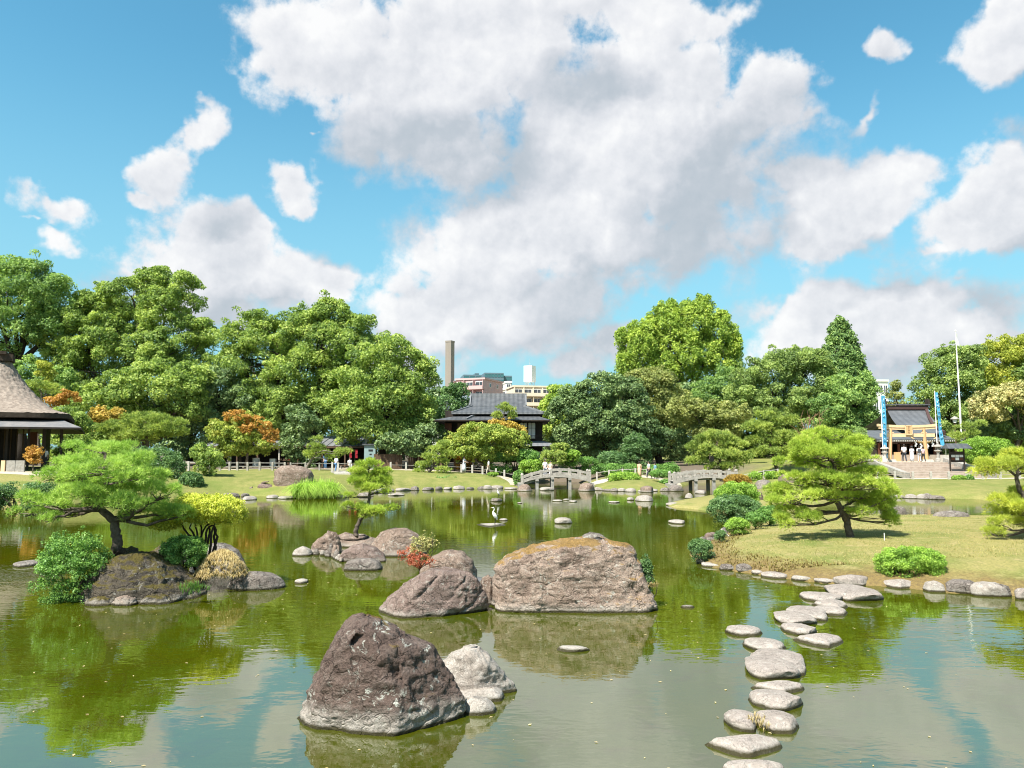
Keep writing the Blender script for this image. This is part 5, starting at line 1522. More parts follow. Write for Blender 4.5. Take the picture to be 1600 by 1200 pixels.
# the coral coloured shrub and its pale sprays between the rocks
rs = np.random.RandomState(301)
bl = px_blobs([(640, 868, 17, 13, 0), (655, 875, 18, 10, -.1), (668, 878, 12, 7, 0)], 20.0, 0.9)
org = np.array(pt(655, 890, 20.0))
t = thing('coral_shrub', 'coral red leaved small shrub growing between the rocks in the middle', 'shrub', org)
C, O = shell(bl, 0.07, rs, 0.6, 1, 1)
link('foliage', crown_mesh('foliage', [leaf_cloud(C, O, np.full(len(C), 0.085), 0.045, 0.5, rs, 0.9, True, ragged=0.6)], org), M['coral'], t, kind='stuff')
bl2 = px_blobs([(658, 852, 15, 13, .1), (672, 850, 8, 8, 0), (648, 858, 9, 7, 0)], 20.1, 0.9)
C2, O2 = shell(bl2, 0.07, rs, 1.3, 1, 1)
sp = [np.array(pt(655 + a_, 852 - b_, 20.1)) for a_, b_ in ((24, 14), (28, 8), (31, 2), (30, -3), (20, 20), (8, 22))]
SP = np.concatenate([np.linspace(np.array(pt(662, 856, 20.1)), s_, 7)[2:] for s_ in sp])
C2 = np.concatenate([C2, SP])
O2 = np.concatenate([O2, np.tile([[0.5, -.2, .5]], (len(SP), 1))])
link('sprays', crown_mesh('sprays', [leaf_cloud(C2, O2, np.concatenate([np.full(len(C2) - len(SP), 0.08), np.full(len(SP), 0.035)]), 0.042, 0.45, rs, 0.9, True, ragged=0.6)], org), M['flowering'], t, kind='stuff', label='pale yellow green upper sprays of the coral shrub')
mb = MB()
for s_ in list(sp) + [np.array(pt(640, 866, 20)), np.array(pt(668, 876, 20)), np.array(pt(652, 850, 20))]:
    mb.tube(np.concatenate([[org * [1, 1, 0]], limb(org, s_, 0.06, rs, 6)]) - org, np.linspace(0.014, 0.004, 7), 5)
mb.build('stem', M['bark_dark'], t)


# ---------------------------------------------------------------- grasses
PX_ = lambda px, d: pt(px, 690, d).x
def blades(P, n, L, w, rs, lean=0.6, droop=0.5):
    """Curved grass blades, two quads and a tip each."""
    idx = np.repeat(np.arange(len(P)), n)
    m = len(idx)
    a = rs.uniform(0, 2 * PI, m)
    o = np.stack([np.cos(a), np.sin(a), np.zeros(m)], 1)
    s = np.stack([-np.sin(a), np.cos(a), np.zeros(m)], 1)
    ln = (L[idx] if np.ndim(L) else L) * rs.uniform(0.6, 1.2, m)
    le = lean * rs.uniform(0.1, 1, m)
    b0 = P[idx]
    up = np.array([0, 0, 1.0])
    p1 = b0 + (up * 0.55 + o * 0.22 * le[:, None]) * ln[:, None]
    p2 = b0 + (up * (0.95 - droop * le * 0.6)[:, None] + o * (0.75 * le)[:, None]) * ln[:, None]
    hw = (w / 2)
    V = np.stack([b0 - s * hw, b0 + s * hw, p1 + s * hw * .8, p1 - s * hw * .8, p2], 1).reshape(-1, 3)
    i5 = np.arange(m)[:, None] * 5
    Fq = i5 + np.array([[0, 1, 2, 3]])
    Ft = i5 + np.array([[3, 2, 4]])
    ti = rs.uniform(size=m)
    cl = rs.uniform(size=len(P))[idx]
    return V, [Fq, Ft], np.concatenate([ti, ti]), np.concatenate([cl, cl])


def grass_clump(name, label, P, n, L, w, mat, seed, category, lean=0.6, droop=0.5, kind=None, stuff=False):
    rs = np.random.RandomState(seed)
    P = np.asarray(P, float)
    V, Fs, t, c = blades(P, n, L, w, rs, lean, droop)
    org = P.mean(0)
    me = make_mesh(name, V - org, Fs, {'tint': t, 'clump': c})
    o = link(name, me, M[mat], loc=org)
    if stuff:
        o['kind'] = 'stuff'
    return tag(o, label, category)


rs = np.random.RandomState(11)
P = []
for k in range(170):
    c_ = ((478, 57.8), (497, 58.4), (514, 58.6))[k % 3]
    P.append((PX_(c_[0], c_[1]) + rs.normal(0, .28), c_[1] + rs.normal(0, .25), 0.0))
P = np.array(P)
P[:, 2] = np.maximum(0.0, land(P[:, :2])[0])
grass_clump('reed_clump', 'clump of tall arching green reeds at the far water edge', P, 26, 1.75, 0.035, 'reed', 12, 'reeds', 1.5, 1.1)
P = []
for k in range(260):
    a_ = rs.uniform(0, 2 * PI)
    r_ = math.sqrt(rs.uniform(0, 1))
    c_ = pt(348, 862, 20.0)
    P.append((c_.x + math.cos(a_) * 0.64 * r_, 19.95 + math.sin(a_) * 0.55 * r_, 0.30 + 0.62 * (1 - r_ * r_)))
grass_clump('dry_grass', 'mound of straw coloured dry grass trailing over the left islet', P, 26, 0.18, 0.009, 'straw', 13, 'grass', 1.4, 1.5)
P = [(gp(1185 + rs.normal() * 5, 1132 + rs.normal() * 6, 0.1).x, gp(1185, 1132 + rs.normal() * 5, 0.1).y, 0.10) for k in range(22)]
grass_clump('dry_grass', 'wisp of dry grass growing between the split stepping stones', P, 10, 0.11, 0.005, 'straw', 14, 'grass', 1.0, 1.0)
P = [tuple(pt(303 + rs.normal() * 9, 922 + rs.normal() * 4, 18.2)) for k in range(60)]
grass_clump('grass_tuft', 'tuft of fine green grass at the right foot of the mossy boulder', P, 14, 0.16, 0.006, 'shrub_green', 15, 'grass', 0.9, 0.6)
P = [tuple(pt(1020 + rs.normal() * 5, 916 + rs.normal() * 1.5, 17.2)) for k in range(30)]
grass_clump('dry_grass', 'small wisp of dry weeds at the right foot of the biggest boulder', P, 10, 0.10, 0.006, 'straw', 16, 'grass', 1.0, 0.8)

# short lawn grass on the near right lawn, thinner where it is worn, and weeds along its shore
N_ = 42000
gxs, gys = rs.uniform(4, 32, N_), 22 + 26 * rs.uniform(0, 1, N_) ** 1.5
h_, s_ = land(np.stack([gxs, gys], 1))
keep = (s_ > 0.25) & (perlin(np.stack([gxs * .8, gys * .8, gxs * 0], 1)) > -0.35)
P = np.stack([gxs, gys, h_ - 0.005], 1)[keep]
ok = np.abs(P[:, 0] / P[:, 1]) < 0.72
P = P[ok]
M['lawn_blade'] = leaf_mat('lawn_blade', (0.120, 0.140, 0.036), (0.205, 0.192, 0.066), (0.310, 0.250, 0.115), trans=0.2, gain=1.1)
M['weed'] = leaf_mat('weed', (0.090, 0.060, 0.028), (0.160, 0.115, 0.040), (0.180, 0.180, 0.045), trans=0.2, gain=1.1)
V, Fs, t_, c_ = blades(P, 2, 0.055, 0.012, rs, 1.0, 0.6)
o = link('lawn_grass', make_mesh('lawn_grass', V, Fs, {'tint': t_, 'clump': c_}), M['lawn_blade'], kind='stuff')
tag(o, 'short dry green grass over the right lawn', 'grass')
keep = (s_ > 0.12) & (s_ < 1.3) & (rs.uniform(size=N_) < 0.8) & (gys < 31)
P = np.stack([gxs, gys, h_ - 0.01], 1)[keep]
V, Fs, t_, c_ = blades(P, 5, 0.10, 0.014, rs, 1.2, 0.5)
o = link('shore_weeds', make_mesh('shore_weeds', V, Fs, {'tint': t_, 'clump': c_}), M['weed'], kind='stuff')
tag(o, 'brown and green weeds along the shore of the right lawn', 'weeds')

# fallen leaves and scum specks afloat
P = np.column_stack([rs.uniform(-9, 9, 420), rs.uniform(8.5, 30, 420), np.zeros(420)])
P = P[land(P[:, :2])[1] < -0.4]
a_ = rs.uniform(0, 2 * PI, len(P))
l_ = rs.uniform(0.012, 0.038, len(P))
T_ = np.stack([np.cos(a_), np.sin(a_), 0 * a_], 1) * l_[:, None]
B_ = np.stack([-np.sin(a_), np.cos(a_), 0 * a_], 1) * (l_ * 0.5)[:, None]
P[:, 2] = 0.006
V = np.stack([P + T_, P + B_ + [0, 0, .003], P - T_, P - B_ + [0, 0, .003]], 1).reshape(-1, 3)
o = link('floating_leaves', make_mesh('floating_leaves', V, np.arange(len(V)).reshape(-1, 4), {'tint': rs.uniform(size=len(P)), 'clump': rs.uniform(size=len(P))}), M['straw'], kind='stuff')
tag(o, 'tiny fallen leaves and specks floating on the near pond', 'leaves')


# ---------------------------------------------------------------- buildings and built things
def PX(px, d, py=690):
    return pt(px, py, d).x


def PZ(py, d):
    return pt(800, py, d).z


M['thatch'] = simple('thatch', (0.20, 0.155, 0.125), 0.95, 0.35, 4.0, 0.1, bump=1.0, col2=(0.36, 0.30, 0.25))
M['thatch_edge'] = simple('thatch_edge', (0.06, 0.045, 0.035), 0.95, 0.4, 5.0, 0.1, bump=0.6)
M['shingle'] = simple('shingle', (0.13, 0.14, 0.155), 0.7, 0.2, 1.2, 0.3, col2=(0.23, 0.21, 0.20), streak=True, bump=0.2)
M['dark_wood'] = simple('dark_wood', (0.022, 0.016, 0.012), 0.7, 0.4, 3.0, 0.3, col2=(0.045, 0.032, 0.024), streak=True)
M['red_wood'] = simple('red_wood', (0.12, 0.04, 0.022), 0.65, 0.3, 3.0, 0.3, streak=True)
M['brown_wood'] = simple('brown_wood', (0.11, 0.07, 0.045), 0.8, 0.35, 4.0, 0.2, streak=True, bump=0.3)
M['new_wood'] = simple('new_wood', (0.56, 0.34, 0.17), 0.55, 0.12, 3.0, 0.3, streak=True, bump=0.1)
M['new_wood_pale'] = simple('new_wood_pale', (0.66, 0.47, 0.28), 0.55, 0.10, 3.0, 0.3, streak=True)
M['roof_tile'] = simple('roof_tile', (0.060, 0.064, 0.070), 0.5, 0.2, 1.5, 0.4, col2=(0.105, 0.11, 0.118), ribs=0.55)
M['roof_tile_light'] = simple('roof_tile_light', (0.16, 0.165, 0.175), 0.55, 0.2, 1.5, 0.4, ribs=0.55)
M['copper_roof'] = simple('copper_roof', (0.085, 0.090, 0.100), 0.5, 0.15, 0.8, 0.4, col2=(0.125, 0.13, 0.14), ribs=0.8)
M['roof_trim'] = simple('roof_trim', (0.070, 0.038, 0.034), 0.5, 0.2, 2.0, 0.4)
M['plaster'] = simple('plaster', (0.66, 0.64, 0.58), 0.85, 0.08, 1.5, 0.2)
M['paper'] = simple('paper', (0.62, 0.62, 0.60), 0.8, 0.05, 2.0, 0.2)
M['concrete'] = simple('concrete', (0.25, 0.22, 0.185), 0.9, 0.12, 0.5, 0.2, streak=True)
M['granite'] = simple('granite', (0.40, 0.37, 0.33), 0.9, 0.22, 6.0, 0.2, bump=0.4, col2=(0.54, 0.50, 0.45))
M['bridge_stone'] = simple('bridge_stone', (0.27, 0.25, 0.22), 0.9, 0.3, 3.0, 0.2, bump=0.4, col2=(0.45, 0.41, 0.36))
M['granite_dark'] = simple('granite_dark', (0.26, 0.245, 0.22), 0.9, 0.3, 5.0, 0.2, bump=0.4, col2=(0.40, 0.375, 0.34))
M['step_stone'] = simple('step_stone', (0.33, 0.25, 0.20), 0.9, 0.2, 2.5, 0.2, bump=0.2, col2=(0.45, 0.38, 0.32))
M['gravel'] = simple('gravel', (0.40, 0.34, 0.26), 0.95, 0.15, 6.0, 0.1, bump=0.3, col2=(0.55, 0.48, 0.38))
M['pink_wall'] = simple('pink_wall', (0.56, 0.37, 0.35), 0.85, 0.06, 0.4, 0.2)
M['cream_wall'] = simple('cream_wall', (0.66, 0.56, 0.42), 0.85, 0.06, 0.3, 0.2)
M['white_wall'] = simple('white_wall', (0.76, 0.75, 0.72), 0.8, 0.05, 0.3, 0.2)
M['tower_wall'] = simple('tower_wall', (0.115, 0.17, 0.20), 0.5, 0.1, 0.2, 0.4)
M['teal_glass'] = simple('teal_glass', (0.05, 0.16, 0.17), 0.15, 0.15, 0.3, 0.6)
M['window_glass'] = simple('window_glass', (0.05, 0.06, 0.07), 0.12, 0.2, 0.4, 0.6)
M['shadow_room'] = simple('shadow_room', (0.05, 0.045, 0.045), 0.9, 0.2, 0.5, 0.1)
M['white_paint'] = simple('white_paint', (0.80, 0.79, 0.77), 0.5, 0.03, 1.0, 0.3)
M['white_cloth'] = simple('white_cloth', (0.78, 0.77, 0.76), 0.9, 0.05, 6.0, 0.1)
M['steel'] = simple('steel', (0.55, 0.55, 0.56), 0.35, 0.06, 3.0, 0.5, metal=0.6)
M['blue_cloth'] = simple('blue_cloth', (0.07, 0.30, 0.48), 0.8, 0.12, 2.0, 0.2)
M['red_cloth'] = simple('red_cloth', (0.24, 0.015, 0.022), 0.8, 0.12, 2.0, 0.2)
M['black_paint'] = simple('black_paint', (0.02, 0.02, 0.02), 0.5, 0.2, 2.0, 0.3)
M['grey_roof_far'] = simple('grey_roof_far', (0.27, 0.33, 0.38), 0.6, 0.06, 0.2, 0.3)
M['straw_rope'] = simple('straw_rope', (0.50, 0.34, 0.16), 0.9, 0.2, 9.0, 0.1, bump=0.5)
M['grey_green'] = simple('grey_green', (0.22, 0.30, 0.30), 0.6, 0.08, 1.0, 0.3)

# ---- the thatched house at the left
d0 = 62.0
house = thing('thatched_house', 'thatched house with a grey pent roof and open dark front at the left edge', 'house', (-44, d0, 2.05))
HO = Vector((-44, d0, 2.05))


def loft_roof(rects, name, mat, parent, org, smooth=False, close=True, round_=0.0):
    """rects: (x0, x1, y0, y1, z) from the eave upwards."""
    mb = MB()
    n = 26

    def ring(r):
        x0, x1, y0, y1, z = r
        out = []
        if round_:
            w_, h_ = (x1 - x0) / 2, (y1 - y0) / 2
            r_ = min(round_, w_ * .9, h_ * .9)
            for k in range(4):
                sx, sy = ((-1, -1), (1, -1), (1, 1), (-1, 1))[k]
                cx_, cy_ = (x0 + x1) / 2 + sx * (w_ - r_), (y0 + y1) / 2 + sy * (h_ - r_)
                a0 = PI + PI / 2 * k
                for j in range(n // 2):
                    a_ = a0 + PI / 2 * j / (n // 2 - 1)
                    out.append((cx_ + r_ * math.cos(a_) - org[0], cy_ + r_ * math.sin(a_) - org[1], z - org[2]))
                nx_, ny_ = ((1, -1), (1, 1), (-1, 1), (-1, -1))[k]
                ex, ey = (x0 + x1) / 2 + nx_ * (w_ - r_), (y0 + y1) / 2 + ny_ * (h_ - r_)
                a1 = a0 + PI / 2
                p0 = (cx_ + r_ * math.cos(a1), cy_ + r_ * math.sin(a1))
                p1 = (ex + r_ * math.cos(a1), ey + r_ * math.sin(a1))
                m2 = n - n // 2
                for j in range(m2):
                    t_ = (j + 1) / (m2 + 1)
                    out.append((p0[0] + (p1[0] - p0[0]) * t_ - org[0], p0[1] + (p1[1] - p0[1]) * t_ - org[1], z - org[2]))
            return out
        c = [(x0, y0), (x1, y0), (x1, y1), (x0, y1)]
        for k in range(4):
            a, b_ = c[k], c[(k + 1) % 4]
            for j in range(n):
                t_ = j / n
                out.append((a[0] + (b_[0] - a[0]) * t_ - org[0], a[1] + (b_[1] - a[1]) * t_ - org[1], z - org[2]))
        return out
    V, F = [], []
    for r in rects:
        V += ring(r)
    m_ = 4 * n
    for j in range(len(rects) - 1):
        for k in range(m_):
            F.append((j * m_ + k, j * m_ + (k + 1) % m_, (j + 1) * m_ + (k + 1) % m_, (j + 1) * m_ + k))
    if close:
        F.append(tuple((len(rects) - 1) * m_ + k for k in range(m_)))
    mb.raw(V, F)
    return mb.build(name, mat, parent, smooth=smooth)


xt = PX(126, 56)
xe, xr = xt - 0.9, xt - 5.5
ze, zr = PZ(646, 59), PZ(566, 64)
W0 = -62.0
rows = []
for t_ in np.linspace(0, 1, 14):
    k = t_ ** 0.56
    x1 = xe + (xr - xe) * k
    x0 = W0 + (xe - x1)
    y0, y1 = 55.8 + (63.3 - 55.8) * k, 72.2 - (72.2 - 64.7) * k
    rows.append((x0, x1, y0, y1, ze + (zr - ze) * t_))
rt = loft_roof(rows, 'thatch_roof', M['thatch'], house, HO, round_=2.2, smooth=True)
_sub = rt.modifiers.new('subdivision', 'SUBSURF')
_sub.subdivision_type, _sub.levels, _sub.render_levels = 'SIMPLE', 2, 2
_tex = bpy.data.textures.new('thatch_relief', 'CLOUDS')
_tex.noise_scale = 0.30
_dm = rt.modifiers.new('relief', 'DISPLACE')
_dm.texture, _dm.strength, _dm.texture_coords = _tex, 0.22, 'LOCAL'
loft_roof([(W0 + .1, xe - .1, 55.9, 72.1, ze - .42), (W0 - .05, xe + .05, 55.75, 72.25, ze - .36), (W0 - .05, xe + .05, 55.75, 72.25, ze - .01)], 'thatch_edge', M['thatch_edge'], house, HO, round_=2.2)
mb = MB()
mb.box(((W0 + xr) / 2 + 3.2 + 44, 2.0, zr + .25 - 2.05), (xr - W0 - 6.0, 2.1, .55))
for k in range(9):
    mb.box((xr - .5 - k * 1.35 + 44, 2.0, zr + .62 - 2.05), (.5, 2.4, .26))
mb.build('ridge_cap', M['thatch_edge'], house)
zo, zi = PZ(668, 58), ze - .50
loft_roof([(W0 - 3, xt, 54.6, 73.4, zo), (W0 - 1.6, xt - .8, 55.5, 72.5, zo + .36), (W0 + 1, xe - .5, 57.2, 70.8, zi + .06)], 'pent_roof', M['shingle'], house, HO)
loft_roof([(W0 + 1, xe - .5, 57.2, 70.8, zi - .25), (W0 - 3, xt, 54.6, 73.4, zo - .14), (W0 - 3, xt, 54.6, 73.4, zo - .003)], 'eave_board', M['dark_wood'], house, HO, close=False)
mb = MB()
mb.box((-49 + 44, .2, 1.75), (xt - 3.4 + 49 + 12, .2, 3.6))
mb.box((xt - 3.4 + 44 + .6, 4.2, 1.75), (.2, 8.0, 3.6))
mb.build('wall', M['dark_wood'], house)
for dx_, w_ in ((-2.5, .22), (-3.5, .16), (-4.9, .16), (-1.36, .20), (-6.8, .16)):
    mb = MB()
    mb.box((xt + dx_ + 44, 57.4 - d0, 1.7), (w_, w_, 3.6))
    mb.build('post', M['dark_wood'], house)
mb = MB()
mb.box((-6.0, -2.6, .32), (22, 4.6, .16))
mb.build('veranda', M['brown_wood'], house)
mb = MB()
mb.box((xt - 3.5 + 44, .04, 1.7), (.55, .08, 2.6))
mb.build('door_panel', M['red_wood'], house)
for k in range(12):
    mb = MB()
    mb.box((xt - 4.2 - .42 * k + 44, .03, 1.85), (.09, .09, 3.2))
    mb.build('lattice_bar', M['brown_wood'], house)
_a = rad(28)
_l = Vector((xt + 44, 54.6 - d0, 0))
_w = Matrix.Rotation(_a, 3, 'Z') @ _l
house.rotation_euler = (0, 0, _a)
house.location = (PX(126, 58) - _w.x, 58 - _w.y, 2.05)
t = thing('veranda_screen', 'low plank screen box standing before the open thatched house', 'screen', (PX(24, 56), 56, ground(PX(24, 56), 56)))
for k in range(3):
    MB().box(((-.78, -.22, .45)[k], 0, .42), ((.28, .62, .64)[k], .10, .82)).build('panel', M['granite_dark'] if k else M['new_wood_pale'], t)
stone('garden_stone', 'flat grey stone on the gravel before the thatched house', 8, 34, 725, 733, .35, 'rock_grey', 2, None, 0, 'stone', 1.75)
tree('small_maple', 'rust orange little maple before the post of the thatched house', 'tree', [(53, 702, 10, 6), (48, 712, 8, 7), (58, 708, 7, 9), (54, 720, 9, 5)], 55.5, 51, 'maple_orange', 401, leaf=0.13, clump=0.28, trunk_w=0.10, density=0.8, cover=0.7)


# ---- the tea house in the middle
def irimoya(parent, org, x0, x1, y0, y1, ze, zr, gi, mid, mat, trim, over=.25, sag=.10):
    """Hip and gable roof with a slight sag, its gables, ridge and edge boards."""
    zm = ze + (zr - ze) * mid
    ym0, ym1 = y0 + (y1 - y0) * .5 * (mid + sag), y1 - (y1 - y0) * .5 * (mid + sag)
    yc = (y0 + y1) / 2
    O = Vector(org)

    def P_(x, y, z):
        return (x - O.x, y - O.y, z - O.z)
    a, b_ = x0 + gi, x1 - gi
    mb = MB()
    n = 8

    def strip(p, q, r, s):
        for k in range(n):
            u, v = k / n, (k + 1) / n
            L = lambda A, B, w: tuple(A[i] + (B[i] - A[i]) * w for i in range(3))
            mb.poly([L(p, q, u), L(p, q, v), L(s, r, v), L(s, r, u)])
    lift = (zr - ze) * .05
    E = [P_(x0, y0, ze + lift), P_(x1, y0, ze + lift), P_(x1, y1, ze + lift), P_(x0, y1, ze + lift)]
    Em = P_((x0 + x1) / 2, y0, ze)
    Mi = [P_(a, ym0, zm), P_(b_, ym0, zm), P_(b_, ym1, zm), P_(a, ym1, zm)]
    strip(E[0], E[1], Mi[1], Mi[0])
    strip(E[2], E[3], Mi[3], Mi[2])
    strip(E[1], E[2], Mi[2], Mi[1])
    strip(E[3], E[0], Mi[0], Mi[3])
    R0, R1 = P_(a - over, yc, zr), P_(b_ + over, yc, zr)
    Mo = [P_(a - over, ym0, zm + .02), P_(b_ + over, ym0, zm + .02), P_(b_ + over, ym1, zm + .02), P_(a - over, ym1, zm + .02)]
    strip(Mo[0], Mo[1], R1, R0)
    strip(Mo[2], Mo[3], R0, R1)
    mb.build('roof', mat, parent)
    for xx, s in ((a, -1), (b_, 1)):
        mb = MB()
        for k in range(2):
            e = s * (.02 + .02 * k)
        mb.poly([P_(xx + s * .02, ym0 + .25, zm + .03), P_(xx + s * .02, ym1 - .25, zm + .03), P_(xx + s * .02, yc, zr - .15)])
        mb.build('gable', M['dark_wood'], parent)
        mb = MB()
        for yy in (ym0, ym1):
            mb.bar(P_(xx + s * over, yy, zm + .05), P_(xx + s * over, yc, zr + .05), .14, .30)
        mb.build('gable_board', trim, parent)
    mb = MB()
    mb.bar(P_(a - over - .1, yc, zr + .12), P_(b_ + over + .1, yc, zr + .12), .34, .42)
    mb.build('ridge', trim, parent)
    mb = MB()
    for i, (p, q) in enumerate(zip(E, Mi)):
        mb.bar(p, q, .24, .22)
    mb.build('hip_ridge', trim, parent)
    mb = MB()
    for p, q in zip(E, E[1:] + E[:1]):
        mb.bar((p[0], p[1], p[2] - .10), (q[0], q[1], q[2] - .10), .10, .18)
    mb.build('eave_edge', trim, parent)


dt = 92.0
gz = 1.5
TO = Vector((PX(770, dt), dt, gz))
tea = thing('tea_house', 'dark two storey wooden tea house with grey tiled hip and gable roofs', 'house', TO)
x0, x1 = PX(708, dt), PX(848, dt)
irimoya(tea, TO, x0, x1, 90.0, 99.0, PZ(646, 90), PZ(619, 94.5), 2.2, .42, M['roof_tile'], M['roof_tile_light'])
X0, X1 = PX(679, 89), PX(859, 89)
zo, zi = PZ(656, 88.6), PZ(645, 90) - .25
loft_roof([(X0, X1, 88.4, 100.6, zo), (x0 + .9, x1 - .9, 90.8, 98.2, zi)], 'pent_roof', M['roof_tile'], tea, TO)
loft_roof([(x0 + .9, x1 - .9, 90.8, 98.2, zi - .3), (X0, X1, 88.4, 100.6, zo - .16), (X0, X1, 88.4, 100.6, zo - .004)], 'eave_board', M['dark_wood'], tea, TO, close=False)
mb = MB()
mb.bar((PX(729, 89.4) - TO.x, 88.6 - TO.y, zo + .1 - gz), (PX(742, 90) - TO.x, 90.7 - TO.y, zi + .08 - gz), .2, .2)
mb.build('hip_ridge', M['roof_tile_light'], tea)
wx0, wx1 = PX(695, 91), PX(848, 91)
wz = PZ(657, 90)
mb = MB()
mb.box(((wx0 + wx1) / 2 - TO.x, 3.0, (wz + .4) / 2), (wx1 - wx0, 7.0, wz - gz + .5 + .0))
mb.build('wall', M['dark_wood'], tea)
for k, px_ in enumerate((818, 831)):
    f_ = MB()
    xx, zz = PX(px_, 90.4) - TO.x, PZ(673, 90.4) - gz
    w_, h_ = .86, 1.9
    f_.box((xx - w_ / 2, -1.54, zz), (.07, .08, h_)).box((xx + w_ / 2, -1.54, zz), (.07, .08, h_)).box((xx, -1.54, zz + h_ / 2), (w_ + .07, .08, .07)).box((xx, -1.54, zz - h_ / 2), (w_ + .07, .08, .07)).box((xx, -1.545, zz), (.035, .06, h_)).box((xx, -1.545, zz + .3), (w_, .06, .035))
    fr = f_.build('window', M['dark_wood'], tea)
    MB().box((xx, -1.515, zz), (w_, .03, h_)).build('pane', M['paper'], fr)
for px_ in (700, 720, 804):
    xx = PX(px_, 90.4) - TO.x
    MB().box((xx, -1.52, PZ(673, 90.4) - gz), (.8, .05, 1.7)).build('shutter', M['red_wood'] if px_ < 710 else M['brown_wood'], tea)
mb = MB()
mb.bar((wx0 - TO.x - .3, -1.9, PZ(681, 90) - gz), (wx1 - TO.x + .3, -1.9, PZ(681, 90) - gz), .08, .08)
for k in range(16):
    xx = wx0 - TO.x + (wx1 - wx0) * k / 15
    mb.box((xx, -1.9, PZ(684, 90) - gz), (.05, .05, .5))
mb.build('railing', M['dark_wood'], tea)
loft_roof([(wx0 - 1.2, PX(874, 89), 88.2, 100.5, PZ(697, 89)), (wx0, wx1 + .1, 90.6, 98.4, PZ(689, 90))], 'lower_roof', M['roof_tile_light'], tea, TO)
for px_ in (846, 866):
    MB().box((PX(px_, 89.2) - TO.x, -2.6, 1.2), (.18, .18, 2.6)).build('post', M['dark_wood'], tea)
MB().box((PX(838, 90) - TO.x, -1.56, 1.2), (1.5, .05, 1.6)).build('door', M['paper'], tea)
t = thing('gate', 'small dark roofed gate left of the ochre hedge', 'gate', (PX(700, 86), 86, ground(PX(700, 86), 86)))
for s in (-1, 1):
    MB().box((s * .75, 0, 1.0), (.2, .2, 2.0)).build('post', M['brown_wood'], t)
mb = MB()
mb.poly([(-1.1, -.6, 2.0), (1.1, -.6, 2.0), (1.0, 0, 2.4), (-1.0, 0, 2.4)]).poly([(1.1, .6, 2.0), (-1.1, .6, 2.0), (-1.0, 0, 2.4), (1.0, 0, 2.4)])
mb.box((0, 0, 1.97), (2.2, 1.2, .06))
mb.build('roof', M['roof_tile'], t)

# ---- the shops under the camphor trees
SO = Vector((PX(455, 96), 96, 1.5))
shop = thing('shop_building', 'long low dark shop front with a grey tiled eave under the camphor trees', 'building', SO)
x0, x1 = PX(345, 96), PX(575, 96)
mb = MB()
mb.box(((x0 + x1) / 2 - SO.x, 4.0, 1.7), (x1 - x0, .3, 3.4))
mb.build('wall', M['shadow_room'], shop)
zo = PZ(697, 93.5)
mb = MB()
n_ = 22
for k in range(n_):
    a_, b_ = x0 - 1 + (x1 - x0 + 2) * k / n_, x0 - 1 + (x1 - x0 + 2) * (k + 1) / n_
    mb.poly([(a_ - SO.x, -2.6, zo - 1.5), (b_ - SO.x, -2.6, zo - 1.5), (b_ - SO.x, 4.2, zo + 1.3 - 1.5), (a_ - SO.x, 4.2, zo + 1.3 - 1.5)])
    mb.bar((a_ - SO.x, -2.6, zo - 1.46), (a_ - SO.x, 4.2, zo + 1.34 - 1.5), .09, .08)
mb.build('roof', M['roof_tile_light'], shop)
MB().box(((x0 + x1) / 2 - SO.x, -2.55, zo - 1.64), (x1 - x0 + 2, .12, .2)).build('eave_board', M['brown_wood'], shop)
for px_ in (372, 404, 437.5, 470, 505, 540, 572):
    MB().box((PX(px_, 94) - SO.x, -2.2, (zo - 1.6) / 2), (.16, .16, zo - 1.6)).build('post', M['brown_wood'] if px_ != 437.5 else M['granite'], shop)
for px_ in (390, 420, 455, 490, 525, 556):
    MB().box((PX(px_, 97) - SO.x, 3.8, 1.2), (1.9, .06, 2.2)).build('door', M['dark_wood'], shop)
MB().box(((x0 + x1) / 2 - SO.x, .5, .04), (x1 - x0, 5.5, .1)).build('floor_slab', M['concrete'], shop)


def standing_sign(px, py0, py1, w, d, label, mat):
    x = PX(px, d)
    g_ = ground(x, d)
    h = (py1 - py0) * mpp(d)
    t = thing('shop_sign', label, 'sign', (x, d, g_))
    MB().box((0, 0, h * .58), (w, .06, h * .8)).build('board', M[mat], t)
    for s in (-1, 1):
        MB().box((s * w * .42, 0, h * .5), (.05, .09, h)).build('leg', M['brown_wood'], t)
    return t


standing_sign(401, 706, 722, .8, 88, 'white hanging cloth sign on legs under the orange maple', 'white_cloth')
standing_sign(427, 707, 722, .75, 87.5, 'tall white notice stand left of the shop post', 'white_paint')
standing_sign(386, 714, 723, .45, 87, 'small whitish notice board at the left shop end', 'white_paint')
t = thing('display_rack', 'low rack of reddish goods on the shop terrace right of the white stand', 'rack', (PX(452, 88), 88, ground(PX(452, 88), 88)))
MB().box((0, 0, .45), (2.3, .7, .08)).build('shelf', M['brown_wood'], t)
MB().box((0, .1, .85), (2.3, .5, .06)).build('shelf', M['brown_wood'], t)
for s in (-1, 1):
    for q in (-1, 1):
        MB().box((s * 1.1, q * .3, .45), (.07, .07, .9)).build('leg', M['brown_wood'], t)
rr = random.Random(3)
for k in range(14):
    MB().box((-1.0 + .155 * k, rr.uniform(-.15, .15), .57 + (k % 2) * .40), (.13, .2, .16)).build('goods', M[rr.choice(['red_wood', 'red_cloth', 'new_wood', 'brown_wood'])], t)
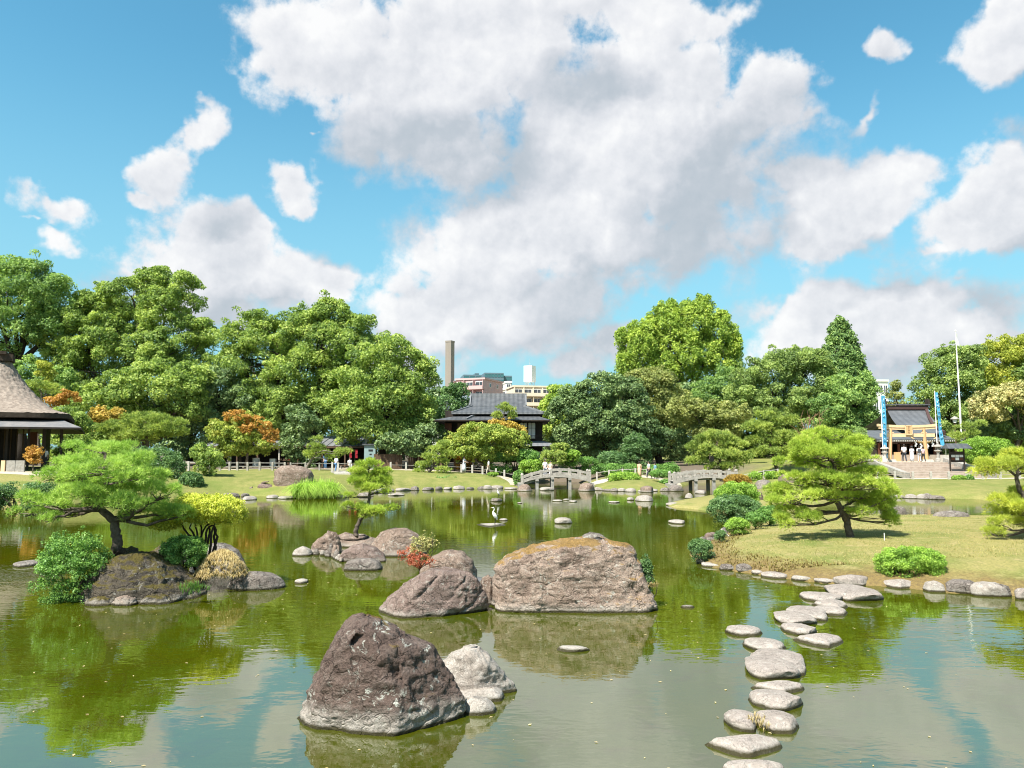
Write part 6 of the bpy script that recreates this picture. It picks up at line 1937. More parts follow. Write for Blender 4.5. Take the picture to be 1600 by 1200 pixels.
# booth and plank fence right of the shops
t = thing('booth', 'grey green booth with dark slots between the camphor trunks', 'booth', (PX(578, 90), 90, ground(PX(578, 90), 90)))
MB().box((0, .6, 1.35), (1.3, 1.2, 2.7)).build('body', M['grey_green'], t)
MB().box((0, .6, 2.78), (1.7, 1.6, .14)).build('roof', M['roof_tile'], t)
for k, z_ in enumerate((2.1, 1.65, 1.25, .95)):
    MB().box((0.1, -.012, z_), (.5 if k == 0 else .25, .03, .14 if k else .22)).build('slot', M['black_paint'], t)
for k, px_ in enumerate((572.5, 578)):
    t = thing('white_panel', ('narrower left' if k == 0 else 'taller right') + ' of two white upright panels above the grey green booth', 'panel', (PX(px_, 95), 95, ground(PX(px_, 95), 95)))
    MB().box((0, 0, 2.4 + .2 * k), (.3, .08, 4.8 + .4 * k)).build('board', M['white_paint'], t)
    MB().box((0, .08, 1.5), (.08, .06, 3.0)).build('post', M['steel'], t)
t = thing('plank_fence', 'brown plank fence in the shade between booth and tea house', 'fence', (PX(640, 90), 90, ground(PX(640, 90), 90)))
for k in range(36):
    x_ = PX(586, 90) + k * .235
    if k in (14, 15, 16, 27, 28):
        continue
    MB().box((x_ - PX(640, 90), rr.uniform(-.01, .01), .85), (.215, .03, 1.7 + rr.uniform(-.03, .03))).build('plank', M['brown_wood'], t)
mb = MB()
for z_ in (.35, 1.45):
    mb.box(((PX(586, 90) + PX(700, 90)) / 2 - PX(640, 90), .04, z_), (8.4, .05, .09))
mb.build('rail', M['dark_wood'], t)
for k, (px_, lab) in enumerate(((546, 'left of two red cloth banners by the shop end'), (555, 'right of two red cloth banners by the shop end'))):
    x_ = PX(px_, 91)
    t = thing('red_banner', lab, 'banner', (x_, 91, ground(x_, 91)))
    MB().tube([(0, 0, 0), (0, 0, 2.2)], [.025, .02], 6).build('pole', M['black_paint'], t)
    mb = MB()
    for j in range(6):
        mb.poly([(.03, .03 * math.sin(j), 2.1 - .16 * j), (.30, .05 * math.sin(j * 1.7), 2.1 - .16 * j), (.30, .05 * math.sin((j + 1) * 1.7), 2.1 - .16 * (j + 1)), (.03, .03 * math.sin(j + 1), 2.1 - .16 * (j + 1))])
    mb.build('cloth', M['red_cloth'], t)

# ---- the city behind
def block(name, label, px0, px1, pyt, d, depth, mat, rows, cols, rotz=0.0, wmat='window_glass', cat='building', balc=None, base=1.5, parapet=True, floor_h=None, sides=True, glazed=.6):
    """A block of flats: wall, parapet, windows with panes, balconies; turned by rotz about its front middle."""
    x0, x1 = PX(px0, d), PX(px1, d)
    zt = PZ(pyt, d)
    w = (x1 - x0) / max(.3, math.cos(rotz))
    t = thing(name, label, cat, ((x0 + x1) / 2, d, base), rotz)
    h = zt - base
    MB().box((0, depth / 2, h / 2), (w, depth, h)).build('wall', M[mat], t)
    if parapet:
        mb = MB()
        mb.box((0, -.12, h + .25), (w + .5, .3, .5)).box((0, depth + .12, h + .25), (w + .5, .3, .5)).box((-w / 2 - .12, depth / 2, h + .25), (.3, depth - .06, .5)).box((w / 2 + .12, depth / 2, h + .25), (.3, depth - .06, .5))
        mb.build('parapet', M[balc or mat], t)
    fh = floor_h or 3.0
    for r in range(rows):
        z = h - fh * (r + .5)
        for c_ in range(cols):
            cw = w / cols
            x = -w / 2 + cw * (c_ + .5)
            fr = MB()
            ww, hh = cw * glazed, fh * .52
            for q in (-1, 1):
                fr.box((x + q * ww / 2, -.04, z), (.10, .12, hh + .1)).box((x, -.04, z + q * hh / 2), (ww, .12, .10))
            fr.box((x, -.05, z), (.07, .10, hh))
            f_ = fr.build('window', M['white_paint' if wmat == 'window_glass' else wmat], t)
            MB().box((x, -.012, z), (ww, .03, hh)).build('pane', M[wmat], f_)
        if balc:
            mb = MB()
            mb.box((0, -.75, z - fh * .5 + .08), (w, 1.5, .16)).box((0, -1.46, z - fh * .5 + .62), (w, .1, .95))
            for c_ in range(cols + 1):
                mb.box((-w / 2 + w / cols * c_, -.7, z - .06), (.12, 1.36, fh - .3))
            mb.build('balcony', M[balc], t)
    if sides:
        for r in range(rows):
            z = h - fh * (r + .5)
            for y_ in (depth * .3, depth * .7):
                fr = MB().box((w / 2 + .03, y_, z), (.08, 1.2, 1.2)).build('window', M['white_paint'], t)
                MB().box((w / 2 + .06, y_, z), (.05, 1.0, 1.0)).build('pane', M['window_glass'], fr)
    return t, w, h


block('apartment_block', 'pink balconied block of flats beside the tall chimney', 711, 757, 593.5, 230, 14, 'pink_wall', 6, 3, rad(-22), balc='pink_wall', base=2, glazed=.8)
block('apartment_block', 'cream balconied block of flats under the white water tower', 803, 862, 605, 245, 12, 'cream_wall', 8, 4, rad(12), balc='cream_wall', base=2, glazed=.75)
block('apartment_block', 'long cream low block between pink flats and water tower block', 774, 806, 609, 262, 14, 'cream_wall', 5, 4, rad(8), balc='white_wall', base=2, glazed=.75)
block('office_block', 'white building with a row of dark windows behind the right trees', 1352, 1392, 596, 205, 18, 'white_wall', 4, 5, rad(6), base=2, floor_h=4.2, glazed=.75)
block('rooftop_house', 'small white stair house on the roof of the long cream block', 790, 799, 598, 262, 6, 'white_wall', 1, 1, rad(8), base=PZ(609.5, 262), floor_h=2.0)
for k, (a_, b_, y_, rz_, lab) in enumerate([(724, 752, 585.5, 10, 'lower left wing of the far dark glass tower block'), (742, 748, 583, 10, 'thin stair shaft of the far dark glass tower block'), (757, 787, 582.5, 10, 'main slab of the far dark teal glass tower block'), (786, 800, 587, 10, 'lower right wing of the far dark teal tower block')]):
    block('glass_tower', lab, a_, b_, y_, 430 + k * 3, 16, 'tower_wall', 9, 3 if k != 2 else 6, rad(rz_), wmat='teal_glass', base=2, floor_h=3.2, parapet=False, glazed=.8)
t = thing('chimney', 'tall square concrete chimney rising behind the tea house', 'chimney', (PX(702, 262), 262, 2))
h = PZ(535, 262) - 2
MB().box((0, 0, h / 2), (2.25, 2.25, h), rotz=rad(-27)).build('shaft', M['concrete'], t)
MB().box((0, 0, h + .25), (2.40, 2.40, .5), rotz=rad(-27)).build('rim', M['concrete'], t)
t = thing('water_tower', 'white box shaped water tower on legs with a thin mast', 'water tower', (PX(828, 250), 250, PZ(604, 250)))
zz = (598 - 573) * mpp(250)
MB().box((0, 0, 1.5 + zz / 2), (2.9, 2.9, zz), rotz=rad(-28)).build('tank', M['white_paint'], t)
for q in range(4):
    a_ = rad(28 + 45 + 90 * q)
    MB().bar((math.cos(a_) * 1.6, math.sin(a_) * 1.6, -.6), (math.cos(a_) * 1.6, math.sin(a_) * 1.6, 1.5), .16).build('leg', M['steel'], t)
mb = MB()
for q in range(4):
    a_, b_ = rad(73 + 90 * q), rad(163 + 90 * q)
    mb.bar((math.cos(a_) * 1.6, math.sin(a_) * 1.6, 0), (math.cos(b_) * 1.6, math.sin(b_) * 1.6, 1.4), .08)
mb.build('brace', M['steel'], t)
MB().tube([(0, 0, 1.5 + zz), (0, 0, 1.5 + zz + 2.6)], [.07, .03], 6).build('mast', M['steel'], t)
t = thing('hall_roof', 'large blue grey hall with a shallow sloping roof behind the tea house', 'building', (PX(705, 135), 135, 1.5))
xa, xb = PX(670, 135) - PX(705, 135), PX(745, 135) - PX(705, 135)
z1_, z2_ = PZ(606, 135) - 1.5, PZ(622, 135) - 1.5
MB().box(((xa + xb) / 2, 6, z2_ / 2), (xb - xa - 1, 12, z2_)).build('wall', M['white_wall'], t)
mb = MB()
mb.raw([(xa, -1, z1_), (xb, -1, z2_), (xb, 13, z2_), (xa, 13, z1_), (xa, -1, z2_ - .3), (xb, -1, z2_ - .3), (xb, 13, z2_ - .3), (xa, 13, z2_ - .3)], [(0, 1, 2, 3), (4, 5, 1, 0), (5, 6, 2, 1), (6, 7, 3, 2), (7, 4, 0, 3)])
mb.build('roof', M['grey_roof_far'], t)

# ---- the shrine: terrace, steps, hall, gateway
DS = 80.0
ZS = PZ(722, 78.5)
terr = MB()
xa, xb = PX(1362, 76.5), PX(1482, 76.5)
terr.box(((xa + xb) / 2 + .3, 88.0, ZS / 2 - .3), (xb - xa + 3.2, 22.2, ZS + .6 - .004))
terr.build('shrine_terrace', M['gravel'], kind='structure')
sx0, sx1 = PX(1366, 76), PX(1478, 76)
yf, yb = 69.5, 76.9
zb_ = ground((sx0 + sx1) / 2, yf - .5)
t = thing('stone_steps', 'broad flight of brown stone steps up to the wooden gateway', 'steps', ((sx0 + sx1) / 2, yf, zb_))
nst = 7
rh = (ZS - zb_ + .02) / nst
for k in range(nst):
    y0_ = yf + (yb - yf) * k / nst
    mb = MB()
    mb.box((0, (y0_ + yb) / 2 + .15 - yf, rh * (k + .5)), (sx1 - sx0, yb - y0_ + .3, rh - .004))
    mb.build('step', M['step_stone'], t)
for s, px_ in ((-1, 0), (1, 1)):
    mb = MB()
    mb.bar((s * ((sx1 - sx0) / 2 + .35), -.3, .25), (s * ((sx1 - sx0) / 2 + .35), yb - yf, ZS - zb_ + .2), .5, .5)
    mb.build('side_wall', M['granite_dark'], t)


def torii():
    xl, xr_ = PX(1392.5, DS), PX(1444, DS)
    xc = (xl + xr_) / 2
    t = thing('torii', 'new wooden shrine gateway with a plaque above the steps', 'gateway', (xc, DS, ZS))
    H = PZ(664, DS) - ZS
    w = xr_ - xl
    for s in (-1, 1):
        mb = MB()
        mb.tube([(s * (w / 2 + .20), 0, .2), (s * w / 2, 0, H - .35)], [.19, .16], 18)
        mb.build('pillar', M['new_wood'], t, smooth=False)
        mb = MB()
        mb.box((s * (w / 2 + .21), 0, .12), (1.0, .9, .26), taper=.85)
        mb.build('footing', M['granite'], t)
    z = PZ(680, DS) - ZS
    MB().box((0, 0, z), (PX(1463, DS) - PX(1378, DS), .20, .36)).build('tie_beam', M['new_wood_pale'], t)
    mb = MB()
    W2 = (PX(1466, DS) - PX(1374, DS)) / 2
    n = 16
    for zz, th, dp, k in ((PZ(670, DS) - ZS, .22, .26, .97), (PZ(666.3, DS) - ZS, .26, .38, 1.0)):
        for j in range(n):
            u, v = -1 + 2 * j / n, -1 + 2 * (j + 1) / n
            rise = lambda q: .14 * abs(q) ** 2.5
            a, b2 = (u * W2 * k, v * W2 * k)
            V = []
            for q, e in ((a, u), (b2, v)):
                for yy in (-dp / 2, dp / 2):
                    for hz in (-th / 2, th / 2):
                        V.append((q, yy, zz + rise(e) + hz))
            mb.raw(V, [(0, 4, 5, 1), (2, 3, 7, 6), (1, 5, 7, 3), (0, 2, 6, 4)] + ([(0, 1, 3, 2)] if j == 0 else []) + ([(4, 6, 7, 5)] if j == n - 1 else []))
    mb.build('lintel', M['new_wood_pale'], t)
    for s in (-1, 1):
        MB().box((s * w * .5 * .995 + s * .0, 0, z + .25), (.52, .24, .10)).build('wedge', M['new_wood_pale'], t)
    pw, ph = (1425 - 1415) * mpp(DS), (679 - 665) * mpp(DS)
    pz = PZ(672, DS) - ZS
    pq = MB()
    pq.box((0, -.30, pz), (pw, .07, ph))
    plq = pq.build('plaque', M['new_wood'], t)
    mb = MB()
    for s in (-1, 1):
        mb.box((s * pw / 2, -.32, pz), (.07, .09, ph + .07)).box((0, -.32, pz + s * ph / 2), (pw, .09, .07))
    mb.build('frame', M['new_wood_pale'], plq)
    lettering('出水神社', plq, (0, -.342, pz), ph * .86, M['black_paint'])
    return t


def lettering(s, parent, c, height, mat, vertical=True):
    """Upright characters one below another, as flat lettering."""
    step = height / len(s)
    for k, ch in enumerate(s):
        cu = bpy.data.curves.new('lettering', 'FONT')
        cu.body = ch
        cu.size = step * .95
        cu.align_x, cu.align_y = 'CENTER', 'CENTER'
        tmp = bpy.data.objects.new('lettering', cu)
        me = bpy.data.meshes.new_from_object(tmp)
        bpy.data.objects.remove(tmp)
        if len(me.vertices) == 0:
            continue
        me.name = 'lettering'
        o = link('lettering', me, mat, parent)
        o.location = (c[0], c[1], c[2] + height / 2 - step * (k + .5))
        o.rotation_euler = (PI / 2, 0, 0)


torii()

# the hall behind the gateway
dh = 88.0
HO2 = Vector((PX(1420, dh), dh, ZS))
hall = thing('shrine_hall', 'shrine hall with sweeping grey roof edged in dark red behind the gateway', 'shrine', HO2)
zr = PZ(640, 95) - ZS
ze = PZ(678, 89) - ZS
# main roof: ridge along x, front slope sweeping down, curved gable edge on the right
xl, xr_ = PX(1388, 95) - HO2.x, PX(1448, 95) - HO2.x
prof = [(0.0, 1.0), (.12, .80), (.28, .58), (.48, .36), (.72, .17), (1.0, 0.0)]
mb = MB()
V, F = [], []
ncol = 16
for (u, v) in prof:
    spread = (1 - v) ** 1.2
    for k in range(ncol + 1):
        q = k / ncol
        x = (xl - 1.6 * spread) + ((xr_ - xl) + (1.6 - 0.0 * spread) * spread) * q - (0.0)
        V.append((x - 2.6 * spread * (q) ** 3, 7.0 - 8.4 * u, ze + (zr - ze) * v))
for j in range(len(prof) - 1):
    for k in range(ncol):
        a = j * (ncol + 1) + k
        F.append((a, a + 1, a + ncol + 2, a + ncol + 1))
back = [(x, 14.0 - y, z) for x, y, z in V]
mb.raw(V, F)
mb.raw(back, F)
mb.build('roof', M['copper_roof'], hall)
edge = [V[j * (ncol + 1) + ncol] for j in range(len(prof))]
eb = [(x, 14 - y, z) for x, y, z in edge]
for line in (edge, eb):
    mb = MB()
    for p, q in zip(line, line[1:]):
        mb.bar((p[0] + .1, p[1], p[2] + .05), (q[0] + .1, q[1], q[2] + .05), .30, .42)
    mb.build('gable_board', M['roof_trim'], hall)
mb = MB()
gp_ = [(e[0] - .35, e[1] + .1, e[2] - .25) for e in edge]
for p, q in zip(gp_, gp_[1:]):
    mb.poly([p, q, (q[0], 7.0, q[2]), (p[0], 7.0, p[2])])
    mb.poly([(p[0], 14 - p[1], p[2]), (p[0], 7.0, p[2]), (q[0], 7.0, q[2]), (q[0], 14 - q[1], q[2])])
mb.build('gable', M['dark_wood'], hall)
MB().box(((xl + xr_) / 2, 7.0, zr + .22), (xr_ - xl + .5, .6, .42)).build('ridge', M['roof_trim'], hall)
MB().box(((xl + xr_) / 2, 7.0, zr + .58), (xr_ - xl + .8, .85, .12)).build('ridge_cap', M['copper_roof'], hall)
for s, xx in ((-1, xl - .3), (1, xr_ + .3)):
    MB().box((xx, 7.0, zr + .85), (.35, .9, .9), taper=.6).build('ridge_end', M['dark_wood'], hall)
t2 = thing('rear_hall', 'rear hall roof showing above the ridge of the shrine hall', 'shrine', (PX(1424, 108), 108, ZS))
zz = PZ(634, 108) - ZS
MB().box((0, 0, zz), (3.4, .8, .5)).build('ridge', M['roof_trim'], t2)
mb = MB()
mb.poly([(-1.9, -3, zz - 2.4), (1.9, -3, zz - 2.4), (1.7, 0, zz - .1), (-1.7, 0, zz - .1)]).poly([(1.9, 3, zz - 2.4), (-1.9, 3, zz - 2.4), (-1.7, 0, zz - .1), (1.7, 0, zz - .1)])
mb.build('roof', M['copper_roof'], t2)
for s in (-1, 1):
    mb = MB()
    mb.bar((s * 1.75, -.2, zz), (s * 2.05, -.35, zz + 1.0), .12).bar((s * 1.75, .2, zz), (s * 2.05, .35, zz + 1.0), .12)
    mb.build('crossed_finial', M['dark_wood'], t2)
MB().box((0, 0, (zz - 2.4) / 2), (3.2, 5, zz - 2.4)).build('wall', M['dark_wood'], t2)
# lower left eave, porch canopy, walls, columns
wl, wr = PX(1366, 88) - HO2.x, PX(1468, 88) - HO2.x
zl = PZ(686, 87) - ZS
mb = MB()
mb.raw([(wl - .6, -2.2, zl), (wr + .8, -2.2, zl), (wr + .8, 4.0, zl + 1.1), (wl - .6, 4.0, zl + 1.1), (wl - .6, -2.2, zl - .14), (wr + .8, -2.2, zl - .14), (wr + .8, 4.0, zl + .96), (wl - .6, 4.0, zl + .96)],
       [(0, 1, 2, 3), (7, 6, 5, 4), (4, 5, 1, 0), (5, 6, 2, 1), (7, 4, 0, 3)])
mb.build('lower_roof', M['copper_roof'], hall)
for k in range(34):
    x = wl - .3 + (wr - wl + .8) * k / 33
    MB().box((x, -1.75, zl - .22), (.09, .9, .10)).build('rafter_end', M['white_paint'] if True else None, hall)
MB().box(((wl + wr) / 2, -1.2, zl - .42), (wr - wl, .22, .26)).build('beam', M['roof_trim'], hall)
mb = MB()
mb.box(((wl + wr) / 2, 4.6, zl / 2), (wr - wl, .2, zl + .9))
mb.box((wl + .1, 2.0, zl / 2), (.2, 5.0, zl)).box((wr - .1, 2.0, zl / 2), (.2, 5.0, zl))
mb.build('wall', M['dark_wood'], hall)
for px_ in (1372, 1387, 1402, 1422, 1440, 1458):
    MB().box((PX(px_, 87) - HO2.x, -1.2, zl / 2 - .2), (.22, .22, zl - .5)).build('column', M['red_wood'], hall)
MB().box(((wl + wr) / 2, 1.2, .35), (wr - wl + .3, 5.6, .7)).build('floor', M['step_stone'], hall)
for px_ in (1404, 1416):
    fr = MB()
    x = PX(px_, 88) - HO2.x
    for k in range(4):
        fr.box((x - .45 + .3 * k, -.9, 2.0), (.05, .05, 2.0)).box((x, -.9, 1.1 + .6 * k), (.9, .05, .05))
    fr.build('lattice_door', M['brown_wood'], hall)
for px_, w_, h_ in ((1401, .5, .6), (1440, .5, .5)):
    MB().box((PX(px_, 85.8) - HO2.x, -2.2, .70 + h_ / 2 - .66), (w_, .5, h_ + .7)).build('offering_box', M['new_wood'], hall)
# straw rope with white paper strips, hung from the beam
t = thing('straw_rope', 'thick twisted straw rope sagging under the shrine eave', 'rope', (PX(1440, 86), 86, PZ(688, 86)))
xa, xb = PX(1424, 86) - PX(1440, 86), PX(1464, 86) - PX(1440, 86)
mb = MB()
pts = [(xa + (xb - xa) * u, 0, .35 - .55 * math.sin(u * PI) ** .8) for u in np.linspace(0, 1, 13)]
mb.tube(pts, [.06 + .12 * math.sin(u * PI) for u in np.linspace(0, 1, 13)], 8)
mb.build('rope', M['straw_rope'], t, smooth=True)
for u in (.16, .36, .62, .82):
    x = xa + (xb - xa) * u
    z = .3 - .55 * math.sin(u * PI) ** .8
    mb = MB()
    for k in range(3):
        mb.box((x + (.07 if k % 2 else -.03), -.05, z - .2 - .19 * k), (.17, .012, .2))
    mb.build('paper_strip', M['white_paint'], t)

# ---- blue banners, lanterns, pole, lamp, notice board
for k, (px_, pyt, pyb, lean_, w_, lab) in enumerate([(1379, 618, 716, 0.0, .40, 'tall blue shrine banner on the left side of the gateway'), (1464, 613, 700, .42, .38, 'tall blue shrine banner on the right side of the gateway')]):
    d_ = 79.2 + k * .3
    x_ = PX(px_, d_)
    t = thing('shrine_banner', lab, 'banner', (x_, d_, ZS), 0, 'blue banners beside the gateway')
    zt, zb2 = PZ(pyt, d_) - ZS, PZ(pyb, d_) - ZS
    MB().tube([(0, 0, 0), (0, 0, zt + .15)], [.05, .035], 8).build('pole', M['white_paint'], t)
    mb = MB()
    n = 16
    for j in range(n):
        u, v = j / n, (j + 1) / n
        f_ = lambda q, s: (lean_ * q ** 1.3 * .8 + .05 + (w_ * (1 - .25 * (1 - q) * (k == 1)) if s else 0), .06 * math.sin(q * 9 + s * 1.3 + k), zt - (zt - zb2) * q)
        mb.poly([f_(u, 0), f_(u, 1), f_(v, 1), f_(v, 0)])
    cl = mb.build('cloth', M['blue_cloth'], t)
    mb = MB()
    r2 = random.Random(40 + k)
    for j in range(9):
        q = .08 + .09 * j + r2.uniform(-.01, .01)
        x0_ = lean_ * q ** 1.3 * .8 + .05
        for _ in range(3):
            a_ = r2.uniform(.15, .55) * w_
            c0 = Vector((x0_ + a_, -.075 - .002 * _ - .006 * j, zt - (zt - zb2) * (q + r2.uniform(-.02, .02))))
            ang_ = r2.choice([0, .5, 1.2, -.6])
            e_ = Vector((math.cos(ang_), 0, math.sin(ang_))) * r2.uniform(.07, .14)
            mb.bar(c0 - e_, c0 + e_, .006, .05, up=(0, 1, 0))
    mb.build('white_marks', M['white_paint'], cl)


def stone_lantern(px, pyt, d, base_z, label, mat):
    x = PX(px, d)
    H = PZ(pyt, d) - base_z
    t = thing('stone_lantern', label, 'lantern', (x, d, base_z), 0, 'stone lanterns beside the gateway')
    k = H / 2.2
    MB().lathe([(.46 * k, 0), (.46 * k, .12 * k), (.36 * k, .14 * k), (.32 * k, .32 * k), (.2 * k, .42 * k)], 6).build('base', M[mat], t)
    MB().lathe([(.19 * k, .40 * k), (.16 * k, .75 * k), (.19 * k, 1.12 * k)], 12).build('shaft', M[mat], t)
    MB().lathe([(.20 * k, 1.10 * k), (.40 * k, 1.22 * k), (.40 * k, 1.30 * k), (.30 * k, 1.34 * k)], 6).build('platform', M[mat], t)
    fb = MB()
    for q in range(6):
        a_ = 2 * PI * q / 6
        fb.box((math.cos(a_) * .23 * k, math.sin(a_) * .23 * k, 1.50 * k), (.08 * k, .08 * k, .36 * k), rotz=a_)
    fb.lathe([(.15 * k, 1.34 * k), (.15 * k, 1.66 * k)], 6)
    fb.build('fire_box', M[mat], t)
    MB().lathe([(.26 * k, 1.66 * k), (.54 * k, 1.70 * k), (.52 * k, 1.78 * k), (.28 * k, 1.90 * k), (.10 * k, 1.98 * k)], 6).build('cap', M[mat], t)
    MB().lathe([(.08 * k, 1.96 * k), (.13 * k, 2.05 * k), (.10 * k, 2.14 * k), (.01, 2.22 * k)], 10).build('finial', M[mat], t)
    return t


stone_lantern(1382, 695, 79.0, ZS, 'pale stone lantern at the left foot of the gateway', 'granite')
stone_lantern(1465, 691, 79.0, ZS, 'grey stone lantern at the right foot of the gateway', 'granite_dark')
t = thing('flagpole', 'tall thin white flagpole with a small limp white flag', 'flagpole', (PX(1502.5, 84), 84, 1.5))
zt = PZ(518, 84) - 1.5
MB().tube([(0, 0, 0), (0, 0, zt * .5), (-.06, 0, zt)], [.10, .085, .045], 10).build('pole', M['white_paint'], t)
mb = MB()
for j in range(7):
    u, v = j / 7, (j + 1) / 7
    w_ = lambda q: .10 + .25 * q - .15 * q * q
    mb.poly([(-.02, -.02, zt - .2 - 1.25 * u), (w_(u), .10 * math.sin(5 * u), zt - .3 - 1.25 * u), (w_(v), .10 * math.sin(5 * v), zt - .3 - 1.25 * v), (-.02, -.02, zt - .2 - 1.25 * v)])
mb.build('flag', M['white_cloth'], t)
MB().lathe([(.02, 0), (.09, .05), (.09, .12), (.01, .18)], 10, (-.06, 0, zt)).build('finial', M['white_paint'], t)
t = thing('street_lamp', 'old style garden lamp post right of the blue banner', 'lamp', (PX(1493.5, 83), 83, 1.5))
zt = PZ(652, 83) - 1.5
MB().tube([(0, 0, 0), (0, 0, zt - .6)], [.075, .06], 8).build('post', M['brown_wood'], t)
MB().lathe([(.16, zt - .6), (.22, zt - .2)], 6).build('lamp_glass', M['paper'], t)
MB().lathe([(.42, zt - .2), (.36, zt - .1), (.05, zt + .12)], 6).build('lamp_cap', M['granite_dark'], t)
d_ = 72.0
t = thing('notice_board', 'roofed notice board with red and white sheets right of the steps', 'notice board', (PX(1494, d_), d_, ground(PX(1494, d_), d_)))
G_ = ground(PX(1494, d_), d_)
zt = PZ(700, d_) - G_
for s in (-1, 1):
    MB().box((s * .66, 0, zt / 2), (.10, .10, zt)).build('post', M['dark_wood'], t)
MB().box((0, 0, PZ(714, d_) - G_), (1.25, .06, .95)).build('board', M['dark_wood'], t)
for k in range(3):
    MB().box((-.38 + .38 * k, -.045, PZ(712.5, d_) - G_), (.33, .02, .22)).build('sheet', M['paper'], t)
    MB().box((-.38 + .38 * k, -.045, PZ(717, d_) - G_), (.33, .02, .24)).build('sheet', M['red_wood'] if k != 1 else M['white_paint'], t)
mb = MB()
mb.raw([(-1.1, -.7, zt - .05), (1.1, -.7, zt - .05), (1.0, 0, zt + .42), (-1.0, 0, zt + .42), (1.1, .7, zt - .05), (-1.1, .7, zt - .05)], [(0, 1, 2, 3), (4, 5, 3, 2), (0, 3, 5), (1, 4, 2), (0, 5, 4, 1)])
mb.build('roof', M['roof_tile'], t)
# white stone wall beyond the steps, both sides of the hall
for k, (a_, b_, lab) in enumerate([(1470, 1486, 'low cream stone wall between gateway lantern and notice board')]):
    t = tag(MB().box((0, 0, .35), (PX(b_, 78) - PX(a_, 78), .4, .7)).build('low_wall', M['granite'], loc=((PX(a_, 78) + PX(b_, 78)) / 2, 78, ZS)), lab, 'wall')
t = thing('well_roof', 'small slanting roofed stand at the right side of the shrine hall', 'shelter', (PX(1487, 84), 84, ZS))
for s in (-1, 1):
    MB().box((s * .7, 0, .9), (.1, .1, 1.8)).build('post', M['white_paint'], t)
mb = MB()
mb.raw([(-1.3, -.8, 1.5), (1.3, -.8, 2.1), (1.3, .8, 2.1), (-1.3, .8, 1.5), (-1.3, -.8, 1.42), (1.3, -.8, 2.02), (1.3, .8, 2.02), (-1.3, .8, 1.42)], [(0, 1, 2, 3), (7, 6, 5, 4), (4, 5, 1, 0), (5, 6, 2, 1), (6, 7, 3, 2), (7, 4, 0, 3)])
mb.build('roof', M['roof_trim'], t)


# ---- fences of stone posts and rails
def post_fence(name, label, pts, mat_post, mat_rail, h, w, rails, seed, rail_w=.05, parts_post='post'):
    """pts: world points of the posts."""
    o = Vector(pts[0])
    t = thing(name, label, 'fence', o)
    me = None
    for p in pts:
        q = Vector(p) - o
        ob = MB().box((0, 0, h / 2 - .1), (w, w, h + .2), taper=.9).build(parts_post, M[mat_post], t) if me is None else link(parts_post, me, None, t)
        me = ob.data
        ob.location = q
    for z_ in rails:
        for a, b_ in zip(pts, pts[1:]):
            a_, b2 = Vector(a) - o + Vector((0, 0, z_)), Vector(b_) - o + Vector((0, 0, z_))
            MB().bar(a_, b2, rail_w).build('rail', M[mat_rail], t)
    return t


def fence_pts(q, d):
    out = []
    for px_ in q:
        dd = d if not isinstance(d, (list, tuple)) else d[0] + (d[1] - d[0]) * (px_ - q[0]) / (q[-1] - q[0])
        x = PX(px_, dd)
        out.append((x, dd, ground(x, dd)))
    return out


post_fence('garden_fence', 'row of stone posts with thin rails along the path before the ochre hedge', fence_pts([611, 635, 655, 721, 738, 754, 775, 788, 803], (83, 80.5)), 'granite', 'granite_dark', .85, .20, (.55,), 1, .035)
post_fence('garden_fence', 'low fence of stone posts and rails in front of the brown steps', fence_pts([1370, 1396, 1424, 1452, 1480, 1507, 1533, 1560, 1590], 67.5), 'granite', 'step_stone', .68, .17, (.38, .60), 2, .045)
post_fence('garden_fence', 'pale stone fence on the shaded bank right of the young tree', fence_pts([345, 360, 372, 388, 407, 427, 446], (77, 78.5)), 'bridge_stone', 'granite_dark', .85, .20, (.75, .40), 3, .08)
post_fence('garden_fence', 'short pale fence on the left bank behind the young tree', fence_pts([282, 296, 310, 330], 72), 'granite', 'granite', .9, .2, (.8,), 4, .1)
post_fence('garden_fence', 'thin pale rail fence on the path between the two bridges', fence_pts([932, 951, 972, 992, 1010, 1032, 1050], 82), 'granite', 'granite', .9, .16, (.8,), 5, .05)
post_fence('garden_fence', 'green railed fence right of the right bridge along the far hedge', fence_pts([1152, 1172, 1192, 1214], 73.5), 'granite', 'granite', .8, .14, (.72,), 6, .05)
post_fence('garden_fence', 'short post and rail fence above the stone steps by the lime green pine', fence_pts([455, 478, 500, 528, 548, 575], 80), 'granite_dark', 'granite_dark', .8, .16, (.7,), 8, .06)

# paths
def ribbon(name, pts, w, mat):
    """A path laid on the land: centre points (x, y), width."""
    Q = np.array(pts, float)
    s = np.linspace(0, len(Q) - 1, 14 * len(Q))
    C = np.stack([np.interp(s, np.arange(len(Q)), Q[:, k]) for k in range(2)], 1)
    C[1:-1] = (C[:-2] + C[1:-1] * 2 + C[2:]) / 4
    T = np.gradient(C, axis=0)
    T = unit(T)
    N = np.stack([-T[:, 1], T[:, 0]], 1)
    V = []
    k = 7
    for j in range(k):
        u = (j / (k - 1) - .5) * w
        p = C + N * u
        V.append(np.column_stack([p, land(p)[0] + .03 - .02 * abs(2 * j / (k - 1) - 1)]))
    V = np.stack(V, 1).reshape(-1, 3)
    n = len(C)
    i, j = np.meshgrid(np.arange(n - 1), np.arange(k - 1), indexing='ij')
    a = (i * k + j).ravel()
    return link(name, make_mesh(name, V, np.stack([a, a + 1, a + k + 1, a + k], 1), smooth=True), M[mat], kind='structure')


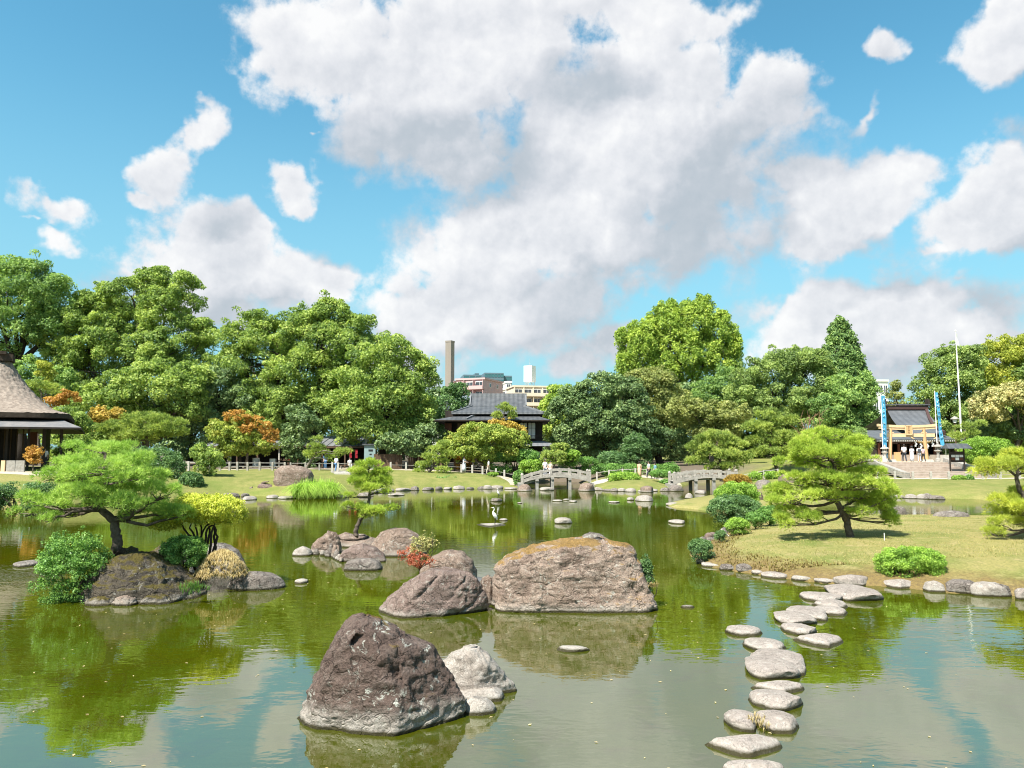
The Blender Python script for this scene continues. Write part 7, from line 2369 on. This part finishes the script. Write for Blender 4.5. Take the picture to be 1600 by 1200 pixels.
ribbon('path', [(PX(330, 79), 82), (PX(450, 84), 84.5), (PX(600, 85), 85.5), (PX(700, 84.5), 84.8), (PX(760, 83), 83.0), (PX(800, 81.5), 81.6), (PX(812, 77), 77), (PX(818, 74), 74)], 2.6, 'gravel')
ribbon('path', [(PX(925, 75), 75.5), (PX(940, 80), 80.5), (PX(1000, 83), 83.5), (PX(1045, 80), 80), (PX(1052, 74), 74.5)], 2.2, 'gravel')
ribbon('path', [(PX(1340, 68.5), 68.8), (PX(1480, 68.5), 68.7), (PX(1600, 68.5), 68.7), (PX(1750, 68.5), 68.9)], 1.6, 'gravel')
ribbon('path', [(PX(-60, 56), 56.0), (PX(0, 56), 55.8), (PX(70, 56), 55.8), (PX(110, 60), 60)], 2.2, 'gravel')

# stone steps by the reeds
t = thing('garden_steps', 'narrow stone steps climbing from the shore beside the small pine', 'steps', (PX(540, 74), 74, .3))
for k in range(7):
    y_ = 73.2 + k * .75
    z_ = ground(PX(537, y_), y_) + .05
    MB().box((PX(537 - k * 1.2, y_) - PX(540, 74), y_ - 74, z_ - .3 - .10), (1.5, .62, .32)).build('step', M['granite'], t)
for s, px_ in ((0, 520), (1, 529)):
    MB().box((PX(px_, 75) - PX(540, 74), 1.0, ground(PX(px_, 75), 75) + .2), (.16, .16, 1.0)).build('post', M['granite'], t)

# ---- the two stone bridges
def bridge(label, px0, px1, d, rail_l, rail_m, rail_r, gird_l, gird_m, gird_r, pillars, foot, seed):
    xa, xb = PX(px0, d), PX(px1, d)
    L = xb - xa
    o = Vector(((xa + xb) / 2, d + 1.1, 0))
    t = thing('stone_bridge', label, 'bridge', o, 0)

    def quad3(l, m_, r):
        return lambda u: PZ(l + (r - l) * u, d) + 4 * u * (1 - u) * (PZ(m_, d) - (PZ(l, d) + PZ(r, d)) / 2)
    top, gb = quad3(rail_l, rail_m, rail_r), quad3(gird_l, gird_m, gird_r)
    H = .60
    X = lambda u: xa + L * u - o.x
    n = 18
    deck = lambda u: top(u) - H
    for y_, nm in ((-1.1, 'girder'), (1.1, 'girder')):
        mb = MB()
        for j in range(n):
            u, v = j / n, (j + 1) / n
            V = []
            for q in (u, v):
                for yy in (y_ - .14, y_ + .14):
                    V += [(X(q), yy, gb(q)), (X(q), yy, deck(q) + .06)]
            mb.raw(V, [(0, 4, 5, 1), (2, 3, 7, 6), (1, 5, 7, 3), (0, 2, 6, 4)] + ([(0, 1, 3, 2)] if j == 0 else []) + ([(4, 6, 7, 5)] if j == n - 1 else []))
        mb.build(nm, M['bridge_stone'], t)
    mb = MB()
    for j in range(n):
        u, v = j / n, (j + 1) / n
        V = []
        for q in (u, v):
            for yy in (-.95, .95):
                V += [(X(q), yy, deck(q) - .22), (X(q), yy, deck(q))]
        mb.raw(V, [(0, 4, 5, 1), (2, 3, 7, 6), (1, 5, 7, 3), (0, 2, 6, 4)])
    mb.build('deck', M['granite_dark'], t)
    for y_ in (-1.1, 1.1):
        mb = MB()
        for j in range(n):
            u, v = j / n, (j + 1) / n
            mb.bar((X(u), y_, top(u) - .09), (X(v) + .01, y_, top(v) - .09), .20, .19)
        mb.build('top_rail', M['bridge_stone'], t)
        mb = MB()
        for j in range(n):
            u, v = j / n, (j + 1) / n
            mb.bar((X(u), y_, deck(u) + .16), (X(v) + .01, y_, deck(v) + .16), .14, .14)
        mb.build('lower_rail', M['bridge_stone'], t)
        for j in range(1, 7):
            u = j / 7
            MB().box((X(u), y_, deck(u) + .34), (.17, .22, .62)).build('rail_post', M['bridge_stone'], t)
        for u in (0, 1):
            MB().box((X(u), y_, top(u) - .40), (.24, .24, .95)).build('end_post', M['bridge_stone'], t)
            MB().lathe([(.11, top(u) + .07), (.15, top(u) + .12), (.12, top(u) + .22), (.03, top(u) + .29)], 8, (X(u), y_, 0)).build('post_cap', M['bridge_stone'], t)
    for px_ in pillars:
        x = PX(px_, d) - o.x
        u = (x - X(0)) / L
        for y_ in (-1.0, 1.0):
            MB().box((x, y_, gb(u) / 2 - .35), (.28, .28, gb(u) + .7)).build('pillar', M['granite_dark'], t)
        MB().box((x, 0, gb(u) - .10), (.30, 2.5, .20)).build('cross_beam', M['granite_dark'], t)
    for u in (-.02, 1.02):
        MB().box((X(u), 0, .05), (.6, 2.3, 1.0)).build('abutment', M['granite_dark'], t)
    return t


bridge('arched stone bridge on three pillars, left of the two in the far middle', 816, 921, 71.5, 745, 733, 738.5, 754, 745.5, 753, (839, 863, 890), 0, 1)
bridge('arched stone bridge on two pillars, nearer to the right lawn', 1053, 1149, 69.5, 742, 735.5, 738, 757, 747, 752, (1086, 1114), 0, 2)


# ---------------------------------------------------------------- people
M['skin'] = simple('skin', (0.55, 0.36, 0.26), 0.6, 0.05, 4.0, 0.3)
M['hair'] = simple('hair', (0.018, 0.014, 0.012), 0.5, 0.2, 8.0, 0.4)
for nm_, c_ in dict(cloth_white=(.78, .77, .75), cloth_grey=(.42, .43, .46), cloth_dark=(.05, .055, .065), cloth_tan=(.62, .40, .27), cloth_blue=(.10, .20, .36), cloth_teal=(.16, .32, .38), cloth_pink=(.70, .42, .46), cloth_pale=(.62, .62, .68), cloth_beige=(.55, .48, .38)).items():
    M[nm_] = simple(nm_, c_, 0.9, 0.10, 6.0, 0.1)


def skin_mesh(name, joints, mat, parent, root=0, sub=2):
    """joints: name -> (x, y, z, radius, parent name or None): one continuous surface grown round the joints."""
    me = bpy.data.meshes.new(name)
    names = list(joints)
    me.from_pydata([joints[n][:3] for n in names], [(names.index(joints[n][4]), names.index(n)) for n in names if joints[n][4]], [])
    o = link(name, me, mat, parent)
    sk = o.modifiers.new('skin', 'SKIN')
    sv = me.skin_vertices[0].data if me.skin_vertices else None
    if sv is None:
        bpy.context.view_layer.objects.active = o
        bpy.ops.mesh.customdata_skin_add()
        sv = me.skin_vertices[0].data
    for i, n in enumerate(names):
        r = joints[n][3]
        sv[i].radius = (r, r) if not isinstance(r, tuple) else r
        sv[i].use_root = n == names[root]
    sk.use_smooth_shade = True
    ss = o.modifiers.new('round', 'SUBSURF')
    ss.levels = ss.render_levels = sub
    return o


def person(label, loc, face, height, top, bottom, stride=0.0, arms=(0.1, 0.1), dress=False, hat=None, lean=0.0, hair_long=False, seated=False, bag=None, pivot_z=None):
    """A standing, walking or sitting person. face: heading in degrees, 0 looks at the camera."""
    t = thing('person', label, 'person', loc, rad(face))
    k = height / 1.66
    K = lambda *v: tuple(q * k for q in v)
    hp = .92 if not seated else .50
    dz = hp - .92
    j = {}

    def J(n, x, y, z, r, p):
        j[n] = (x * k, y * k, z * k, r * k if not isinstance(r, tuple) else (r[0] * k, r[1] * k), p)
    J('pelvis', 0, 0, .94 + dz, (.15, .10), None)
    J('waist', 0, -lean * .3, 1.10 + dz, (.125, .09), 'pelvis')
    J('chest', 0, -lean * .7, 1.30 + dz, (.155, .10), 'waist')
    J('neck_base', 0, -lean, 1.42 + dz, .06, 'chest')
    J('neck', 0, -lean * 1.05, 1.47 + dz, .05, 'neck_base')
    J('head', 0, -lean * 1.15 - .01, 1.55 + dz, (.075, .09), 'neck')
    J('crown', 0, -lean * 1.2, 1.62 + dz, (.07, .085), 'head')
    for s, nm, a in ((-1, 'l', arms[0]), (1, 'r', arms[1])):
        J('shoulder' + nm, s * .165, -lean * .9, 1.385 + dz, .055, 'chest')
        ex, ez = s * (.20 + .06 * abs(a)), 1.12 + dz
        ey = -lean * .7 - .10 * a
        J('elbow' + nm, ex, ey, ez, .043, 'shoulder' + nm)
        J('wrist' + nm, ex * (1.0 if a < .8 else .8), ey - (.05 + .20 * max(a, 0)), ez - .22 + .25 * max(0, a), .030, 'elbow' + nm)
        wx, wy, wz = ex * (1.0 if a < .8 else .8), ey - (.06 + .24 * max(a, 0)), ez - .30 + .28 * max(0, a)
        J('palm' + nm, wx, wy, wz, .030, 'wrist' + nm)
        J('fingers' + nm, wx, wy - .01, wz - .07, .020, 'palm' + nm)
        J('thumb' + nm, wx - s * .035, wy - .02, wz - .02, .013, 'palm' + nm)
        f = s * stride
        if not seated:
            J('hip' + nm, s * .085, 0, .88, .085, 'pelvis')
            J('knee' + nm, s * .09, -.30 * f - .02, .49, .058, 'hip' + nm)
            J('ankle' + nm, s * .095, -.42 * f + (.10 if f < 0 else .0) + .03, .09, .040, 'knee' + nm)
            J('toe' + nm, s * .10, -.42 * f - .10 + (.08 if f < 0 else 0), .045, .036, 'ankle' + nm)
        else:
            J('hip' + nm, s * .09, -.05, .47, .085, 'pelvis')
            J('knee' + nm, s * .11, -.42, .47, .06, 'hip' + nm)
            J('ankle' + nm, s * .11, -.40, .09, .04, 'knee' + nm)
            J('toe' + nm, s * .11, -.52, .045, .036, 'ankle' + nm)
    body = skin_mesh('body', j, M['skin'], t)

    def sub(names, grow, root, mat, nm):
        q = {}
        for n in names:
            v = j[n]
            r = v[3]
            r = tuple(x + grow * k for x in r) if isinstance(r, tuple) else r + grow * k
            q[n] = (*v[:3], r, v[4] if v[4] in names else None)
        return skin_mesh(nm, q, mat, t)
    sub(['pelvis', 'waist', 'chest', 'neck_base', 'shoulderl', 'elbowl', 'shoulderr', 'elbowr'], .020, 0, M[top], 'shirt')
    if dress:
        MB().lathe([(.20 * k, .12 * k), (.21 * k, .5 * k), (.17 * k, .95 * k), (.15 * k, 1.05 * k)], 14).build('skirt', M[bottom], t, smooth=True)
    else:
        sub(['pelvis', 'hipl', 'kneel', 'anklel', 'hipr', 'kneer', 'ankler'], .016, 0, M[bottom], 'trousers')
    h = j['crown']
    hm = MB()
    hm.lathe([(.088 * k, -.10 * k), (.104 * k, -.03 * k), (.100 * k, .03 * k), (.07 * k, .085 * k), (.01, .105 * k)], 12, (h[0], h[1] + .028 * k, h[2]))
    if hair_long:
        hm.lathe([(.05 * k, -.30 * k), (.085 * k, -.10 * k)], 10, (h[0], h[1] + .055 * k, h[2]))
    hm.build('hair', M['hair'], t, smooth=True)
    if hat:
        MB().lathe([(.19 * k, .0), (.19 * k, .012), (.105 * k, .02), (.095 * k, .10 * k), (.02, .12 * k)], 14, (h[0], h[1], h[2] + .02 * k)).build('hat', M[hat], t, smooth=True)
    if bag:
        MB().box((.0, (.16) * k, 1.18 * k), (.28 * k, .14 * k, .36 * k)).build('backpack', M[bag], t)
    return t


def at(px, d, z=None):
    x = PX(px, d)
    return (x, d, ground(x, d) if z is None else z)


person('person in a pale grey dress standing on the path by the ochre hedge', at(725.5, 81.5), 60, 1.62, 'cloth_pale', 'cloth_pale', dress=True, arms=(1.0, .9), hair_long=True)
person('person in a light top and beige trousers walking right of the ochre hedge', at(763.5, 81.8), -80, 1.60, 'cloth_white', 'cloth_beige', stride=.6)
person('person in a white shirt on top of the left bridge', at(851.5, 72.6, PZ(734, 72.6) - .72), 20, 1.62, 'cloth_white', 'cloth_grey', arms=(.3, .3))
person('shorter person in beige beside the white shirt on the left bridge', at(860, 72.4, PZ(733.5, 72.4) - .72), -30, 1.45, 'cloth_beige', 'cloth_pale')
person('person in a long tan coat standing between the two bridges', at(998.5, 79.5), 150, 1.66, 'cloth_tan', 'cloth_tan', dress=True)
person('person in dark grey walking between the two bridges', at(1013, 80), -70, 1.72, 'cloth_grey', 'cloth_dark', stride=.7)
person('person in a blue green top behind the round clipped bush', at(1023, 80.5), -70, 1.62, 'cloth_teal', 'cloth_dark', stride=.4)
person('person in pale blue clothes on the stone steps by the small pine', at(525.5, 77.0), 160, 1.50, 'cloth_pale', 'cloth_blue', stride=.4, lean=.08)
person('person in a white top sitting on the terrace before the red banners', at(547, 85), 30, 1.62, 'cloth_white', 'cloth_grey', seated=True)
person('person in blue trousers half hidden by the small leaning pine', at(509, 86), 10, 1.66, 'cloth_blue', 'cloth_blue', stride=.2)
person('person in a white shirt at the side of the thatched house', at(71, 59.5), 40, 1.66, 'cloth_white', 'cloth_dark')
person('person in white with dark trousers under the middle of the gateway', at(1412, 78.2, ZS), 175, 1.74, 'cloth_white', 'cloth_dark', arms=(.4, .4), stride=.3)
person('person with a dark hat and pale clothes right of the gateway middle', at(1424, 78.4, ZS), 170, 1.55, 'cloth_pale', 'cloth_pale', hat='cloth_dark', dress=True)
person('person in white carrying a dark backpack by the right gateway pillar', at(1435.5, 78.2, ZS), 160, 1.60, 'cloth_white', 'cloth_grey', bag='cloth_dark')
person('person in pink close to the right gateway pillar', at(1441.5, 78.6, ZS), 190, 1.52, 'cloth_pink', 'cloth_dark', stride=.3)
# the bench of the sitting person
x_, y_, z_ = at(547, 85)
t = thing('bench', 'plain bench under the sitting person on the terrace', 'bench', (x_, y_ + .12, z_))
MB().box((0, 0, .42), (2.2, .42, .06)).build('seat', M['brown_wood'], t)
for s in (-1, 1):
    MB().box((s * .95, 0, .2), (.08, .38, .4)).build('leg', M['granite_dark'], t)


# ---------------------------------------------------------------- egrets
M['feather'] = simple('feather', (0.82, 0.81, 0.78), 0.8, 0.05, 9.0, 0.2)
M['beak'] = simple('beak', (0.50, 0.34, 0.06), 0.5, 0.1, 9.0, 0.3)


def egret(label, loc, H, face, seed):
    t = thing('egret', label, 'bird', loc, rad(face))
    k = H / .80
    body = [(0, .15, .20, .010), (0, .12, .26, .040), (0, .07, .34, .075), (0, .02, .43, .085), (0, -.03, .51, .068), (0, -.05, .57, .040), (0, -.03, .62, .028), (0, .0, .67, .024), (0, .005, .71, .022), (0, -.02, .755, .024), (0, -.055, .775, .032), (0, -.10, .77, .026), (0, -.125, .765, .012)]
    mb = MB()
    mb.tube([(x * k, y * k, z * k) for x, y, z, r in body], [r * k for *_, r in body], 12)
    mb.build('body', M['feather'], t, smooth=True)
    for s in (-1, 1):
        w = MB()
        w.tube([(s * .065 * k, -.03 * k, .50 * k), (s * .080 * k, .03 * k, .42 * k), (s * .06 * k, .10 * k, .31 * k), (s * .025 * k, .155 * k, .20 * k)], [.03 * k, .055 * k, .045 * k, .01 * k], 8)
        w.build('wing', M['feather'], t, smooth=True)
        MB().tube([(s * .035 * k, .04 * k, .34 * k), (s * .037 * k, .06 * k, .21 * k), (s * .037 * k, .03 * k, .0)], [.016 * k, .009 * k, .008 * k], 6).build('leg', M['black_paint'], t)
        f = MB()
        for a_ in (-.5, 0, .5, PI):
            f.bar((s * .037 * k, .03 * k, .004), (s * .037 * k + math.sin(a_) * .05 * k, .03 * k - math.cos(a_) * .06 * k, .004), .007 * k)
        f.build('foot', M['black_paint'], t)
    MB().tube([(0, -.12 * k, .767 * k), (0, -.24 * k, .75 * k)], [.012 * k, .002 * k], 6).build('beak', M['beak'], t)
    return t


q = gp(772, 820, .06)
egret('white egret standing upright on a flat slab in the open water', (q.x, q.y + .22, .052), .82, -70, 1)
q = pt(778, 780, gp(776, 783, 0).y + .35)
egret('smaller white egret perched on a round stone farther back', (q.x, q.y, .24), .62, -70, 2)

# a stick propped between the little bushes of the lawn shore
a_, b_ = pt(1127, 828, 28.4), pt(1139, 838, 28.0)
tag(MB().tube([(0, 0, 0), tuple(b_ - a_)], [.03, .025], 6).build('bamboo_stick', M['granite'], loc=a_), 'bleached bamboo stick leaning between the small clipped bushes', 'stick')
# small label stake on the lawn
p = on_ground(1382, 846)
t = thing('lawn_stake', 'thin white label stake in the lawn right of the lime green pine', 'stake', p)
MB().box((0, 0, .12), (.02, .01, .26)).build('stake', M['white_paint'], t)
# dead tree with bare twigs left of the gateway
rs = np.random.RandomState(77)
org = Vector(at(1262, 80))
t = thing('bare_tree', 'bare reddish twigged tree behind the lime green pine', 'tree', org)
mb = MB()
ft = Vector((0, 0, 2.0))
mb.tube([(0, 0, -.2), (.1, 0, 1), tuple(ft)], [.16, .13, .10], 7)
for k in range(16):
    a_ = rs.uniform(0, 2 * PI)
    e_ = (math.cos(a_) * rs.uniform(.8, 2.2), math.sin(a_) * 1.2, rs.uniform(3.0, 5.2))
    lp = limb(tuple(ft), e_, .12, rs, 5)
    mb.tube(lp, np.linspace(.06, .018, 5), 5)
    for q in range(5):
        s_ = lp[rs.randint(2, 5)]
        mb.tube(limb(s_, s_ + rs.normal(size=3) * .5 + np.array([0, 0, .5]), .1, rs, 3), [.02, .014, .008], 4)
mb.build('branches', simple('dry_twigs', (.24, .13, .08), .9, .3, 6.0), t)
